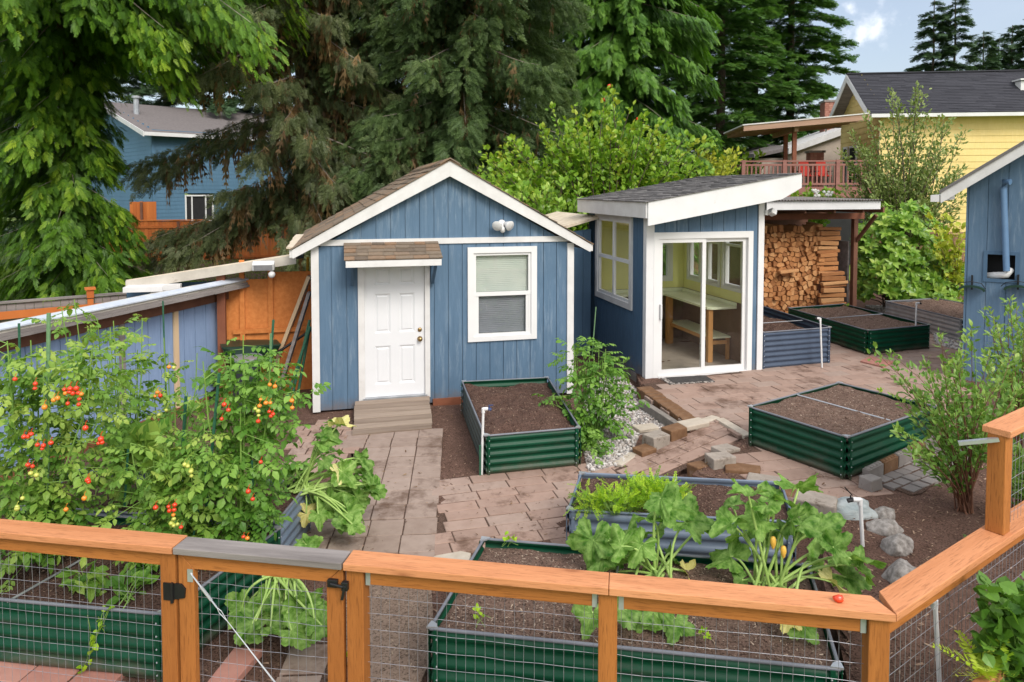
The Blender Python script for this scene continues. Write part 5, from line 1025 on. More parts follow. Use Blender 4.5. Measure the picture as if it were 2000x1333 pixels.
# ================================================================== RAISED BEDS
A3 = np.array
def raised_bed(label, quad, ztop, zbot, mp, mpost, mrim, msoil, waves=5, braces=((.5, 0),), drop=.05, seed=1, mound=.03, chipn=2500, group='corrugated metal raised beds', panel_shade=None):
    Q = [np.array([q[0], q[1], 0.]) for q in quad]; c = sum(Q) / 4
    o = thing('raised_bed', label, 'raised bed', (c[0], c[1], zbot), 0, group); Q = [q - c for q in Q]; H = ztop - zbot
    for i in range(4):
        a, b = Q[i], Q[(i + 1) % 4]; d = b - a; L = np.linalg.norm(d); d = d / L; nrm = np.array([d[1], -d[0], 0])
        k = waves * 8 + 1; zs = np.linspace(0, H, k); am = .013 * np.sin(zs / H * waves * 2 * PI - PI / 2)
        am = np.clip(am * 1.1, -.010, .010); m = MB(); xs = np.linspace(.01, L - .01, 9)
        V = np.array([a + d * x + nrm * q + np.array([0, 0, z]) for x in xs for z, q in zip(zs, am)])
        I = np.arange(8)[:, None] * k + np.arange(k - 1)[None]; F = np.stack([I, I + k, I + k + 1, I + 1], -1).reshape(-1, 4); m.add(V, F, .5)
        V2 = V - nrm * .004; m.add(V2, F[:, ::-1], .5)
        m.build('side_panel', panel_shade.get(i, mp) if panel_shade else mp, o, smooth=True)
        m = MB(); m.tube([a + np.array([0, 0, H]), b + np.array([0, 0, H])], .011, 8); m.build('rim', mrim, o, smooth=True)
    for i in range(4):
        p, q, r = Q[i], Q[(i + 1) % 4], Q[i - 1]; m = MB()
        for e in (q, r):
            d = (e - p) / np.linalg.norm(e - p); nrm = np.array([d[1], -d[0], 0])
            if nrm @ p < 0: nrm = -nrm
            s = p + nrm * .019; m.bar(s + d * .0 + np.array([0, 0, H / 2]) + d * .026, s + d * .027 + np.array([0, 0, H / 2]) + d * .026, .006, H + .004)
        po = m.build('corner_post', mpost, o)
        m = MB(); out = p / np.linalg.norm(p)
        for e in (q, r):
            d = (e - p) / np.linalg.norm(e - p); nrm = np.array([d[1], -d[0], 0]); nrm = nrm if nrm @ p > 0 else -nrm
            for z in np.linspace(.05, H - .05, waves): m.ball(p + nrm * .022 + d * .045 + np.array([0, 0, z]), .0065, 6, 4)
        m.build('bolts', m_capmetal, po)
        m = MB(); dd = [(e - p) / np.linalg.norm(e - p) for e in (q, r)]
        m.slab([tuple((p + out * .024 + x)[:2]) for x in (dd[0] * .07, dd[0] * .07 * .0 + out * .0, dd[1] * .07)] + [tuple((p + dd[1] * .05 + dd[0] * .05)[:2])] if False else [tuple((p + out * .022)[:2]), tuple((p + dd[0] * .06 + out * .012)[:2]), tuple((p + dd[0] * .03 + dd[1] * .03)[:2]), tuple((p + dd[1] * .06 + out * .012)[:2])], H + .004, H + .016); m.build('corner_cap', m_capmetal, o)
    for f, zoff in braces:
        a, b = Q[0] + (Q[1] - Q[0]) * f, Q[3] + (Q[2] - Q[3]) * f
        m = MB(); m.tube([a + np.array([0, 0, H - .012 + zoff]), b + np.array([0, 0, H - .012 + zoff])], .008, 6); m.build('brace', m_capmetal, o)
    m = MB(); nx, ny = max(20, int(np.linalg.norm(Q[1] - Q[0]) / .03)), max(14, int(np.linalg.norm(Q[3] - Q[0]) / .03))
    def sp(u, v):
        P = (Q[0] * (1 - u) + Q[1] * u) * (1 - v) + (Q[3] * (1 - u) + Q[2] * u) * v; e = min(u, 1 - u, v, 1 - v)
        z = H - drop + mound * min(1, e * 6) * .7 + mound * .9 * fb(P[0] + seed * 9, P[1], 2.2) + .012 * fb(P[0] + seed * 3, P[1], 9)
        return np.array([P[0], P[1], min(z, H + .05)])
    V = np.array([sp(.006 + .988 * i / nx, .006 + .988 * j / ny) for j in range(ny + 1) for i in range(nx + 1)])
    I = np.arange(ny)[:, None] * (nx + 1) + np.arange(nx)[None]; m.add(V, np.stack([I, I + 1, I + nx + 2, I + nx + 1], -1).reshape(-1, 4), 0.)
    r_ = np.random.default_rng(seed); chips(m, [sp(a, b) + np.array([0, 0, .003]) for a, b in r_.uniform(.02, .98, (chipn, 2))], .003, .012, .35)
    nc = chipn // 3; cp = A3([sp(a, b) for a, b in r_.uniform(.02, .98, (nc, 2))]); a_ = r_.uniform(0, 6.28, nc); cs = r_.uniform(.008, .03, nc) * r_.uniform(.5, 1, nc); m.scatter(IC, cp, np.stack([np.cos(a_), np.sin(a_), r_.normal(0, .3, nc)], 1), np.tile([0, 0, 1.], (nc, 1)), cs, r_.uniform(0, .12, nc), cs * 1.3)
    m.build('soil', msoil, o, smooth=False); return o
def q4(z, a, b, c, d=None):
    P = [G(*p, z)[:2] for p in (a, b, c)]
    P.append(P[0] + P[2] - P[1] if d is None else G(*d, z)[:2]); return P
RBED = dict()
raised_bed('dark green raised bed of bare brown soil against the shed wall', q4(.43, (947, 852), (1132, 836), (1070, 738), (903, 746)), .43, 0, m_green_metal, m_green_metal, m_rim, m_soil_dark, braces=(), seed=1, mound=.08, drop=.07, panel_shade={3: m_dkgreen})
raised_bed('big dark green raised bed in front of the sunroom patio', q4(.60, (1463, 795), (1655, 855), (1828, 795)), .60, .165, m_green_metal, m_green_metal, m_rim, m_soil, braces=(), seed=2, drop=.03)
o = [x for x in C.objects if x.name.startswith('raised_bed')][-1]
qa, qb, qc, qd = [np.array([*p, 0.]) - np.array([*o.location[:2], 0.]) for p in q4(.60, (1463, 795), (1655, 855), (1828, 795))]
m = MB(); m.tube([(qa + qd) / 2 + np.array([0, 0, .43]), (qb + qc) / 2 + np.array([0, 0, .43])], .008, 6); m.build('brace', m_capmetal, o)
pC = [G(1487, 650, .76)[:2], G(1622, 640, .76)[:2]]; dC = G(1485, 597, .76)[:2] - pC[1]
raised_bed('tall slate blue raised bed beside the sunroom corner', [pC[0], pC[1], pC[1] + dC, pC[0] + dC], .76, .165, m_dark_metal, m_dark_metal, m_rim, m_soil_dark, waves=7, braces=(), seed=3, drop=.16, mound=.06)
o = [x for x in C.objects if x.name.startswith('raised_bed')][-1]
m = MB(); cc = np.array([*o.location[:2], 0.]); a = np.array([*(pC[0] + dC * .35), 0]) - cc; b = np.array([*(pC[1] + dC * .35), 0]) - cc; m.tube([a + np.array([0, 0, .57]), b + np.array([0, 0, .57])], .008, 6); m.build('brace', m_capmetal, o)
raised_bed('far green raised bed in front of the woodshed', q4(.60, (1540, 602), (1695, 646), (1816, 635)), .60, .165, m_green_metal, m_green_metal, m_rim, m_soil, braces=(), seed=4, drop=.04)
o = [x for x in C.objects if x.name.startswith('raised_bed')][-1]
Q = [np.array([*p, 0.]) - np.array([*o.location[:2], 0.]) for p in q4(.60, (1540, 602), (1695, 646), (1816, 635))]
m = MB(); m.tube([Q[0] * .5 + Q[1] * .5 + np.array([0, 0, .43]), Q[2] * .5 + Q[3] * .5 + np.array([0, 0, .43])], .008, 6); m.build('brace', m_capmetal, o)
qE = q4(.60, (1730, 589), (1880, 625), (1990, 612), (1830, 583)); raised_bed('galvanized silver raised bed behind the blue outbuilding', qE, .60, .165, m_galv, m_galv, m_rim, m_soil, braces=(), seed=5, drop=.03)
F0, F1, F2 = G(1110, 997, .43)[:2], G(1525, 943, .43)[:2], G(1135, 925, .43)[:2]
raised_bed('light slate blue raised bed with carrot tops in the middle of the garden', [F0, F1 + F0 - F2, F1, F2], .43, 0, m_grey_metal, m_grey_metal, m_grey_metal, m_soil_dark, braces=((.48, 0),), seed=6, waves=4)
G0, G1, G3 = G(840, 1228, .43)[:2], G(1640, 1308, .43)[:2], G(945, 1053, .43)[:2]
raised_bed('nearest long green raised bed behind the orange fence with squash plants', [G0, G1, G1 + (G3 - G0) * np.array([1.0, .98]), G3], .43, 0, m_green_metal, m_green_metal, m_rim, m_soil, braces=((.44, 0),), seed=7, chipn=5000)
H1, H2 = G(322, 1200, .43)[:2], G(547, 1032, .43)[:2]; hd = np.array([-1, .137])
raised_bed('green raised bed of tomato plants behind the left fence panel', [H1 + hd * 2.4, H1, H2, H2 + hd * 2.4], .43, 0, m_green_metal, m_green_metal, m_rim, m_soil_dark, braces=((.55, 0),), seed=8)
I1, I2 = H2 + np.array([-.06, .08]), G(597, 953, .43)[:2] + np.array([0, .1])
raised_bed('light slate blue raised bed hidden under the rear tomato plants', [I1 + hd * 2.3, I1, I2, I2 + hd * 2.3], .43, 0, m_grey_metal, m_grey_metal, m_rim, m_soil_dark, braces=((.5, 0),), seed=9)

# ================================================================== FENCE
FN = Frame((-2.883, 3.812, 0), -9.26); ZT = 1.12
def wires(x0, x1, z0, z1, y, sx=.0508, sz=.088, r=.0011, wob=.004):
    m = MB(); z = z1
    while z > z0:
        xs = np.linspace(x0, x1, 9); m.tube([(x, y + random.gauss(0, wob * .4), z + random.gauss(0, wob * .5)) for x in xs], r * 1.15, 4, cap=False); z -= sz
    x = x0 + sx * .5
    while x < x1:
        zs = np.linspace(z0, z1, 5); m.tube([(x + random.gauss(0, wob * .4), y - .002 + random.gauss(0, wob * .3), zz) for zz in zs], r, 4, cap=False); x += sx
    return m
def fpost(par, x, y0=.03, z0=-.1, z1=ZT - .0385, w=.092): 
    m = MB(); m.box(x, x + w, y0, y0 + w, z0, z1); return m.build('post', m_wood_o, par, bevel=.004)
fe = thing('wire_fence', 'orange timber and wire fence panel left of the gate', 'fence', FN.o, FN.a)
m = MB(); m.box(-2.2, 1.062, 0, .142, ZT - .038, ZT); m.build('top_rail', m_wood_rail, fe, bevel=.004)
m = MB(); m.box(-2.2, .968, .045, .083, ZT - .128, ZT - .0385); m.build('under_rail', m_wood_ox, fe, bevel=.003)
fpost(fe, .97)
m = wires(-2.2, .97, .05, ZT - .15, .09); m.build('wire_mesh', m_wire, fe)
gt = thing('garden_gate', 'narrow orange framed wire gate with grey top board', 'gate', FN.o, FN.a)
m = MB(); m.box(1.072, 2.028, -.004, .125, ZT - .034, ZT + .002); m.build('cap_board', m_wood_grey, gt, bevel=.004)
yA, yB = .035, .073
m = MB(); m.prism([(1.076, .1), (1.168, .1), (1.168, ZT - .127), (1.076, ZT - .036)], yA, yB); m.build('stile', m_wood_o, gt, bevel=.003)
m = MB(); m.prism([(1.930, .1), (2.022, .1), (2.022, ZT - .036), (1.930, ZT - .127)], yA, yB); m.build('stile', m_wood_o, gt, bevel=.003)
m = MB(); m.prism([(1.1695, ZT - .127), (1.9285, ZT - .127), (2.019, ZT - .037), (1.079, ZT - .037)], yA + .001, yB); m.build('top_rail', m_wood_ox, gt, bevel=.003)
m = MB(); m.box(1.17, 1.928, yA, yB, .1, .19); m.build('bottom_rail', m_wood_ox, gt, bevel=.003)
wires(1.16, 1.94, .15, ZT - .13, yB + .004).build('wire_mesh', m_wire, gt)
hx, hz = FN.pix(340, 1155, 1, .03)[0], FN.pix(340, 1155, 1, .03)[2]
m = MB(); m.box(hx - .06, hx - .008, .022, .03, hz - .05, hz + .045); m.prism([(hx - .004, hz - .045), (hx + .065, hz - .03), (hx + .07, hz + .02), (hx + .045, hz + .045), (hx - .004, hz + .045)], .024, .034); m.tube([(hx - .006, .02, hz - .06), (hx - .006, .02, hz + .05)], .009, 8); m.build('hinge', m_black, gt)
lx, lz = FN.pix(652, 1137, 1, .03)[0], FN.pix(652, 1137, 1, .03)[2]
m = MB(); m.box(lx - .03, lx + .025, .012, .034, lz - .022, lz + .018); m.tube([(lx - .01, .01, lz), (lx + .06, .008, lz - .01)], .009, 8); m.box(lx + .05, lx + .085, .005, .03, lz - .03, lz + .015); m.bar((lx + .07, .008, lz), (lx + .055, .006, lz - .075), .018, .014); m.build('latch', m_black, gt, bevel=.003)
a, b = FN.pix(372, 1120, 1, .03), FN.pix(545, 1345, 1, .03); d = b - a
m = MB(); m.tube([a, a + d * .3], .0042, 6); m.tube([a + d * .12, a + d * .24], .008, 8); m.tube([a + d * .3, a + d * .34 + np.array([.006, 0, .006]), a + d * .42, b], .0022, 5); m.tube([a + d * .3, a + d * .34 - np.array([.006, 0, .006]), a + d * .42, b + np.array([.005, 0, .004])], .0022, 5); m.box(a[0] - .02, a[0] + .012, .031, .034, a[2] - .05, a[2] + .02); m.build('turnbuckle_cable', m_capmetal, gt)
fe = thing('wire_fence', 'long orange timber and wire fence run right of the gate', 'fence', FN.o, FN.a)
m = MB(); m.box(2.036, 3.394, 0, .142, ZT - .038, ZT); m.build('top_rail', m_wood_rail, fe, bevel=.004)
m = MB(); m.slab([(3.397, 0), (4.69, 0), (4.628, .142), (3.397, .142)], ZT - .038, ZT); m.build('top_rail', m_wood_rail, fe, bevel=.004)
fpost(fe, 2.042); fpost(fe, 3.345); fpost(fe, 4.585)
for a, b in ((2.14, 3.34), (3.442, 4.58)):
    m = MB(); m.box(a, b, .05, .088, ZT - .128, ZT - .0385); m.build('under_rail', m_wood_ox, fe, bevel=.003); wires(a - .01, b + .01, .05, ZT - .13, .093).build('wire_mesh', m_wire, fe)
    for x in (a + .001, b - .026):
        m = MB(); m.box(x, x + .025, .047, .05, ZT - .13, ZT - .04); m.build('bracket', m_galv, fe)
cp_ = FN.wld(4.69, 0, 0); FR = Frame((cp_[0], cp_[1], 0), 34.5)
fr = thing('wire_fence', 'stepped orange fence run climbing away at the right side', 'fence', FR.o, FR.a)
sp_ = FR.pix(1930, 1030, 2, ZT)[0] - .05; zt2 = FR.pix(1912, 868, 1, .02)[2]
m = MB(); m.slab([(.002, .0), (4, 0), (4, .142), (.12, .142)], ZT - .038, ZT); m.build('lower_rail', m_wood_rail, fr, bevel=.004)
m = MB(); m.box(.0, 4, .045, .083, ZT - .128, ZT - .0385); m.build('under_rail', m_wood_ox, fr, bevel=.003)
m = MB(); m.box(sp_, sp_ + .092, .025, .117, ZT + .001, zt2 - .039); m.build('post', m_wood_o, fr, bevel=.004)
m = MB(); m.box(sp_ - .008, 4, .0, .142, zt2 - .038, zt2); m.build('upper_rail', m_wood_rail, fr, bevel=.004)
m = MB(); m.box(3.2, 3.292, .025, .117, -.1, zt2 - .039); m.build('post', m_wood_o, fr)
wires(.0, 3.2, .0, ZT - .13, .09, sz=.088).build('wire_mesh', m_wire, fr); wires(sp_ + .09, 3.2, ZT, zt2 - .04, .07, sz=.1).build('wire_mesh', m_wire, fr)
a = FR.wld(sp_ - .02, .05, zt2 - .05); m = MB(); e = FR.loc(D(1872, 866, a[1] + .1)); m.bar((sp_ - .002, .06, zt2 - .06), tuple(e), .03, .02); m.build('metal_strip', m_capmetal, fr)
m = MB(); c_ = FN.wld(4.46, .06, ZT + .016); m.ball(c_, .019, 12, 8, (1.3, .9, .9), .3); tag(m.build('tomato', m_tomato, smooth=True), 'single small red tomato lying on the fence rail corner', 'tomato')
# timber edging in the lower right corner
m = MB(); m.bar(D(1885, 1375, 3.05), D(2000, 1275, 3.6), .05, .09); tag(m.build('timber_edging', m_wood_rail, bevel=.006), 'orange timber edging board in the lower right corner', 'edging')

# ================================================================== WATER PIPES AND STAKES
def riser(label, px, ptop, zb, d_off=(.06, -.02), mt=None, r=.014, valve=True, blue=False, handle=False):
    P = G(px[0], px[1], zb); d = P[1]; T = D(ptop[0], ptop[1], d + .0); o = thing('water_pipe', label, 'pipe', P)
    T = T - P; m = MB(); m.tube([(0, 0, -.1), (T[0], 0, T[2])], r, 10); m.build('riser', mt or m_pvc, o, smooth=True)
    m = MB(); m.tube([(T[0], 0, T[2] - .05), (T[0], 0, T[2] + .002)], r * 1.35, 10); m.tube([(T[0] - .005 * np.sign(d_off[0]), 0, T[2] - .008), (T[0] + d_off[0], d_off[1], T[2] - .004)], r * 1.3, 10); m.build('elbow', m_pvc, o, smooth=True)
    if valve:
        m = MB(); e = (T[0] + d_off[0], d_off[1], T[2] - .004); m.tube([e, (e[0] + d_off[0] * .7, e[1] + d_off[1] * .7, e[2] - .01)], r * 1.2, 8); m.tube([(e[0] + d_off[0] * .3, e[1], e[2]), (e[0] + d_off[0] * .3, e[1], e[2] + .035)], .006, 6); m.bar((e[0] + d_off[0] * .1, e[1], e[2] + .035), (e[0] + d_off[0] * 1.1, e[1], e[2] + (.10 if handle else .04)), .014, .008); m.build('tap', m_bluevalve if blue else m_black, o)
    return o
riser('white water pipe with blue tap at the corner of the shed bed', (940, 928), (944, 798), 0, (.05, -.0), blue=True)
m = MB(); P = G(938, 930); m.bar(P, P + np.array([.0, 0, .33]), .02, .03, (0, 1, 0)); tag(m.build('stake', m_stake), 'short green post beside the white pipe at the shed bed', 'stake')
riser('white water pipe standing against the tall slate blue bed', (1606, 719), (1602, 622), .165, (-.04, .02))
riser('white water pipe between far green bed and galvanized bed', (1787, 682), (1790, 592), .165, (.05, 0))
riser('white water pipe with black tap beside the blue boulder', (1687, 1072), (1680, 975), .12, (-.06, 0), r=.015, handle=True)
riser('white water pipe behind the mesh of the right fence', (1838, 1345), (1826, 1172), .15, (-.05, .0), r=.013)
def stake(label, pb, pt, d, mt=m_stake, r=.009, grp='green plant stakes among the tomatoes'):
    a, b = D(*pb, d), D(*pt, d); m = MB(); m.tube([a, b], r, 7)
    for k in range(24): m.ball(a + (b - a) * (k + .5) / 24, r * 1.25, 6, 3)
    return tag(m.build('plant_stake', mt), label, 'stake', grp)
stake('thick light green stake rising highest over the left tomato plants', (90, 1120), (95, 612), 4.75, m_stake_l, .013)
stake('thin dark stake at the far left of the tomato plants', (45, 980), (37, 632), 5.6)
stake('leaning blue green stake at the left picture edge', (25, 780), (12, 700), 5.0, m_stake, .009)
stake('tall thin grey green stake in front of the bare pine batten', (330, 940), (318, 588), 5.9, m_stake, .007)
stake('thick green stake in the middle of the tomato bed', (350, 990), (363, 775), 5.2, m_stake, .012)
stake('slanted green stake beside the thick middle stake', (395, 1080), (428, 730), 4.9, m_stake, .011)
stake('second slanted green stake leaning to the right of the middle one', (372, 1080), (405, 900), 4.8, m_stake, .008)
stake('dark green stake near the front of the tomato bed', (243, 990), (250, 878), 5.1, m_stake, .008)
stake('taller of two green stakes at the right tomato plant', (522, 800), (534, 625), 5.7, m_stake, .01)
stake('shorter of two green stakes at the right tomato plant', (526, 800), (529, 652), 5.6, m_stake_l, .009)
stake('green stake at the front right corner of the tomato bed', (498, 1075), (492, 900), 5.0, m_stake, .008)
stake('thin pale stake leaning on the volunteer tomato by the shed', (1156, 700), (1164, 600), 8.6, m_stake_l, .007)
stake('bluish stake inside the blueberry bush', (1908, 800), (1904, 680), 6.3, m_stake_l, .006)
# ================================================================== FOLIAGE TEMPLATES
A_ = np.array
def T_leaf(w=.28, droop=.08, cup=.06):
    return (A_([(0, 0, 0), (-w, .35, cup), (-w * .78, .7, cup * .5 - droop * .4), (0, 1, -droop), (w * .78, .7, cup * .5 - droop * .4), (w, .35, cup), (0, .5, -.01)]), [A_([(0, 6, 1), (6, 2, 1), (6, 3, 2), (0, 5, 6), (5, 4, 6), (6, 4, 3)])])
def T_frond(nf=8, fl=.4, ang=42, w=.10, droop=.12, seed=0, planes=1, axis=.05, arch=.1, pw=.7):
    r = random.Random(seed); V = []; Fq = []
    for p in range(planes):
        rot = p * PI / planes; cr, sr = math.cos(rot), math.sin(rot)
        def put(a, b, wd, zz):
            n = len(V); d = A_(b) - A_(a); L = np.linalg.norm(d); d = d / L; q = A_([-d[1], d[0], 0]) * wd / 2; mid = A_(a) + d * L * .45
            for pt in (A_(a), mid + q + A_([0, 0, zz]), A_(b), mid - q + A_([0, 0, zz])): V.append((pt[0] * cr - pt[2] * sr, pt[1], pt[0] * sr + pt[2] * cr))
            Fq.append((n, n + 1, n + 2, n + 3))
        put((0, 0, 0), (0, 1, -arch), axis, .0)
        for i in range(nf):
            t = .06 + .86 * i / nf + r.uniform(-.02, .02)
            for s in (-1, 1):
                a = math.radians(ang + r.uniform(-9, 9)); L = fl * (1.02 - t) ** pw * r.uniform(.75, 1.15); z = -arch * t * t
                put((0, t, z), (s * L * math.sin(a), t + L * math.cos(a), z - droop * L + r.uniform(-.04, .04)), w * r.uniform(.8, 1.2), .0)
    return (A_(V), [A_(Fq)])
T_CEDAR = [T_frond(11, .40, 34, .056, .1, s, 1, .035) for s in range(4)]
T_CEDAR_FAR = [T_frond(5, .5, 40, .17, .1, s) for s in range(2)]
T_SPRUCE = [T_frond(8, .36, 46, .05, .05, s, 2, .035) for s in range(3)]
T_FIR = [T_frond(7, .46, 48, .10, .05, s, 1, .06) for s in range(3)]
T_HANG = [T_frond(5, .3, 22, .05, .02, s, 2, .05) for s in range(2)]
T_FERNY = [T_frond(9, .30, 55, .075, .1, s, 1, .03, .2) for s in range(3)]
def T_tomato(seed):
    r = random.Random(seed); V = []; F = []
    lf = T_leaf(.30, .2, .05)
    def put(o, d, L):
        n = len(V); d = A_(d) / np.linalg.norm(d); x = A_([d[1], -d[0], 0]); x = x / np.linalg.norm(x); z = np.cross(x, d)
        for v in lf[0]: V.append(A_(o) + x * v[0] * L + d * v[1] * L + z * v[2] * L)
        for f in lf[1][0]: F.append([k + n for k in f])
    put((0, .68, -.08), (0, 1, -.5), .40)
    for t, L in ((.58, .30), (.40, .34), (.2, .26)):
        for s in (-1, 1): put((s * .02, t, -.10 * t), (s, .45 + r.uniform(-.2, .2), -.25 + r.uniform(-.25, .15)), L * r.uniform(.8, 1.15))
    n = len(V); V += [A_((-.012, 0, 0)), A_((.012, 0, 0)), A_((.008, .7, -.08)), A_((-.008, .7, -.08))]; F2 = [(n, n + 1, n + 2, n + 3)]
    return (A_(V), [A_(F), A_(F2)])
T_TOM = [T_tomato(s) for s in range(5)]
T_BROAD = [T_leaf(.36, .15, .08), T_leaf(.32, .02, .1), T_leaf(.38, .25, .05)]
T_NARROW = [T_leaf(.22, .1, .06), T_leaf(.25, .2, .05)]
T_ROUND = [T_leaf(.44, .12, .10), T_leaf(.46, .02, .14)]

m_cedar = LEAF('cedar_foliage', [(.024, .066, .008), (.055, .135, .013), (.12, .25, .018), (.32, .44, .035)])
m_cedar2 = LEAF('cedar_foliage_bright', [(.03, .085, .014), (.065, .165, .022), (.12, .26, .032), (.20, .37, .06)])
m_spruce = LEAF('spruce_needles', [(.032, .06, .022), (.062, .108, .036), (.10, .16, .052), (.17, .24, .085)], trans=.25)
m_spruce2 = LEAF('spruce_needles_brown', [(.042, .062, .026), (.078, .104, .040), (.12, .148, .058), (.19, .21, .095)], trans=.25)
m_dead = LEAF('dead_twigs', [(.12, .07, .03), (.22, .135, .06), (.32, .22, .10)], trans=.2)
m_fir = LEAF('fir_needles', [(.028, .08, .02), (.058, .14, .030), (.105, .22, .045), (.18, .31, .07)], trans=.28)
m_fir_far = LEAF('far_fir_needles', [(.035, .075, .04), (.065, .12, .058), (.11, .18, .08)], trans=.12)
m_lime = LEAF('bright_leaves', [(.05, .13, .012), (.13, .27, .02), (.24, .40, .035), (.42, .46, .06)], rough=.35)
m_apple = LEAF('apple_leaves', [(.06, .10, .022), (.13, .19, .045), (.23, .30, .09), (.36, .42, .17)], rough=.45)
m_rhodo = LEAF('rhododendron_leaves', [(.06, .15, .018), (.14, .29, .03), (.27, .44, .06), (.42, .55, .11)], rough=.3)
m_maple = LEAF('yellow_green_leaves', [(.20, .28, .02), (.38, .44, .04), (.55, .52, .07)])
m_tom = LEAF('tomato_leaves', [(.032, .10, .012), (.075, .185, .022), (.145, .28, .038), (.26, .40, .07), (.36, .46, .09)], rough=.5)
m_tomd = LEAF('dark_tomato_leaves', [(.035, .11, .014), (.08, .20, .024), (.15, .31, .042), (.25, .42, .08)], rough=.45)
m_zuc = LEAF('squash_leaves', [(.035, .14, .010), (.09, .26, .018), (.18, .40, .035), (.42, .58, .20)], rough=.6, spec=.2, trans=.35, noisy=18)
m_zucy = LEAF('yellowed_squash_leaves', [(.5, .45, .12), (.7, .64, .26), (.8, .75, .42)], rough=.6)
m_carrot = LEAF('carrot_tops', [(.14, .30, .015), (.30, .50, .022), (.46, .62, .045)])
m_blue_l = LEAF('blueberry_leaves', [(.05, .13, .022), (.11, .23, .036), (.20, .34, .065), (.34, .46, .11)], rough=.4)
m_berg = LEAF('strawberry_leaves', [(.03, .09, .012), (.07, .17, .022), (.15, .30, .045)], rough=.4)
m_fern = LEAF('fern_fronds', [(.22, .38, .02), (.42, .55, .04), (.55, .62, .08)])

def unit(a): return a / (np.linalg.norm(a, axis=-1, keepdims=True) + 1e-9)
def conifer(name, label, base, H, R, z0, z1, nb, ns, mat, T, size, style, seed, prof=None, extra=(), dead=0, trunk=.3, bark=None, limbs=True, group=None, hang=.5, keepback=.5, curtain=0., skip=None):
    r = np.random.default_rng(seed); base = A_(base, float); o = thing(name, label, 'tree', base, 0, group)
    prof = prof or (lambda t: (1 - t) ** .8)
    hs, azs, Ls = [], [], []
    cam_az = math.atan2(-base[1], -base[0])
    for i in range(nb):
        h = z0 + (z1 - z0) * ((i + r.uniform(0, 1)) / nb); az = i * 2.39996 + r.normal(0, .25)
        if math.cos(az - cam_az) < -.35 and r.uniform() > keepback: continue
        f_ = skip(h, az) if skip else 0
        if f_ is True: continue
        t = (h - z0) / max(.1, H - z0); hs.append(h); azs.append(az); Ls.append(R * prof(t) * r.uniform(.72, 1.15) * (f_ or 1) + .15)
    for h, az, L in extra: hs.append(h); azs.append(az); Ls.append(L)
    hs, azs, Ls = A_(hs), A_(azs), A_(Ls); n = len(hs)
    a1, a2, a3 = dict(fir=(.05, -.30, .06), spruce=(-.12, -.55, .35), cedar=(-.05, -.62, .30), far=(.02, -.25, .0))[style]
    j1, j2 = r.normal(0, .07, n), r.normal(0, .06, n)
    def curve(s, k):        # s (n,m)
        q = Ls[k][:, None] * s; zz = hs[k][:, None] + Ls[k][:, None] * ((a1 + j1[k][:, None]) * s + (a2 + j2[k][:, None]) * s ** 2 + a3 * s ** 3)
        return np.stack([np.cos(azs[k])[:, None] * q, np.sin(azs[k])[:, None] * q, zz], -1)
    K = np.arange(n)
    m = MB(); zz = np.linspace(-.3, min(H, z1 + 2), 10); m.tube([(.04 * math.sin(q * 2), .03 * math.cos(q * 3), z) for q, z in enumerate(zz)], [trunk * (1.25 if z < .3 else 1) * max(.06, 1 - z / (H + .5)) + .02 for z in zz], 12); m.build('trunk', bark or m_bark, o, smooth=True)
    if limbs:
        m = MB(); ss = np.linspace(0, .92, 7)[None].repeat(n, 0); P = curve(ss, K); rad = (.005 + .007 * Ls)[:, None] * (1.05 - ss)
        tri = A_([(1, 0, 0), (-.5, .87, 0), (-.5, -.87, 0)]); e1 = np.stack([-np.sin(azs), np.cos(azs), np.zeros(n)], -1)[:, None, None]; e2 = A_([0, 0, 1.])[None, None, None]
        V = P[:, :, None] + rad[:, :, None, None] * (tri[None, None, :, 0, None] * e2 + tri[None, None, :, 1, None] * e1)
        b = (np.arange(n) * 21)[:, None, None] + (np.arange(6) * 3)[None, :, None]; c = np.arange(3)[None, None]; c2 = (c + 1) % 3
        F = np.stack([b + c, b + c2, b + 3 + c2, b + 3 + c], -1).reshape(-1, 4); m.add(V.reshape(-1, 3), F, r.uniform(0, 1, len(F))); m.build('limbs', m_twig, o)
    cnt = np.maximum(6, (ns * (Ls / R) ** .9)).astype(int); k = np.repeat(K, cnt); N_ = len(k)
    s = r.uniform(.02, 1, N_) ** .72; P = curve(s[:, None], k)[:, 0]
    rad_ = np.stack([np.cos(azs[k]), np.sin(azs[k]), np.zeros(N_)], -1); lat = np.stack([-np.sin(azs[k]), np.cos(azs[k]), np.zeros(N_)], -1); up = A_([0, 0, 1.])[None]
    sg = r.choice([-1, 1], N_)[:, None]; spread = (Ls[k] * (.06 + .17 * (1 - s)) * r.uniform(0, 1, N_) + .03)[:, None]
    P = P + lat * sg * spread + up * r.normal(0, .05, (N_, 1)); sz = size * r.uniform(.65, 1.25, N_)
    if curtain: P = P - up * curtain * r.uniform(0, 1, (N_, 1)) ** 1.6 * np.minimum(1, Ls[k] / 2.5)[:, None]
    if style == 'fir' or style == 'far':
        d = rad_ * .8 + lat * sg * r.uniform(.1, 1.0, (N_, 1)) + up * r.normal(-.22, .22, (N_, 1)); u = up + r.normal(0, .35, (N_, 3))
    elif style == 'cedar':
        g_ = r.uniform(.4, 1.6, (N_, 1)); d = rad_ * .7 + lat * sg * r.uniform(0, .7, (N_, 1)) - up * g_; u = rad_ * .9 + up * .6 + r.normal(0, .35, (N_, 3))
    else:
        g_ = r.uniform(.1, 1.5, (N_, 1)) * (hang * 2); d = rad_ * .75 + lat * sg * r.uniform(.1, .9, (N_, 1)) - up * g_; u = rad_ * .6 + up * .6 + r.normal(0, .5, (N_, 3))
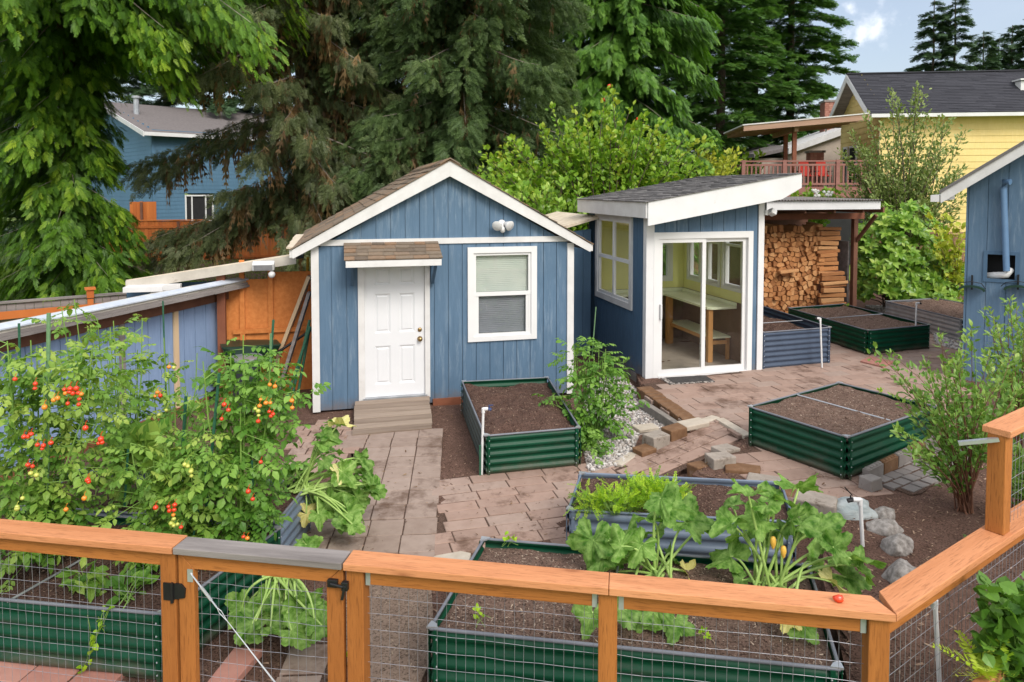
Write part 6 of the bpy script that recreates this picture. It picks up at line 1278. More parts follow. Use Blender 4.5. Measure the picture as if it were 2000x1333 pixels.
    var = np.clip(.22 * r.uniform(0, 1, n)[k] + .48 * r.uniform(0, 1, N_) ** 1.3 + .30 * s ** 2, 0, 1)
    m = MB(); which = r.integers(0, len(T), N_)
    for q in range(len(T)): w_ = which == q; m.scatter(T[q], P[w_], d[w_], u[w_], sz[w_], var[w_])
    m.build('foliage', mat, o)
    if dead:
        kk = r.integers(0, n, dead); s = r.uniform(.05, .8, dead); P = curve(s[:, None], kk)[:, 0] + r.normal(0, .08, (dead, 3)); m = MB()
        d = A_([0, 0, -1.])[None] + r.normal(0, .16, (dead, 3)); u = r.normal(0, 1, (dead, 3)); w_ = r.integers(0, 2, dead)
        for q in range(2): m.scatter(T_HANG[q], P[w_ == q], d[w_ == q], u[w_ == q], r.uniform(.5, 1.4, (w_ == q).sum()), r.uniform(0, 1, (w_ == q).sum()), .5)
        m.build('dead_twigs', m_dead, o)
    return o
def DB(px, d, z=0.): p = D(px, 400, d); return (p[0], p[1], z)
# big trees
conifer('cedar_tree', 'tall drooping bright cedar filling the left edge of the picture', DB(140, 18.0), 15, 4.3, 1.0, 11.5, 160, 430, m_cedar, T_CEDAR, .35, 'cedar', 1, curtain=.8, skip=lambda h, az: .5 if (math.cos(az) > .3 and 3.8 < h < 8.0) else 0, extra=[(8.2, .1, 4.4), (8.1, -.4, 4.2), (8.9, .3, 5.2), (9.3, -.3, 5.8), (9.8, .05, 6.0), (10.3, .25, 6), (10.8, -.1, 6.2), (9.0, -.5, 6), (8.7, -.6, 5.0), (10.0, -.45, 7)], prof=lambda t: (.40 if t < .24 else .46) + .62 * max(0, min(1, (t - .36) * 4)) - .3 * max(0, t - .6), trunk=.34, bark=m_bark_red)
conifer('spruce_tree', 'ragged spruce with brown drooping twigs between the cedar and the big spruce', DB(590, 20.6), 14.5, 4.5, 2.2, 12.5, 110, 290, m_spruce2, T_SPRUCE, .36, 'spruce', 2, prof=lambda t: 1.0 - .55 * t, dead=3400, trunk=.3, hang=.75,
        curtain=.45, skip=lambda h, az: math.cos(az) < -.15 and 2.2 < h < 7.0,
        extra=[(5.5, 3.2, 5.0), (5.3, 3.45, 4.5), (3.3, 3.3, 4.4), (3.1, 3.45, 4.3), (2.9, 3.25, 4.0), (3.2, 3.75, 3.6), (2.7, 3.5, 3.2), (3.6, 4.1, 2.8)])
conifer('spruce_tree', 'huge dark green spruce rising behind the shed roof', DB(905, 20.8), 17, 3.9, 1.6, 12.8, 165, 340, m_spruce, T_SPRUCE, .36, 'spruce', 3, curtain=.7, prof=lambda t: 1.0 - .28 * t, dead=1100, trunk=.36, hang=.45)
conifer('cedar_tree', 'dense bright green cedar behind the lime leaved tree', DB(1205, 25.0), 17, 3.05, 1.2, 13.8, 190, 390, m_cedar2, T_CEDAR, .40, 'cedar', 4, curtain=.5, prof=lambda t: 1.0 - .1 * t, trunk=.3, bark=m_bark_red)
conifer('fir_tree', 'tall fir standing right behind the bright cedar', DB(1405, 40.0), 27, 3.9, .8, 20, 150, 190, m_fir, T_FIR, .56, 'fir', 5, prof=lambda t: 1.0 - .35 * t, trunk=.32)
conifer('fir_tree', 'tall fir at the right end of the tree wall beside open sky', DB(1540, 49.0), 32, 4.4, .8, 22, 160, 200, m_fir, T_FIR, .62, 'fir', 6, prof=lambda t: .92 + .1 * math.sin(t * 9) - .25 * t, trunk=.34)
conifer('fir_tree', 'fir squeezed between the two tall firs, farther back', DB(1470, 52.0), 30, 4.6, .5, 24, 110, 120, m_fir, T_FIR, .8, 'fir', 7, trunk=.36, prof=lambda t: 1.0 - .3 * t)
conifer('fir_tree', 'fir seen in the gap left of the tall firs', DB(1325, 44.0), 28, 4.0, .5, 22, 110, 120, m_fir, T_FIR, .7, 'fir', 8, trunk=.36, prof=lambda t: 1.0 - .3 * t)
far = [(1815, 62, 19.8, 3.0, 'pointed far conifer, left one of the pair above the dark roof'), (1856, 62, 20.4, 3.0, 'pointed far conifer, taller right one of the pair above the dark roof'), (1778, 66, 13.8, 2.4, 'small far conifer leaning out left of the pair above the dark roof'),
       (1912, 66, 18.0, 2.6, 'far conifer just right of the tall pair above the dark roof'), (1942, 70, 18.2, 2.2, 'far conifer third from the right picture edge above the dark roof'), (1967, 68, 19.0, 2.4, 'far conifer second from the right picture edge above the dark roof'), (1996, 66, 19.4, 2.6, 'far conifer cut by the right picture edge above the dark roof')]
for k, (px, d, H, R, lb) in enumerate(far): conifer('conifer_tree', lb, DB(px, d), H, R, 5.5, H, 64, 110, m_fir_far, T_FIR, .85, 'fir', 20 + k, prof=lambda t: (1 - t) ** .75, limbs=False, trunk=.25, group='far conifers above the yellow house')
back = [(-60, 40), (60, 46), (200, 52), (330, 50), (430, 44), (520, 54), (640, 46), (760, 48), (960, 42), (1090, 46), (1240, 48)]
bl = ['leftmost', 'second', 'third', 'fourth', 'fifth', 'sixth', 'seventh', 'eighth', 'ninth', 'tenth', 'rightmost']
for k, (px, d) in enumerate(back): conifer('conifer_tree', f'dim background conifer behind the big trees, {bl[k]} of the row counted from the left', DB(px, d), 27 + (k * 37) % 5, 5.2, 1.0, 23, 90, 130, m_fir_far, T_FIR, .85, 'fir', 40 + k, prof=lambda t: 1 - .45 * t, limbs=False, trunk=.35, group='background conifers')

def bush(name, label, cat, base, ends, mat, T, size, nl, spread, smat=None, srad=.012, seed=0, t0=.3, dirup=.35, bend=.15, group=None, taper=True, jitter=.5, lean_out=.6, parts=('stems', 'foliage')):
    r = np.random.default_rng(seed); base = A_(base, float); o = thing(name, label, cat, base, 0, group)
    E = A_(ends, float) - base; n = len(E); ms = MB(); Ps, ds, us, ss, vs = [], [], [], [], []
    for i in range(n):
        e = E[i]; c = A_([e[0] * .25, e[1] * .25, e[2] * .55]) + r.normal(0, bend * np.linalg.norm(e) * .3, 3); b0 = r.normal(0, .03, 3) * A_([1, 1, 0])
        tt = np.linspace(0, 1, 7)[:, None]; cv = (1 - tt) ** 2 * b0 + 2 * tt * (1 - tt) * c + tt ** 2 * e
        ms.tube(cv, srad * (1.15 - tt[:, 0] * .95), 5, cap=False)
        k = nl if np.isscalar(nl) else nl[i]
        t = r.uniform(t0, 1.02, k); q = t[:, None]; p = (1 - q) ** 2 * b0 + 2 * q * (1 - q) * c + q ** 2 * e; tg = unit(2 * (1 - q) * (c - b0) + 2 * q * (e - c))
        off = unit(r.normal(0, 1, (k, 3))); rad = spread * r.uniform(0, 1, (k, 1)) ** .6 * (1.05 - .75 * q if taper else 1)
        p = p + off * rad; d = off * lean_out + tg * .5 + A_([0, 0, dirup]) + r.normal(0, .3, (k, 3)); u = A_([0, 0, 1.]) + r.normal(0, jitter, (k, 3)) - .25 * unit(base + p) * A_([1, 1, 0])
        Ps.append(p); ds.append(d); us.append(u); ss.append(size * r.uniform(.6, 1.2, k)); vs.append(np.clip(.3 * r.uniform() + .5 * r.uniform(0, 1, k) + .25 * t ** 3, 0, 1))
    ms.build(parts[0], smat or m_twig, o, smooth=True)
    P, d, u, s, v = map(np.concatenate, (Ps, ds, us, ss, vs)); m = MB(); w_ = r.integers(0, len(T), len(P))
    for q in range(len(T)): x = w_ == q; m.scatter(T[q], P[x], d[x], u[x], s[x], v[x])
    m.build(parts[1], mat, o); return o
def R_(a, b): return random.uniform(a, b)
ends = [D(R_(915, 1400), R_(250, 400), R_(15.6, 18.5)) for _ in range(130)] + [D(R_(1050, 1340), R_(205, 300), R_(16, 18)) for _ in range(42)]
ends = [e for e in ends if e[2] < 3.05 + (370 - (215 + abs((e[0] / e[1] * FPX + 1000) - 1190) * .30)) / FPX * e[1]]
sh = [(1187, 172), (1196, 185), (1122, 208), (1203, 203), (1253, 226), (1078, 212), (1150, 240), (1290, 245), (1345, 262), (1230, 215)]
o = bush('leafy_tree', 'lime green broad leaved tree behind the shed and sunroom', 'tree', DB(1180, 17.0), ends + [D(x, y, R_(16.3, 17.3)) for x, y in sh], m_lime, T_BROAD, .14, [125] * len(ends) + [80] * len(sh), .42, m_bark, .028, 5, t0=.42)
m = mbw(o)
for x, y in ((1190, 168), (1246, 233), (1180, 195)): m.ball(D(x, y, 16.8), .045, 8, 5, jit=.3)
m.build('red_leaf_tips', m_tomato, o)
ap = [(1795, 168), (1800, 178), (1738, 185), (1752, 205), (1700, 232), (1668, 262), (1645, 300), (1722, 245), (1880, 258), (1860, 240), (1838, 232), (1872, 330), (1845, 290), (1815, 228), (1700, 300), (1660, 330), (1650, 375), (1690, 380), (1790, 260), (1850, 350), (1875, 385), (1860, 420), (1790, 400), (1820, 380)]
ends = [D(x + R_(-8, 8), y + R_(-4, 10), R_(18.8, 20.6)) for x, y in ap for _ in range(2)] + [D(R_(1665, 1860), R_(290, 440), R_(18.6, 20.6)) for _ in range(42)]
bush('apple_tree', 'grey green small leaved fruit tree in front of the yellow house', 'tree', DB(1765, 19.6, .1), ends, m_apple, T_NARROW, .12, 190, .42, m_bark, .022, 6, t0=.3)
# rhododendron: whorls of long leaves
def rhodo(label, base, n, box, d, seed, size=.17):
    r = np.random.default_rng(seed); o = thing('rhododendron', label, 'shrub', base, 0); Pw = []
    cx, cy = (box[0] + box[2]) / 2, (box[1] + box[3]) / 2
    while len(Pw) < n:
        x, y = r.uniform(box[0], box[2]), r.uniform(box[1], box[3]); u, v = (x - cx) / (box[2] - box[0]) * 2, (y - cy) / (box[3] - box[1]) * 2
        if u * u + max(0, -v) ** 2.2 + .0 > 1.0: continue
        Pw.append(D(x, y, d + .9 * (u * u) + .5 * (1 - v) * .6 + r.uniform(-.15, .5)))
    Pw = A_(Pw) - A_(base); m = MB(); ms = MB(); k = 9
    out = unit(Pw * A_([1, 1, .6]) + A_([0, -1.2, .6])); 
    for i in range(0, n, 3): ms.tube([(r.normal(0, .2), r.normal(0, .2), 0), Pw[i] * A_([.5, .5, .6]), Pw[i]], [.02, .014, .006], 5, cap=False)
    ax = unit(out + r.normal(0, .35, (n, 3))); e1 = unit(np.cross(ax, A_([0, 0, 1.]) + .01)); e2 = np.cross(ax, e1)
    for q in range(k):
        a = q * 2 * PI / k + r.uniform(0, .5, n)[:, None]; dd = e1 * np.cos(a) + e2 * np.sin(a) + ax * r.uniform(.05, .8, (n, 1))
        m.scatter(T_NARROW[q % 2], Pw, dd, ax + r.normal(0, .2, (n, 3)), size * r.uniform(.7, 1.15, n), np.clip(r.uniform(0, 1, n) * .6 + .25 + r.normal(0, .15, n), 0, 1))
    ms.build('branches', m_bark, o); m.build('foliage', m_rhodo, o); return o
rhodo('bright green rhododendron beside the woodshed', DB(1760, 16.6, .15), 330, (1672, 398, 1850, 585), 15.6, 3, .2)
rhodo('lower darker rhododendron between woodshed bush and blue outbuilding', DB(1845, 16.2, .15), 150, (1770, 500, 1890, 600), 15.3, 4, .15)
bush('vine_maple', 'yellow green leaved sapling in front of the brown fence by the blue outbuilding', 'shrub', DB(1865, 16.0, .15), [D(R_(1815, 1885), R_(415, 500), R_(15.2, 16.4)) for _ in range(26)], m_maple, T_BROAD, .13, 22, .25, m_stem_red, .008, 8)
fs_ = bush('flowering_shrub', 'low green shrub with white blossoms above the woodshed roof', 'shrub', DB(1595, 22, 1.2), [D(R_(1545, 1650), R_(368, 392), R_(21, 22.5)) for _ in range(30)], m_lime, T_BROAD, .15, 30, .28, m_stem, .01, 9)
m = mbw(fs_)
for _ in range(16): m.ball(D(R_(1585, 1632), R_(372, 384), 20.9), .05, 7, 5, jit=.4)
m.build('blossoms', m_flower_w, fs_)
bush('yellow_shrub', 'yellow green shrub between the lime tree and the firs', 'shrub', DB(1380, 25, .2), [D(R_(1330, 1440), R_(288, 345), R_(24, 26)) for _ in range(40)], m_maple, T_BROAD, .2, 40, .5, m_bark, .02, 10)
bush('hedge_bush', 'low bright bush left of the deck railing', 'shrub', DB(1450, 30, .2), [D(R_(1400, 1490), R_(300, 335), R_(29, 31)) for _ in range(24)], m_lime, T_BROAD, .24, 40, .55, m_bark, .02, 11)
bush('laurel_bush', 'deep green bush under the lime tree beside the tool shed', 'shrub', DB(1060, 15.2, .1), [D(R_(930, 1140), R_(345, 420), R_(14.6, 16)) for _ in range(46)], m_rhodo, T_BROAD, .14, 55, .3, m_bark, .016, 12)
# ---------------------------------------------------------------- tomatoes
FR_ = []
def tomato_plant(label, bx, by, zb, ztop, rad, n, seed, fr=(), mat=None, stems=5, lean=(0, 0), size=.175, tops=()):
    r = np.random.default_rng(seed); o = thing('tomato_plant', label, 'tomato plant', (bx, by, zb), 0, 'tomato plants'); H = ztop - zb; m = MB(); ms = MB()
    cen = []
    for k in range(stems):
        a = k * 2.4 + r.uniform(0, 1); q = rad * r.uniform(.15, .6); hh = H * r.uniform(.72, 1.0)
        c = A_([(0, 0, 0), (q * .5 * math.cos(a), q * .5 * math.sin(a), hh * .3), (q * math.cos(a) + lean[0] * .5, q * math.sin(a) + lean[1] * .5, hh * .68), (q * 1.15 * math.cos(a) + lean[0], q * 1.15 * math.sin(a) + lean[1], hh)]); cen.append(c)
        ms.tube(c, [.009, .008, .006, .004], 6, cap=False)
    for p in tops:
        e = A_(p) - A_([bx, by, zb]); c = A_([(0, 0, 0), e * A_([.4, .4, .4]), e * A_([.9, .9, .75]), e]); cen.append(c); ms.tube(c, [.008, .007, .005, .004], 6, cap=False)
    tot = len(cen); which = r.integers(0, tot, n); t = r.uniform(.08, 1, n); idx = t * 3 - 1e-6; i0 = np.clip(idx.astype(int), 0, 2); f = (idx - i0)[:, None]; cen = A_(cen)
    p = cen[which, i0] * (1 - f) + cen[which, i0 + 1] * f
    a = r.uniform(0, 2 * PI, n); ou = np.stack([np.cos(a), np.sin(a), r.normal(.05, .25, n)], -1); rr = (rad * .55 * r.uniform(.05, 1, n) * np.where(t > .85, .45, 1))[:, None]
    P = p + ou * rr; d = ou + A_([0, 0, 1.]) * r.uniform(-.75, .35, (n, 1)); u = A_([0, 0, 1.]) + ou * .35 + r.normal(0, .35, (n, 3))
    for q in range(0, n, 3): ms.tube([p[q], P[q] + unit(d[q]) * .05], [.0035, .002], 4, cap=False)
    w_ = r.integers(0, len(T_TOM), n); v = np.clip(.15 + .65 * r.uniform(0, 1, n) + .2 * t, 0, 1)
    for q in range(len(T_TOM)): x = w_ == q; m.scatter(T_TOM[q], P[x], d[x], u[x], size * r.uniform(.6, 1.25, x.sum()), v[x])
    ms.build('stems', m_stem, o); m.build('foliage', mat or m_tom, o)
    for (px, py, c_, d_) in fr:
        f_ = FRUIT[c_].copy(); C.collection.objects.link(f_); f_.parent = o; w0 = D(px, py, d_ - .16); f_.location = tuple(w0 - A_([bx, by, zb])); s_ = r.uniform(.8, 1.15); f_.scale = (s_, s_, s_ * r.uniform(.9, 1.1))
    return o
FRUIT = {}
for c_, mt in (('r', m_tomato), ('o', m_tomato_o), ('g', m_tomato_g)):
    m = MB(); m.ball((0, 0, 0), .0155, 12, 8, (1, 1, .92)); m.tube([(0, 0, .016), (.004, 0, .03), (.012, 0, .04)], .002, 4); FRUIT[c_] = m.build('tomato', mt, None, smooth=True)
def cr4(L, d): return [(x / 2.667, 450 + y / 2.667, c, d) for x, y, c in L]
def cr8(L, d): return [(x / 2.857, 900 + y / 2.857, c, d) for x, y, c in L]
f1 = cr4([(335, 830, 'r'), (365, 826, 'r'), (397, 824, 'r'), (380, 850, 'r'), (408, 848, 'r'), (424, 854, 'o'), (353, 903, 'r'), (410, 908, 'r'), (413, 880, 'r'), (184, 800, 'r'), (182, 824, 'r'), (232, 922, 'o'), (78, 776, 'r'), (300, 875, 'o'), (280, 885, 'o'), (362, 842, 'r'), (340, 850, 'o')], 4.55) + cr4([(125, 1076, 'r'), (146, 1075, 'r'), (162, 1062, 'r'), (265, 1108, 'r'), (195, 1118, 'r'), (220, 1138, 'r'), (226, 1122, 'r'), (145, 1222, 'r'), (170, 1230, 'r'), (160, 1266, 'g'), (190, 1276, 'g'), (525, 1088, 'r'), (513, 1110, 'r'), (532, 1106, 'r'), (445, 1030, 'r'), (460, 1308, 'r')], 4.4) + cr8([(95, 258, 'g'), (95, 268, 'g'), (368, 273, 'o'), (470, 210, 'o'), (495, 118, 'r'), (489, 108, 'r'), (125, 210, 'g')], 4.35)
f2 = cr4([(880, 713, 'o'), (905, 716, 'g'), (808, 865, 'o'), (835, 862, 'r'), (820, 845, 'o'), (828, 962, 'g'), (865, 938, 'g')], 5.5)
f3 = cr4([(1405, 805, 'o'), (1432, 814, 'o'), (1357, 882, 'o'), (1352, 915, 'o'), (1345, 942, 'g'), (1168, 908, 'r'), (1190, 938, 'r'), (1385, 900, 'o'), (1408, 900, 'o'), (1402, 945, 'r'), (1412, 968, 'r'), (1422, 958, 'r'), (1155, 983, 'r'), (1345, 995, 'r'), (1347, 965, 'g'), (1520, 888, 'o'), (1522, 925, 'o'), (1330, 930, 'g')], 4.95) + cr8([(1385, 172, 'r'), (1410, 215, 'r'), (1358, 425, 'r'), (1380, 433, 'o'), (1455, 8, 'r')], 4.75)
f4 = cr4([(960, 1220, 'g'), (978, 1226, 'g'), (995, 1250, 'g'), (997, 1280, 'g')], 4.75) + cr8([(940, 257, 'r'), (975, 247, 'r'), (945, 280, 'r'), (972, 275, 'r'), (967, 303, 'o'), (970, 325, 'g'), (955, 350, 'g'), (970, 362, 'g'), (990, 355, 'g'), (868, 262, 'r'), (1030, 22, 'g'), (1048, 32, 'g'), (1065, 60, 'g'), (1010, 372, 'r')], 4.6)
tomato_plant('largest tomato plant at the left edge with clusters of red fruit', -3.32, 4.75, .4, 2.05, .46, 660, 1, f1, stems=9, tops=[D(60, 665, 4.8), D(180, 680, 4.8), D(20, 690, 4.7), D(215, 700, 5.0)])
tomato_plant('tall loose tomato plant reaching over the lean-to roof', -3.25, 5.75, .4, 2.05, .42, 260, 2, (), stems=5, tops=[D(145, 585, 5.8), D(120, 600, 5.7), D(190, 622, 5.8), D(255, 720, 5.8), D(215, 640, 5.8), D(230, 700, 5.7)])
tomato_plant('thin tomato plant on the tall stake in front of the pale blue boards', -2.85, 5.75, .4, 1.45, .34, 130, 3, f2, stems=4, tops=[D(328, 700, 5.8), D(320, 660, 5.8), D(385, 690, 5.8), D(300, 760, 5.8), D(262, 770, 5.7)], size=.17)
tomato_plant('bushy tomato plant at the right end of the bed near the shed', -2.03, 5.05, .4, 1.82, .40, 580, 4, f3, m_tomd, stems=8, tops=[D(475, 655, 5.2), D(450, 690, 5.1), D(545, 700, 5.2), D(585, 760, 5.2), D(510, 700, 5.2)])
tomato_plant('pale leaved lower tomato plant in the middle of the bed', -2.40, 4.78, .4, 1.35, .36, 420, 5, f4, stems=7, tops=[D(330, 880, 4.8), D(400, 830, 4.9), D(300, 900, 4.8), D(410, 880, 4.7)])
tomato_plant('volunteer tomato plant sprawling between shed bed and gravel', 1.02, 8.3, .02, 1.25, .42, 480, 6, (), m_tomd, stems=8, size=.19, tops=[D(1150, 665, 8.5), D(1125, 680, 8.4), D(1190, 690, 8.5), D(1080, 770, 8.3), D(1060, 800, 8.2), D(1235, 760, 8.4), D(1100, 830, 8.0), D(1180, 720, 8.3), D(1215, 745, 8.3), D(1150, 880, 7.7), D(1170, 860, 7.7)])
for f_ in FRUIT.values(): bpy.data.objects.remove(f_)
# ---------------------------------------------------------------- squash plants
def big_leaf(mb, P, ax, nr, R, seed, cup=.3, lob=.27):
    r = random.Random(seed); ax = A_(ax) / np.linalg.norm(ax); x = np.cross(ax, nr); x /= np.linalg.norm(x); nz_ = np.cross(x, ax)
    ns, nr_ = 84, 6; ph = [r.uniform(0, 6.28) for _ in range(4)]; V = [A_(P)]; F = []; var = []
    wave = r.uniform(.07, .15)
    fold = r.choice([r.uniform(.05, .2), r.uniform(.2, .55), r.uniform(.2, .55)]); sk = [r.uniform(.85, 1.15) for _ in range(5)]; hv = r.uniform(.2, .5)
    for i in range(1, nr_ + 1):
        q = i / nr_
        for j in range(ns + 1):
            th = -PI * .93 + 2 * PI * .93 * j / ns       # 0 = leaf tip direction
            c5 = .5 + .5 * math.cos(5 * th * .97); li = int(round(th * 5 * .97 / (2 * PI))) % 5
            lobe = .80 + lob * 1.35 * (c5 ** 1.2 - .55) * (.3 + .7 * q) * sk[li] + q * (.07 * abs(((th * 6.3 + ph[0]) % 1.0) - .5) * 2 + .035 * math.sin(23 * th + ph[1]) + r.uniform(-.025, .025) * (q > .9))
            rr = R * q * lobe * (.80 + .30 * math.cos(th / 2) ** 2)
            z = R * (fold * q * abs(math.sin(th)) ** .8 + cup * q * q * math.cos(2 * th + ph[2]) * .5 - hv * q * q * max(0, math.cos(th)) + wave * q * q * math.sin(5 * th + ph[3]) + .045 * q * c5 - .05 * q * q + .03 * q * math.sin(13 * th + ph[1]))
            V.append(A_(P) + ax * rr * math.cos(th) + x * rr * math.sin(th) + nz_ * z)
    base = lambda i, j: 1 + (i - 1) * (ns + 1) + j
    tint = r.uniform(-.25, .25)
    def vv(j, i):
        th = -PI * .93 + 2 * PI * .93 * (j + .5) / ns; ve = max(0, math.cos(5 * th * .97)) ** 22
        return min(1, max(0, .38 + tint + .45 * ve * (1 - .12 * i) + r.uniform(-.16, .16)))
    tri = [(0, base(1, j), base(1, j + 1)) for j in range(ns)]; qd = [(base(i, j), base(i + 1, j), base(i + 1, j + 1), base(i, j + 1)) for i in range(1, nr_) for j in range(ns)]
    mb.add(V, A_(tri), [vv(j, 0) for j in range(ns)]); n0 = mb.n - len(V)
    mb.f.append(A_(qd) + n0); mb.var.append(A_([vv(j, i) for i in range(1, nr_) for j in range(ns)]))
def squash(name, label, base, leaves, yel, R0, seed, flowers=(), zl=.2, fill=0, cat='squash plant'):
    r = random.Random(seed); base = A_(base, float); o = thing(name, label, cat, base); m, my, mp_ = mbw(o), mbw(o), mbw(o)
    bx, by = 1000 + base[0] / base[1] * FPX, 370 + (HC - base[2]) / base[1] * FPX
    nb0 = len(leaves); leaves = list(leaves) + [(L[0] + r.gauss(0, fill * 9), L[1] + r.gauss(0, fill * 7) + 6, *L[2:]) for L in leaves for _ in range(int(fill))]
    for k, L in enumerate(leaves):
        px, py = L[0], L[1]; R = (L[2] if len(L) > 2 else R0) * r.uniform(.68, .92)
        if py > by + 8: P = G(px, py, base[2] + zl * .45 * r.uniform(.4, 1.2)); 
        else: P = D(px, py, base[1] + r.uniform(-.12, .22))
        P = A_(P); ou = P - base; ou[2] = 0; ou = ou / (np.linalg.norm(ou) + 1e-6); hi = max(0, P[2] - base[2])
        ax = ou * .9 + A_([0, 0, 1.]) * (.15 if hi > .3 else -.35) + A_([r.gauss(0, .3), r.gauss(0, .3), r.gauss(0, .2)])
        nr = A_([0, 0, 1.]) * .85 + A_([0, -1, 0]) * .35 + ou * .25 + A_([r.gauss(0, .5), r.gauss(0, .35), r.gauss(0, .3)])
        big_leaf(my if k in yel else m, P - unit(ax) * R * .35, ax, nr, R, seed * 100 + k)
        e = P - unit(ax) * R * .35; mid = base * .4 + e * .6 + A_([0, 0, .10 + .1 * hi]); st = base + A_([r.gauss(0, .06), r.gauss(0, .06), 0]); mid = mid + A_([r.gauss(0, .05), r.gauss(0, .05), r.gauss(0, .04)])
        tt = np.linspace(0, 1, 9)[:, None]; cv = (1 - tt) ** 2 * st + 2 * tt * (1 - tt) * mid + tt ** 2 * e
        mp_.tube(cv, np.linspace(.0105, .006, 9), 7, .5, cap=False)
    m.build('leaves', m_zuc, o, smooth=True); mp_.build('stalks', m_petiole, o, smooth=True)
    if yel: my.build('yellowed_leaves', m_zucy, o, smooth=True)
    for px, py in flowers:
        P = D(px, py, base[1] - .05) - base; q = MB(); q.lathe([(.004, -.03), (.014, -.01), (.02, .02), (.016, .045), (.004, .055)], P, 10); q.build('blossom', m_flower_y, o, smooth=True)
    return o
def cc(L, s, ox, oy): return [(ox + a[0] / s, oy + a[1] / s, *a[2:]) for a in L]
squash('zucchini_plant', 'left zucchini plant leaning over the nearest green bed', G(1285, 1118, .43), cc([(600, 380, .18), (690, 290, .17), (775, 330, .19), (880, 400, .21), (960, 415, .17), (480, 460, .17), (300, 560, .22), (370, 490, .17), (430, 640, .18), (560, 560, .17), (860, 700, .14), (330, 620, .2), (420, 540, .18), (290, 950, .14), (600, 930, .17), (760, 980, .17), (500, 930, .14), (690, 910, .16), (760, 590, .12), (640, 450, .15), (400, 690, .16)], 2.857, 1050, 880), (10,), .17, 3)
squash('zucchini_plant', 'right zucchini plant with yellow blossoms in the nearest green bed', G(1500, 1152, .43), cc([(1140, 240, .19), (1070, 300, .15), (1490, 200, .21), (1370, 280, .18), (1200, 390, .18), (1040, 420, .19), (1030, 570, .22), (1120, 480, .17), (1290, 320, .15), (1610, 430, .22), (1500, 400, .19), (1440, 370, .17), (1780, 600, .24), (1690, 570, .19), (1770, 720, .2), (1670, 750, .17), (1120, 735, .1), (1500, 1000, .13), (1390, 965, .11), (1560, 640, .15), (1820, 660, .16), (1400, 450, .14), (1250, 420, .15)], 2.857, 1050, 880), (15, 18), .18, 4, [(1510, 1064), (1530, 1082)])
squash('pumpkin_plant', 'pumpkin plant with some pale yellowed leaves spilling onto the paved path', G(588, 955, .42), cc([(310, 70, .17), (230, 150, .15), (270, 230, .14), (390, 240, .16), (285, 315, .16), (430, 320, .19), (90, 260, .17), (140, 320, .15), (280, 430, .19), (370, 360, .16), (180, 470, .18), (380, 450, .17), (470, 390, .17), (280, 540, .18), (330, 500, .17), (140, 520, .14), (380, 510, .15), (60, 330, .17), (205, 210, .13), (250, 480, .18), (440, 370, .15)], 2.5, 550, 800), (0, 4, 15), .16, 5, zl=-.5, fill=1)
squash('pumpkin_plant', 'second pumpkin plant with leaves hanging to the soil behind the gate', G(540, 1115, .42), cc([(1330, 850, .15), (1400, 920, .15), (1480, 800, .15), (1560, 720, .14), (1590, 790, .15), (1540, 880, .15), (1680, 850, .16), (1700, 960, .17), (1760, 820, .14), (1650, 720, .13), (1450, 870, .13), (1620, 900, .14), (1780, 900, .12), (1730, 490, .12), (1700, 480, .1)], 2.857, 0, 900), (10,), .14, 6, zl=-.6, fill=1)
# carrots
def ferny(name, label, cat, pts, mat, size, seed, per=7, up=.9, grp=None):
    r = np.random.default_rng(seed); c = A_(pts).mean(0); o = thing(name, label, cat, c, 0, grp); n = len(pts) * per; P = np.repeat(A_(pts) - c, per, 0) + r.normal(0, .015, (n, 3)) * A_([1, 1, 0])
    a = r.uniform(0, 2 * PI, n); d = np.stack([np.cos(a) * .6, np.sin(a) * .6, up + r.uniform(-.3, .5, n)], -1); u = -d * A_([1, 1, 0]) + A_([0, 0, 1.]) + r.normal(0, .3, (n, 3)); m = MB(); ms = MB(); h = r.uniform(.05, .16, n)
    Q = P + unit(d) * h[:, None]; w_ = r.integers(0, 3, n)
    for i in range(n): ms.tube([P[i], Q[i]], .002, 4, cap=False)
    d2 = d + A_([0, 0, -.5]) + r.normal(0, .35, (n, 3))
    for q in range(3): x = w_ == q; m.scatter(T_FERNY[q], Q[x], d2[x], u[x], size * r.uniform(.6, 1.2, x.sum()), r.uniform(0, 1, x.sum()), size * .8)
    ms.build('stalks', m_stem, o); m.build('foliage', mat, o); return o
ferny('carrot_patch', 'feathery bright green carrot tops in the left end of the blue bed', 'carrots', [G(R_(1128, 1215), R_(985, 1008), .42) for _ in range(18)], m_carrot, .125, 1, 9, .6)
ferny('carrot_patch', 'taller feathery carrot tops in the middle of the blue bed', 'carrots', [G(R_(1205, 1325), R_(975, 1006), .42) for _ in range(30)], m_carrot, .16, 2, 9, .95)
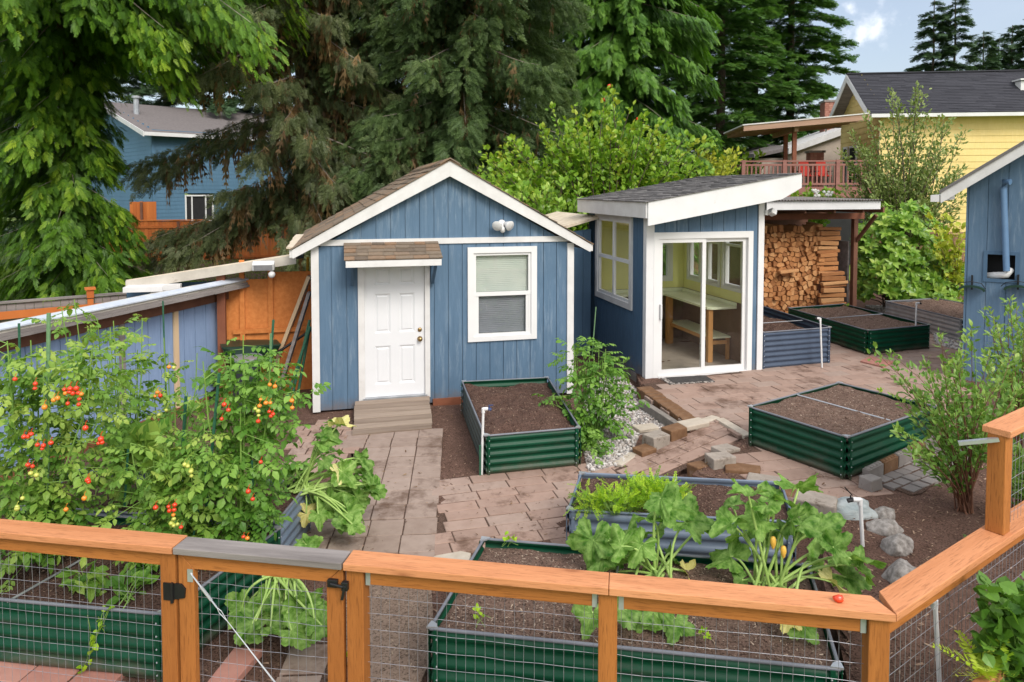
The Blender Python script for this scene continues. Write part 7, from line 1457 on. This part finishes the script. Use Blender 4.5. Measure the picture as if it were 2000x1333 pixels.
# blueberry bushes
e1 = [(1735, 700), (1760, 770), (1755, 850), (1790, 770), (1800, 880), (1815, 700), (1835, 655), (1850, 720), (1870, 690), (1885, 640), (1900, 760), (1830, 820), (1780, 885), (1860, 870), (1930, 700), (1950, 740), (1920, 800), (1880, 800), (1950, 820), (1985, 760), (1840, 900), (1810, 740), (1700, 690), (1975, 690), (1860, 780)]
bush('blueberry_bush', 'blueberry bush with reddish stems behind the tall fence post', 'shrub', G(1885, 1000, .16), [D(x + R_(-12, 12), y + R_(-12, 12), 6.0 + R_(-.5, .5)) for x, y in e1 for _ in range(2)], m_blue_l, T_NARROW, .064, 56, .13, m_stem_red, .0065, 13, t0=.42)
e2 = [(1930, 615), (1975, 590), (1995, 640), (1945, 660), (1985, 700), (2010, 600), (1925, 700), (2020, 680), (1960, 750), (2020, 760)]
bush('blueberry_bush', 'second blueberry bush at the right edge against the blue wall', 'shrub', G(1985, 905, .16), [D(x + R_(-10, 10), y + R_(-10, 10), 7.2 + R_(-.5, .5)) for x, y in e2 for _ in range(3)], m_blue_l, T_NARROW, .066, 56, .14, m_stem_red, .007, 14, t0=.35)
bush('low_shrub', 'small leafy plant behind the right fence mesh', 'shrub', G(1985, 1010, .16), [D(x, y, 5.6 + R_(-.3, .3)) for x, y in ((1960, 850), (1990, 870), (1985, 910), (2010, 890), (1965, 930), (1995, 950), (2020, 960), (1975, 880))], m_blue_l, T_NARROW, .08, 40, .12, m_stem_red, .006, 15)
# lower right planting
m = MB(); m.slab([(2.62, 2.2), (4.2, 2.2), (4.2, 3.6), (2.75, 3.55), (2.5, 3.0)], -.05, .72); tag(m.build('planter_soil', m_earth), kind='structure')
for k, (lb, cx, cy, n, sz) in enumerate((('clump of round glossy leaves in the lower right corner', 1960, 1250, 70, .085), ('darker glossy clump above the fern at the right edge', 1960, 1185, 60, .075), ('glossy leaves cut by the bottom right corner', 1985, 1320, 50, .085))):
    b_ = D(cx + 20, cy + 60, 3.42); bush('strawberry_plant', lb, 'plant', b_, [D(cx + R_(-42, 55), cy + R_(-45, 45), 3.35 + R_(-.12, .15)) for _ in range(n)], m_berg, T_ROUND, sz, 2, .02, m_stem, .003, 30 + k, t0=.92, dirup=.2, group='glossy ground plants')
def fern(label, base, n, L, seed, mat):
    r = np.random.default_rng(seed); o = thing('fern', label, 'fern', base); m = MB(); TF = T_frond(16, .24, 66, .06, .05, 3, 1, .02, .35, .5); a = r.uniform(0, 2 * PI, n)
    d = np.stack([np.cos(a) * .75, np.sin(a) * .75, r.uniform(.3, .9, n)], -1); m.scatter(TF, np.zeros((n, 3)), d, A_([0, 0, 1.]) - d * .5, L * r.uniform(.7, 1.1, n), r.uniform(0, 1, n)); m.build('fronds', mat, o)
fern('yellow green fern leaning out over the timber edging', D(1925, 1318, 3.22), 14, .24, 2, m_fern)
fern('small fern beside the boulders behind the fence', G(1900, 1075, .16), 7, .14, 3, m_berg)
# small weeds and seedlings in the beds
for k, (px, py, z, lb) in enumerate(((1108, 1160, .43, 'bright seedling in the nearest bed close to the front rim'), (942, 1215, .43, 'small seedling in the left part of the nearest bed'), (995, 1065, .43, 'tiny seedling near the rear rim of the nearest bed'), (1375, 1250, .43, 'lone seedling right of the middle fence post'), (1655, 600, .6, 'grassy weed in the far green bed'), (1720, 770, .6, 'low weed in the big green bed'), (690, 1290, .0, 'weed growing in dusty soil behind the gate post'))):
    bush('seedling', lb, 'seedling', G(px, py, z), [G(px, py, z) + A_([R_(-.04, .04), R_(-.04, .04), R_(.03, .07)]) for _ in range(5)], m_carrot, T_BROAD, .035, 3, .01, m_stem, .0015, 60 + k, t0=.8)
bush('trailing_vine', 'pale vine trailing over the front of the left tomato bed', 'vine', G(205, 1195, .43), [D(205 + k * -9, 1195 + k * 22, 4.2) for k in range(7)], m_carrot, T_BROAD, .05, 4, .02, m_stem, .002, 70, t0=.5)
bush('pepper_plant', 'pepper plant with drooping leaves at the front of the left bed', 'plant', G(170, 1150, .43), [D(170 + R_(-45, 45), R_(1090, 1160), 4.45 + R_(-.1, .1)) for _ in range(14)], m_tom, T_NARROW, .11, 5, .04, m_stem, .004, 71, t0=.5, dirup=-.6)
bush('pepper_plant', 'second small plant in the left bed beside the fence post', 'plant', G(255, 1175, .43), [D(255 + R_(-35, 35), R_(1120, 1175), 4.4 + R_(-.1, .1)) for _ in range(9)], m_tomd, T_BROAD, .09, 4, .03, m_stem, .004, 72, t0=.6)
bush('bean_leaves', 'large pale leafed plant under the tall stake at the rear of the beds', 'plant', G(300, 1010, .43), [D(R_(235, 330), R_(850, 930), 5.5) for _ in range(12)], m_tom, T_ROUND, .2, 3, .05, m_stem, .005, 73, t0=.8)
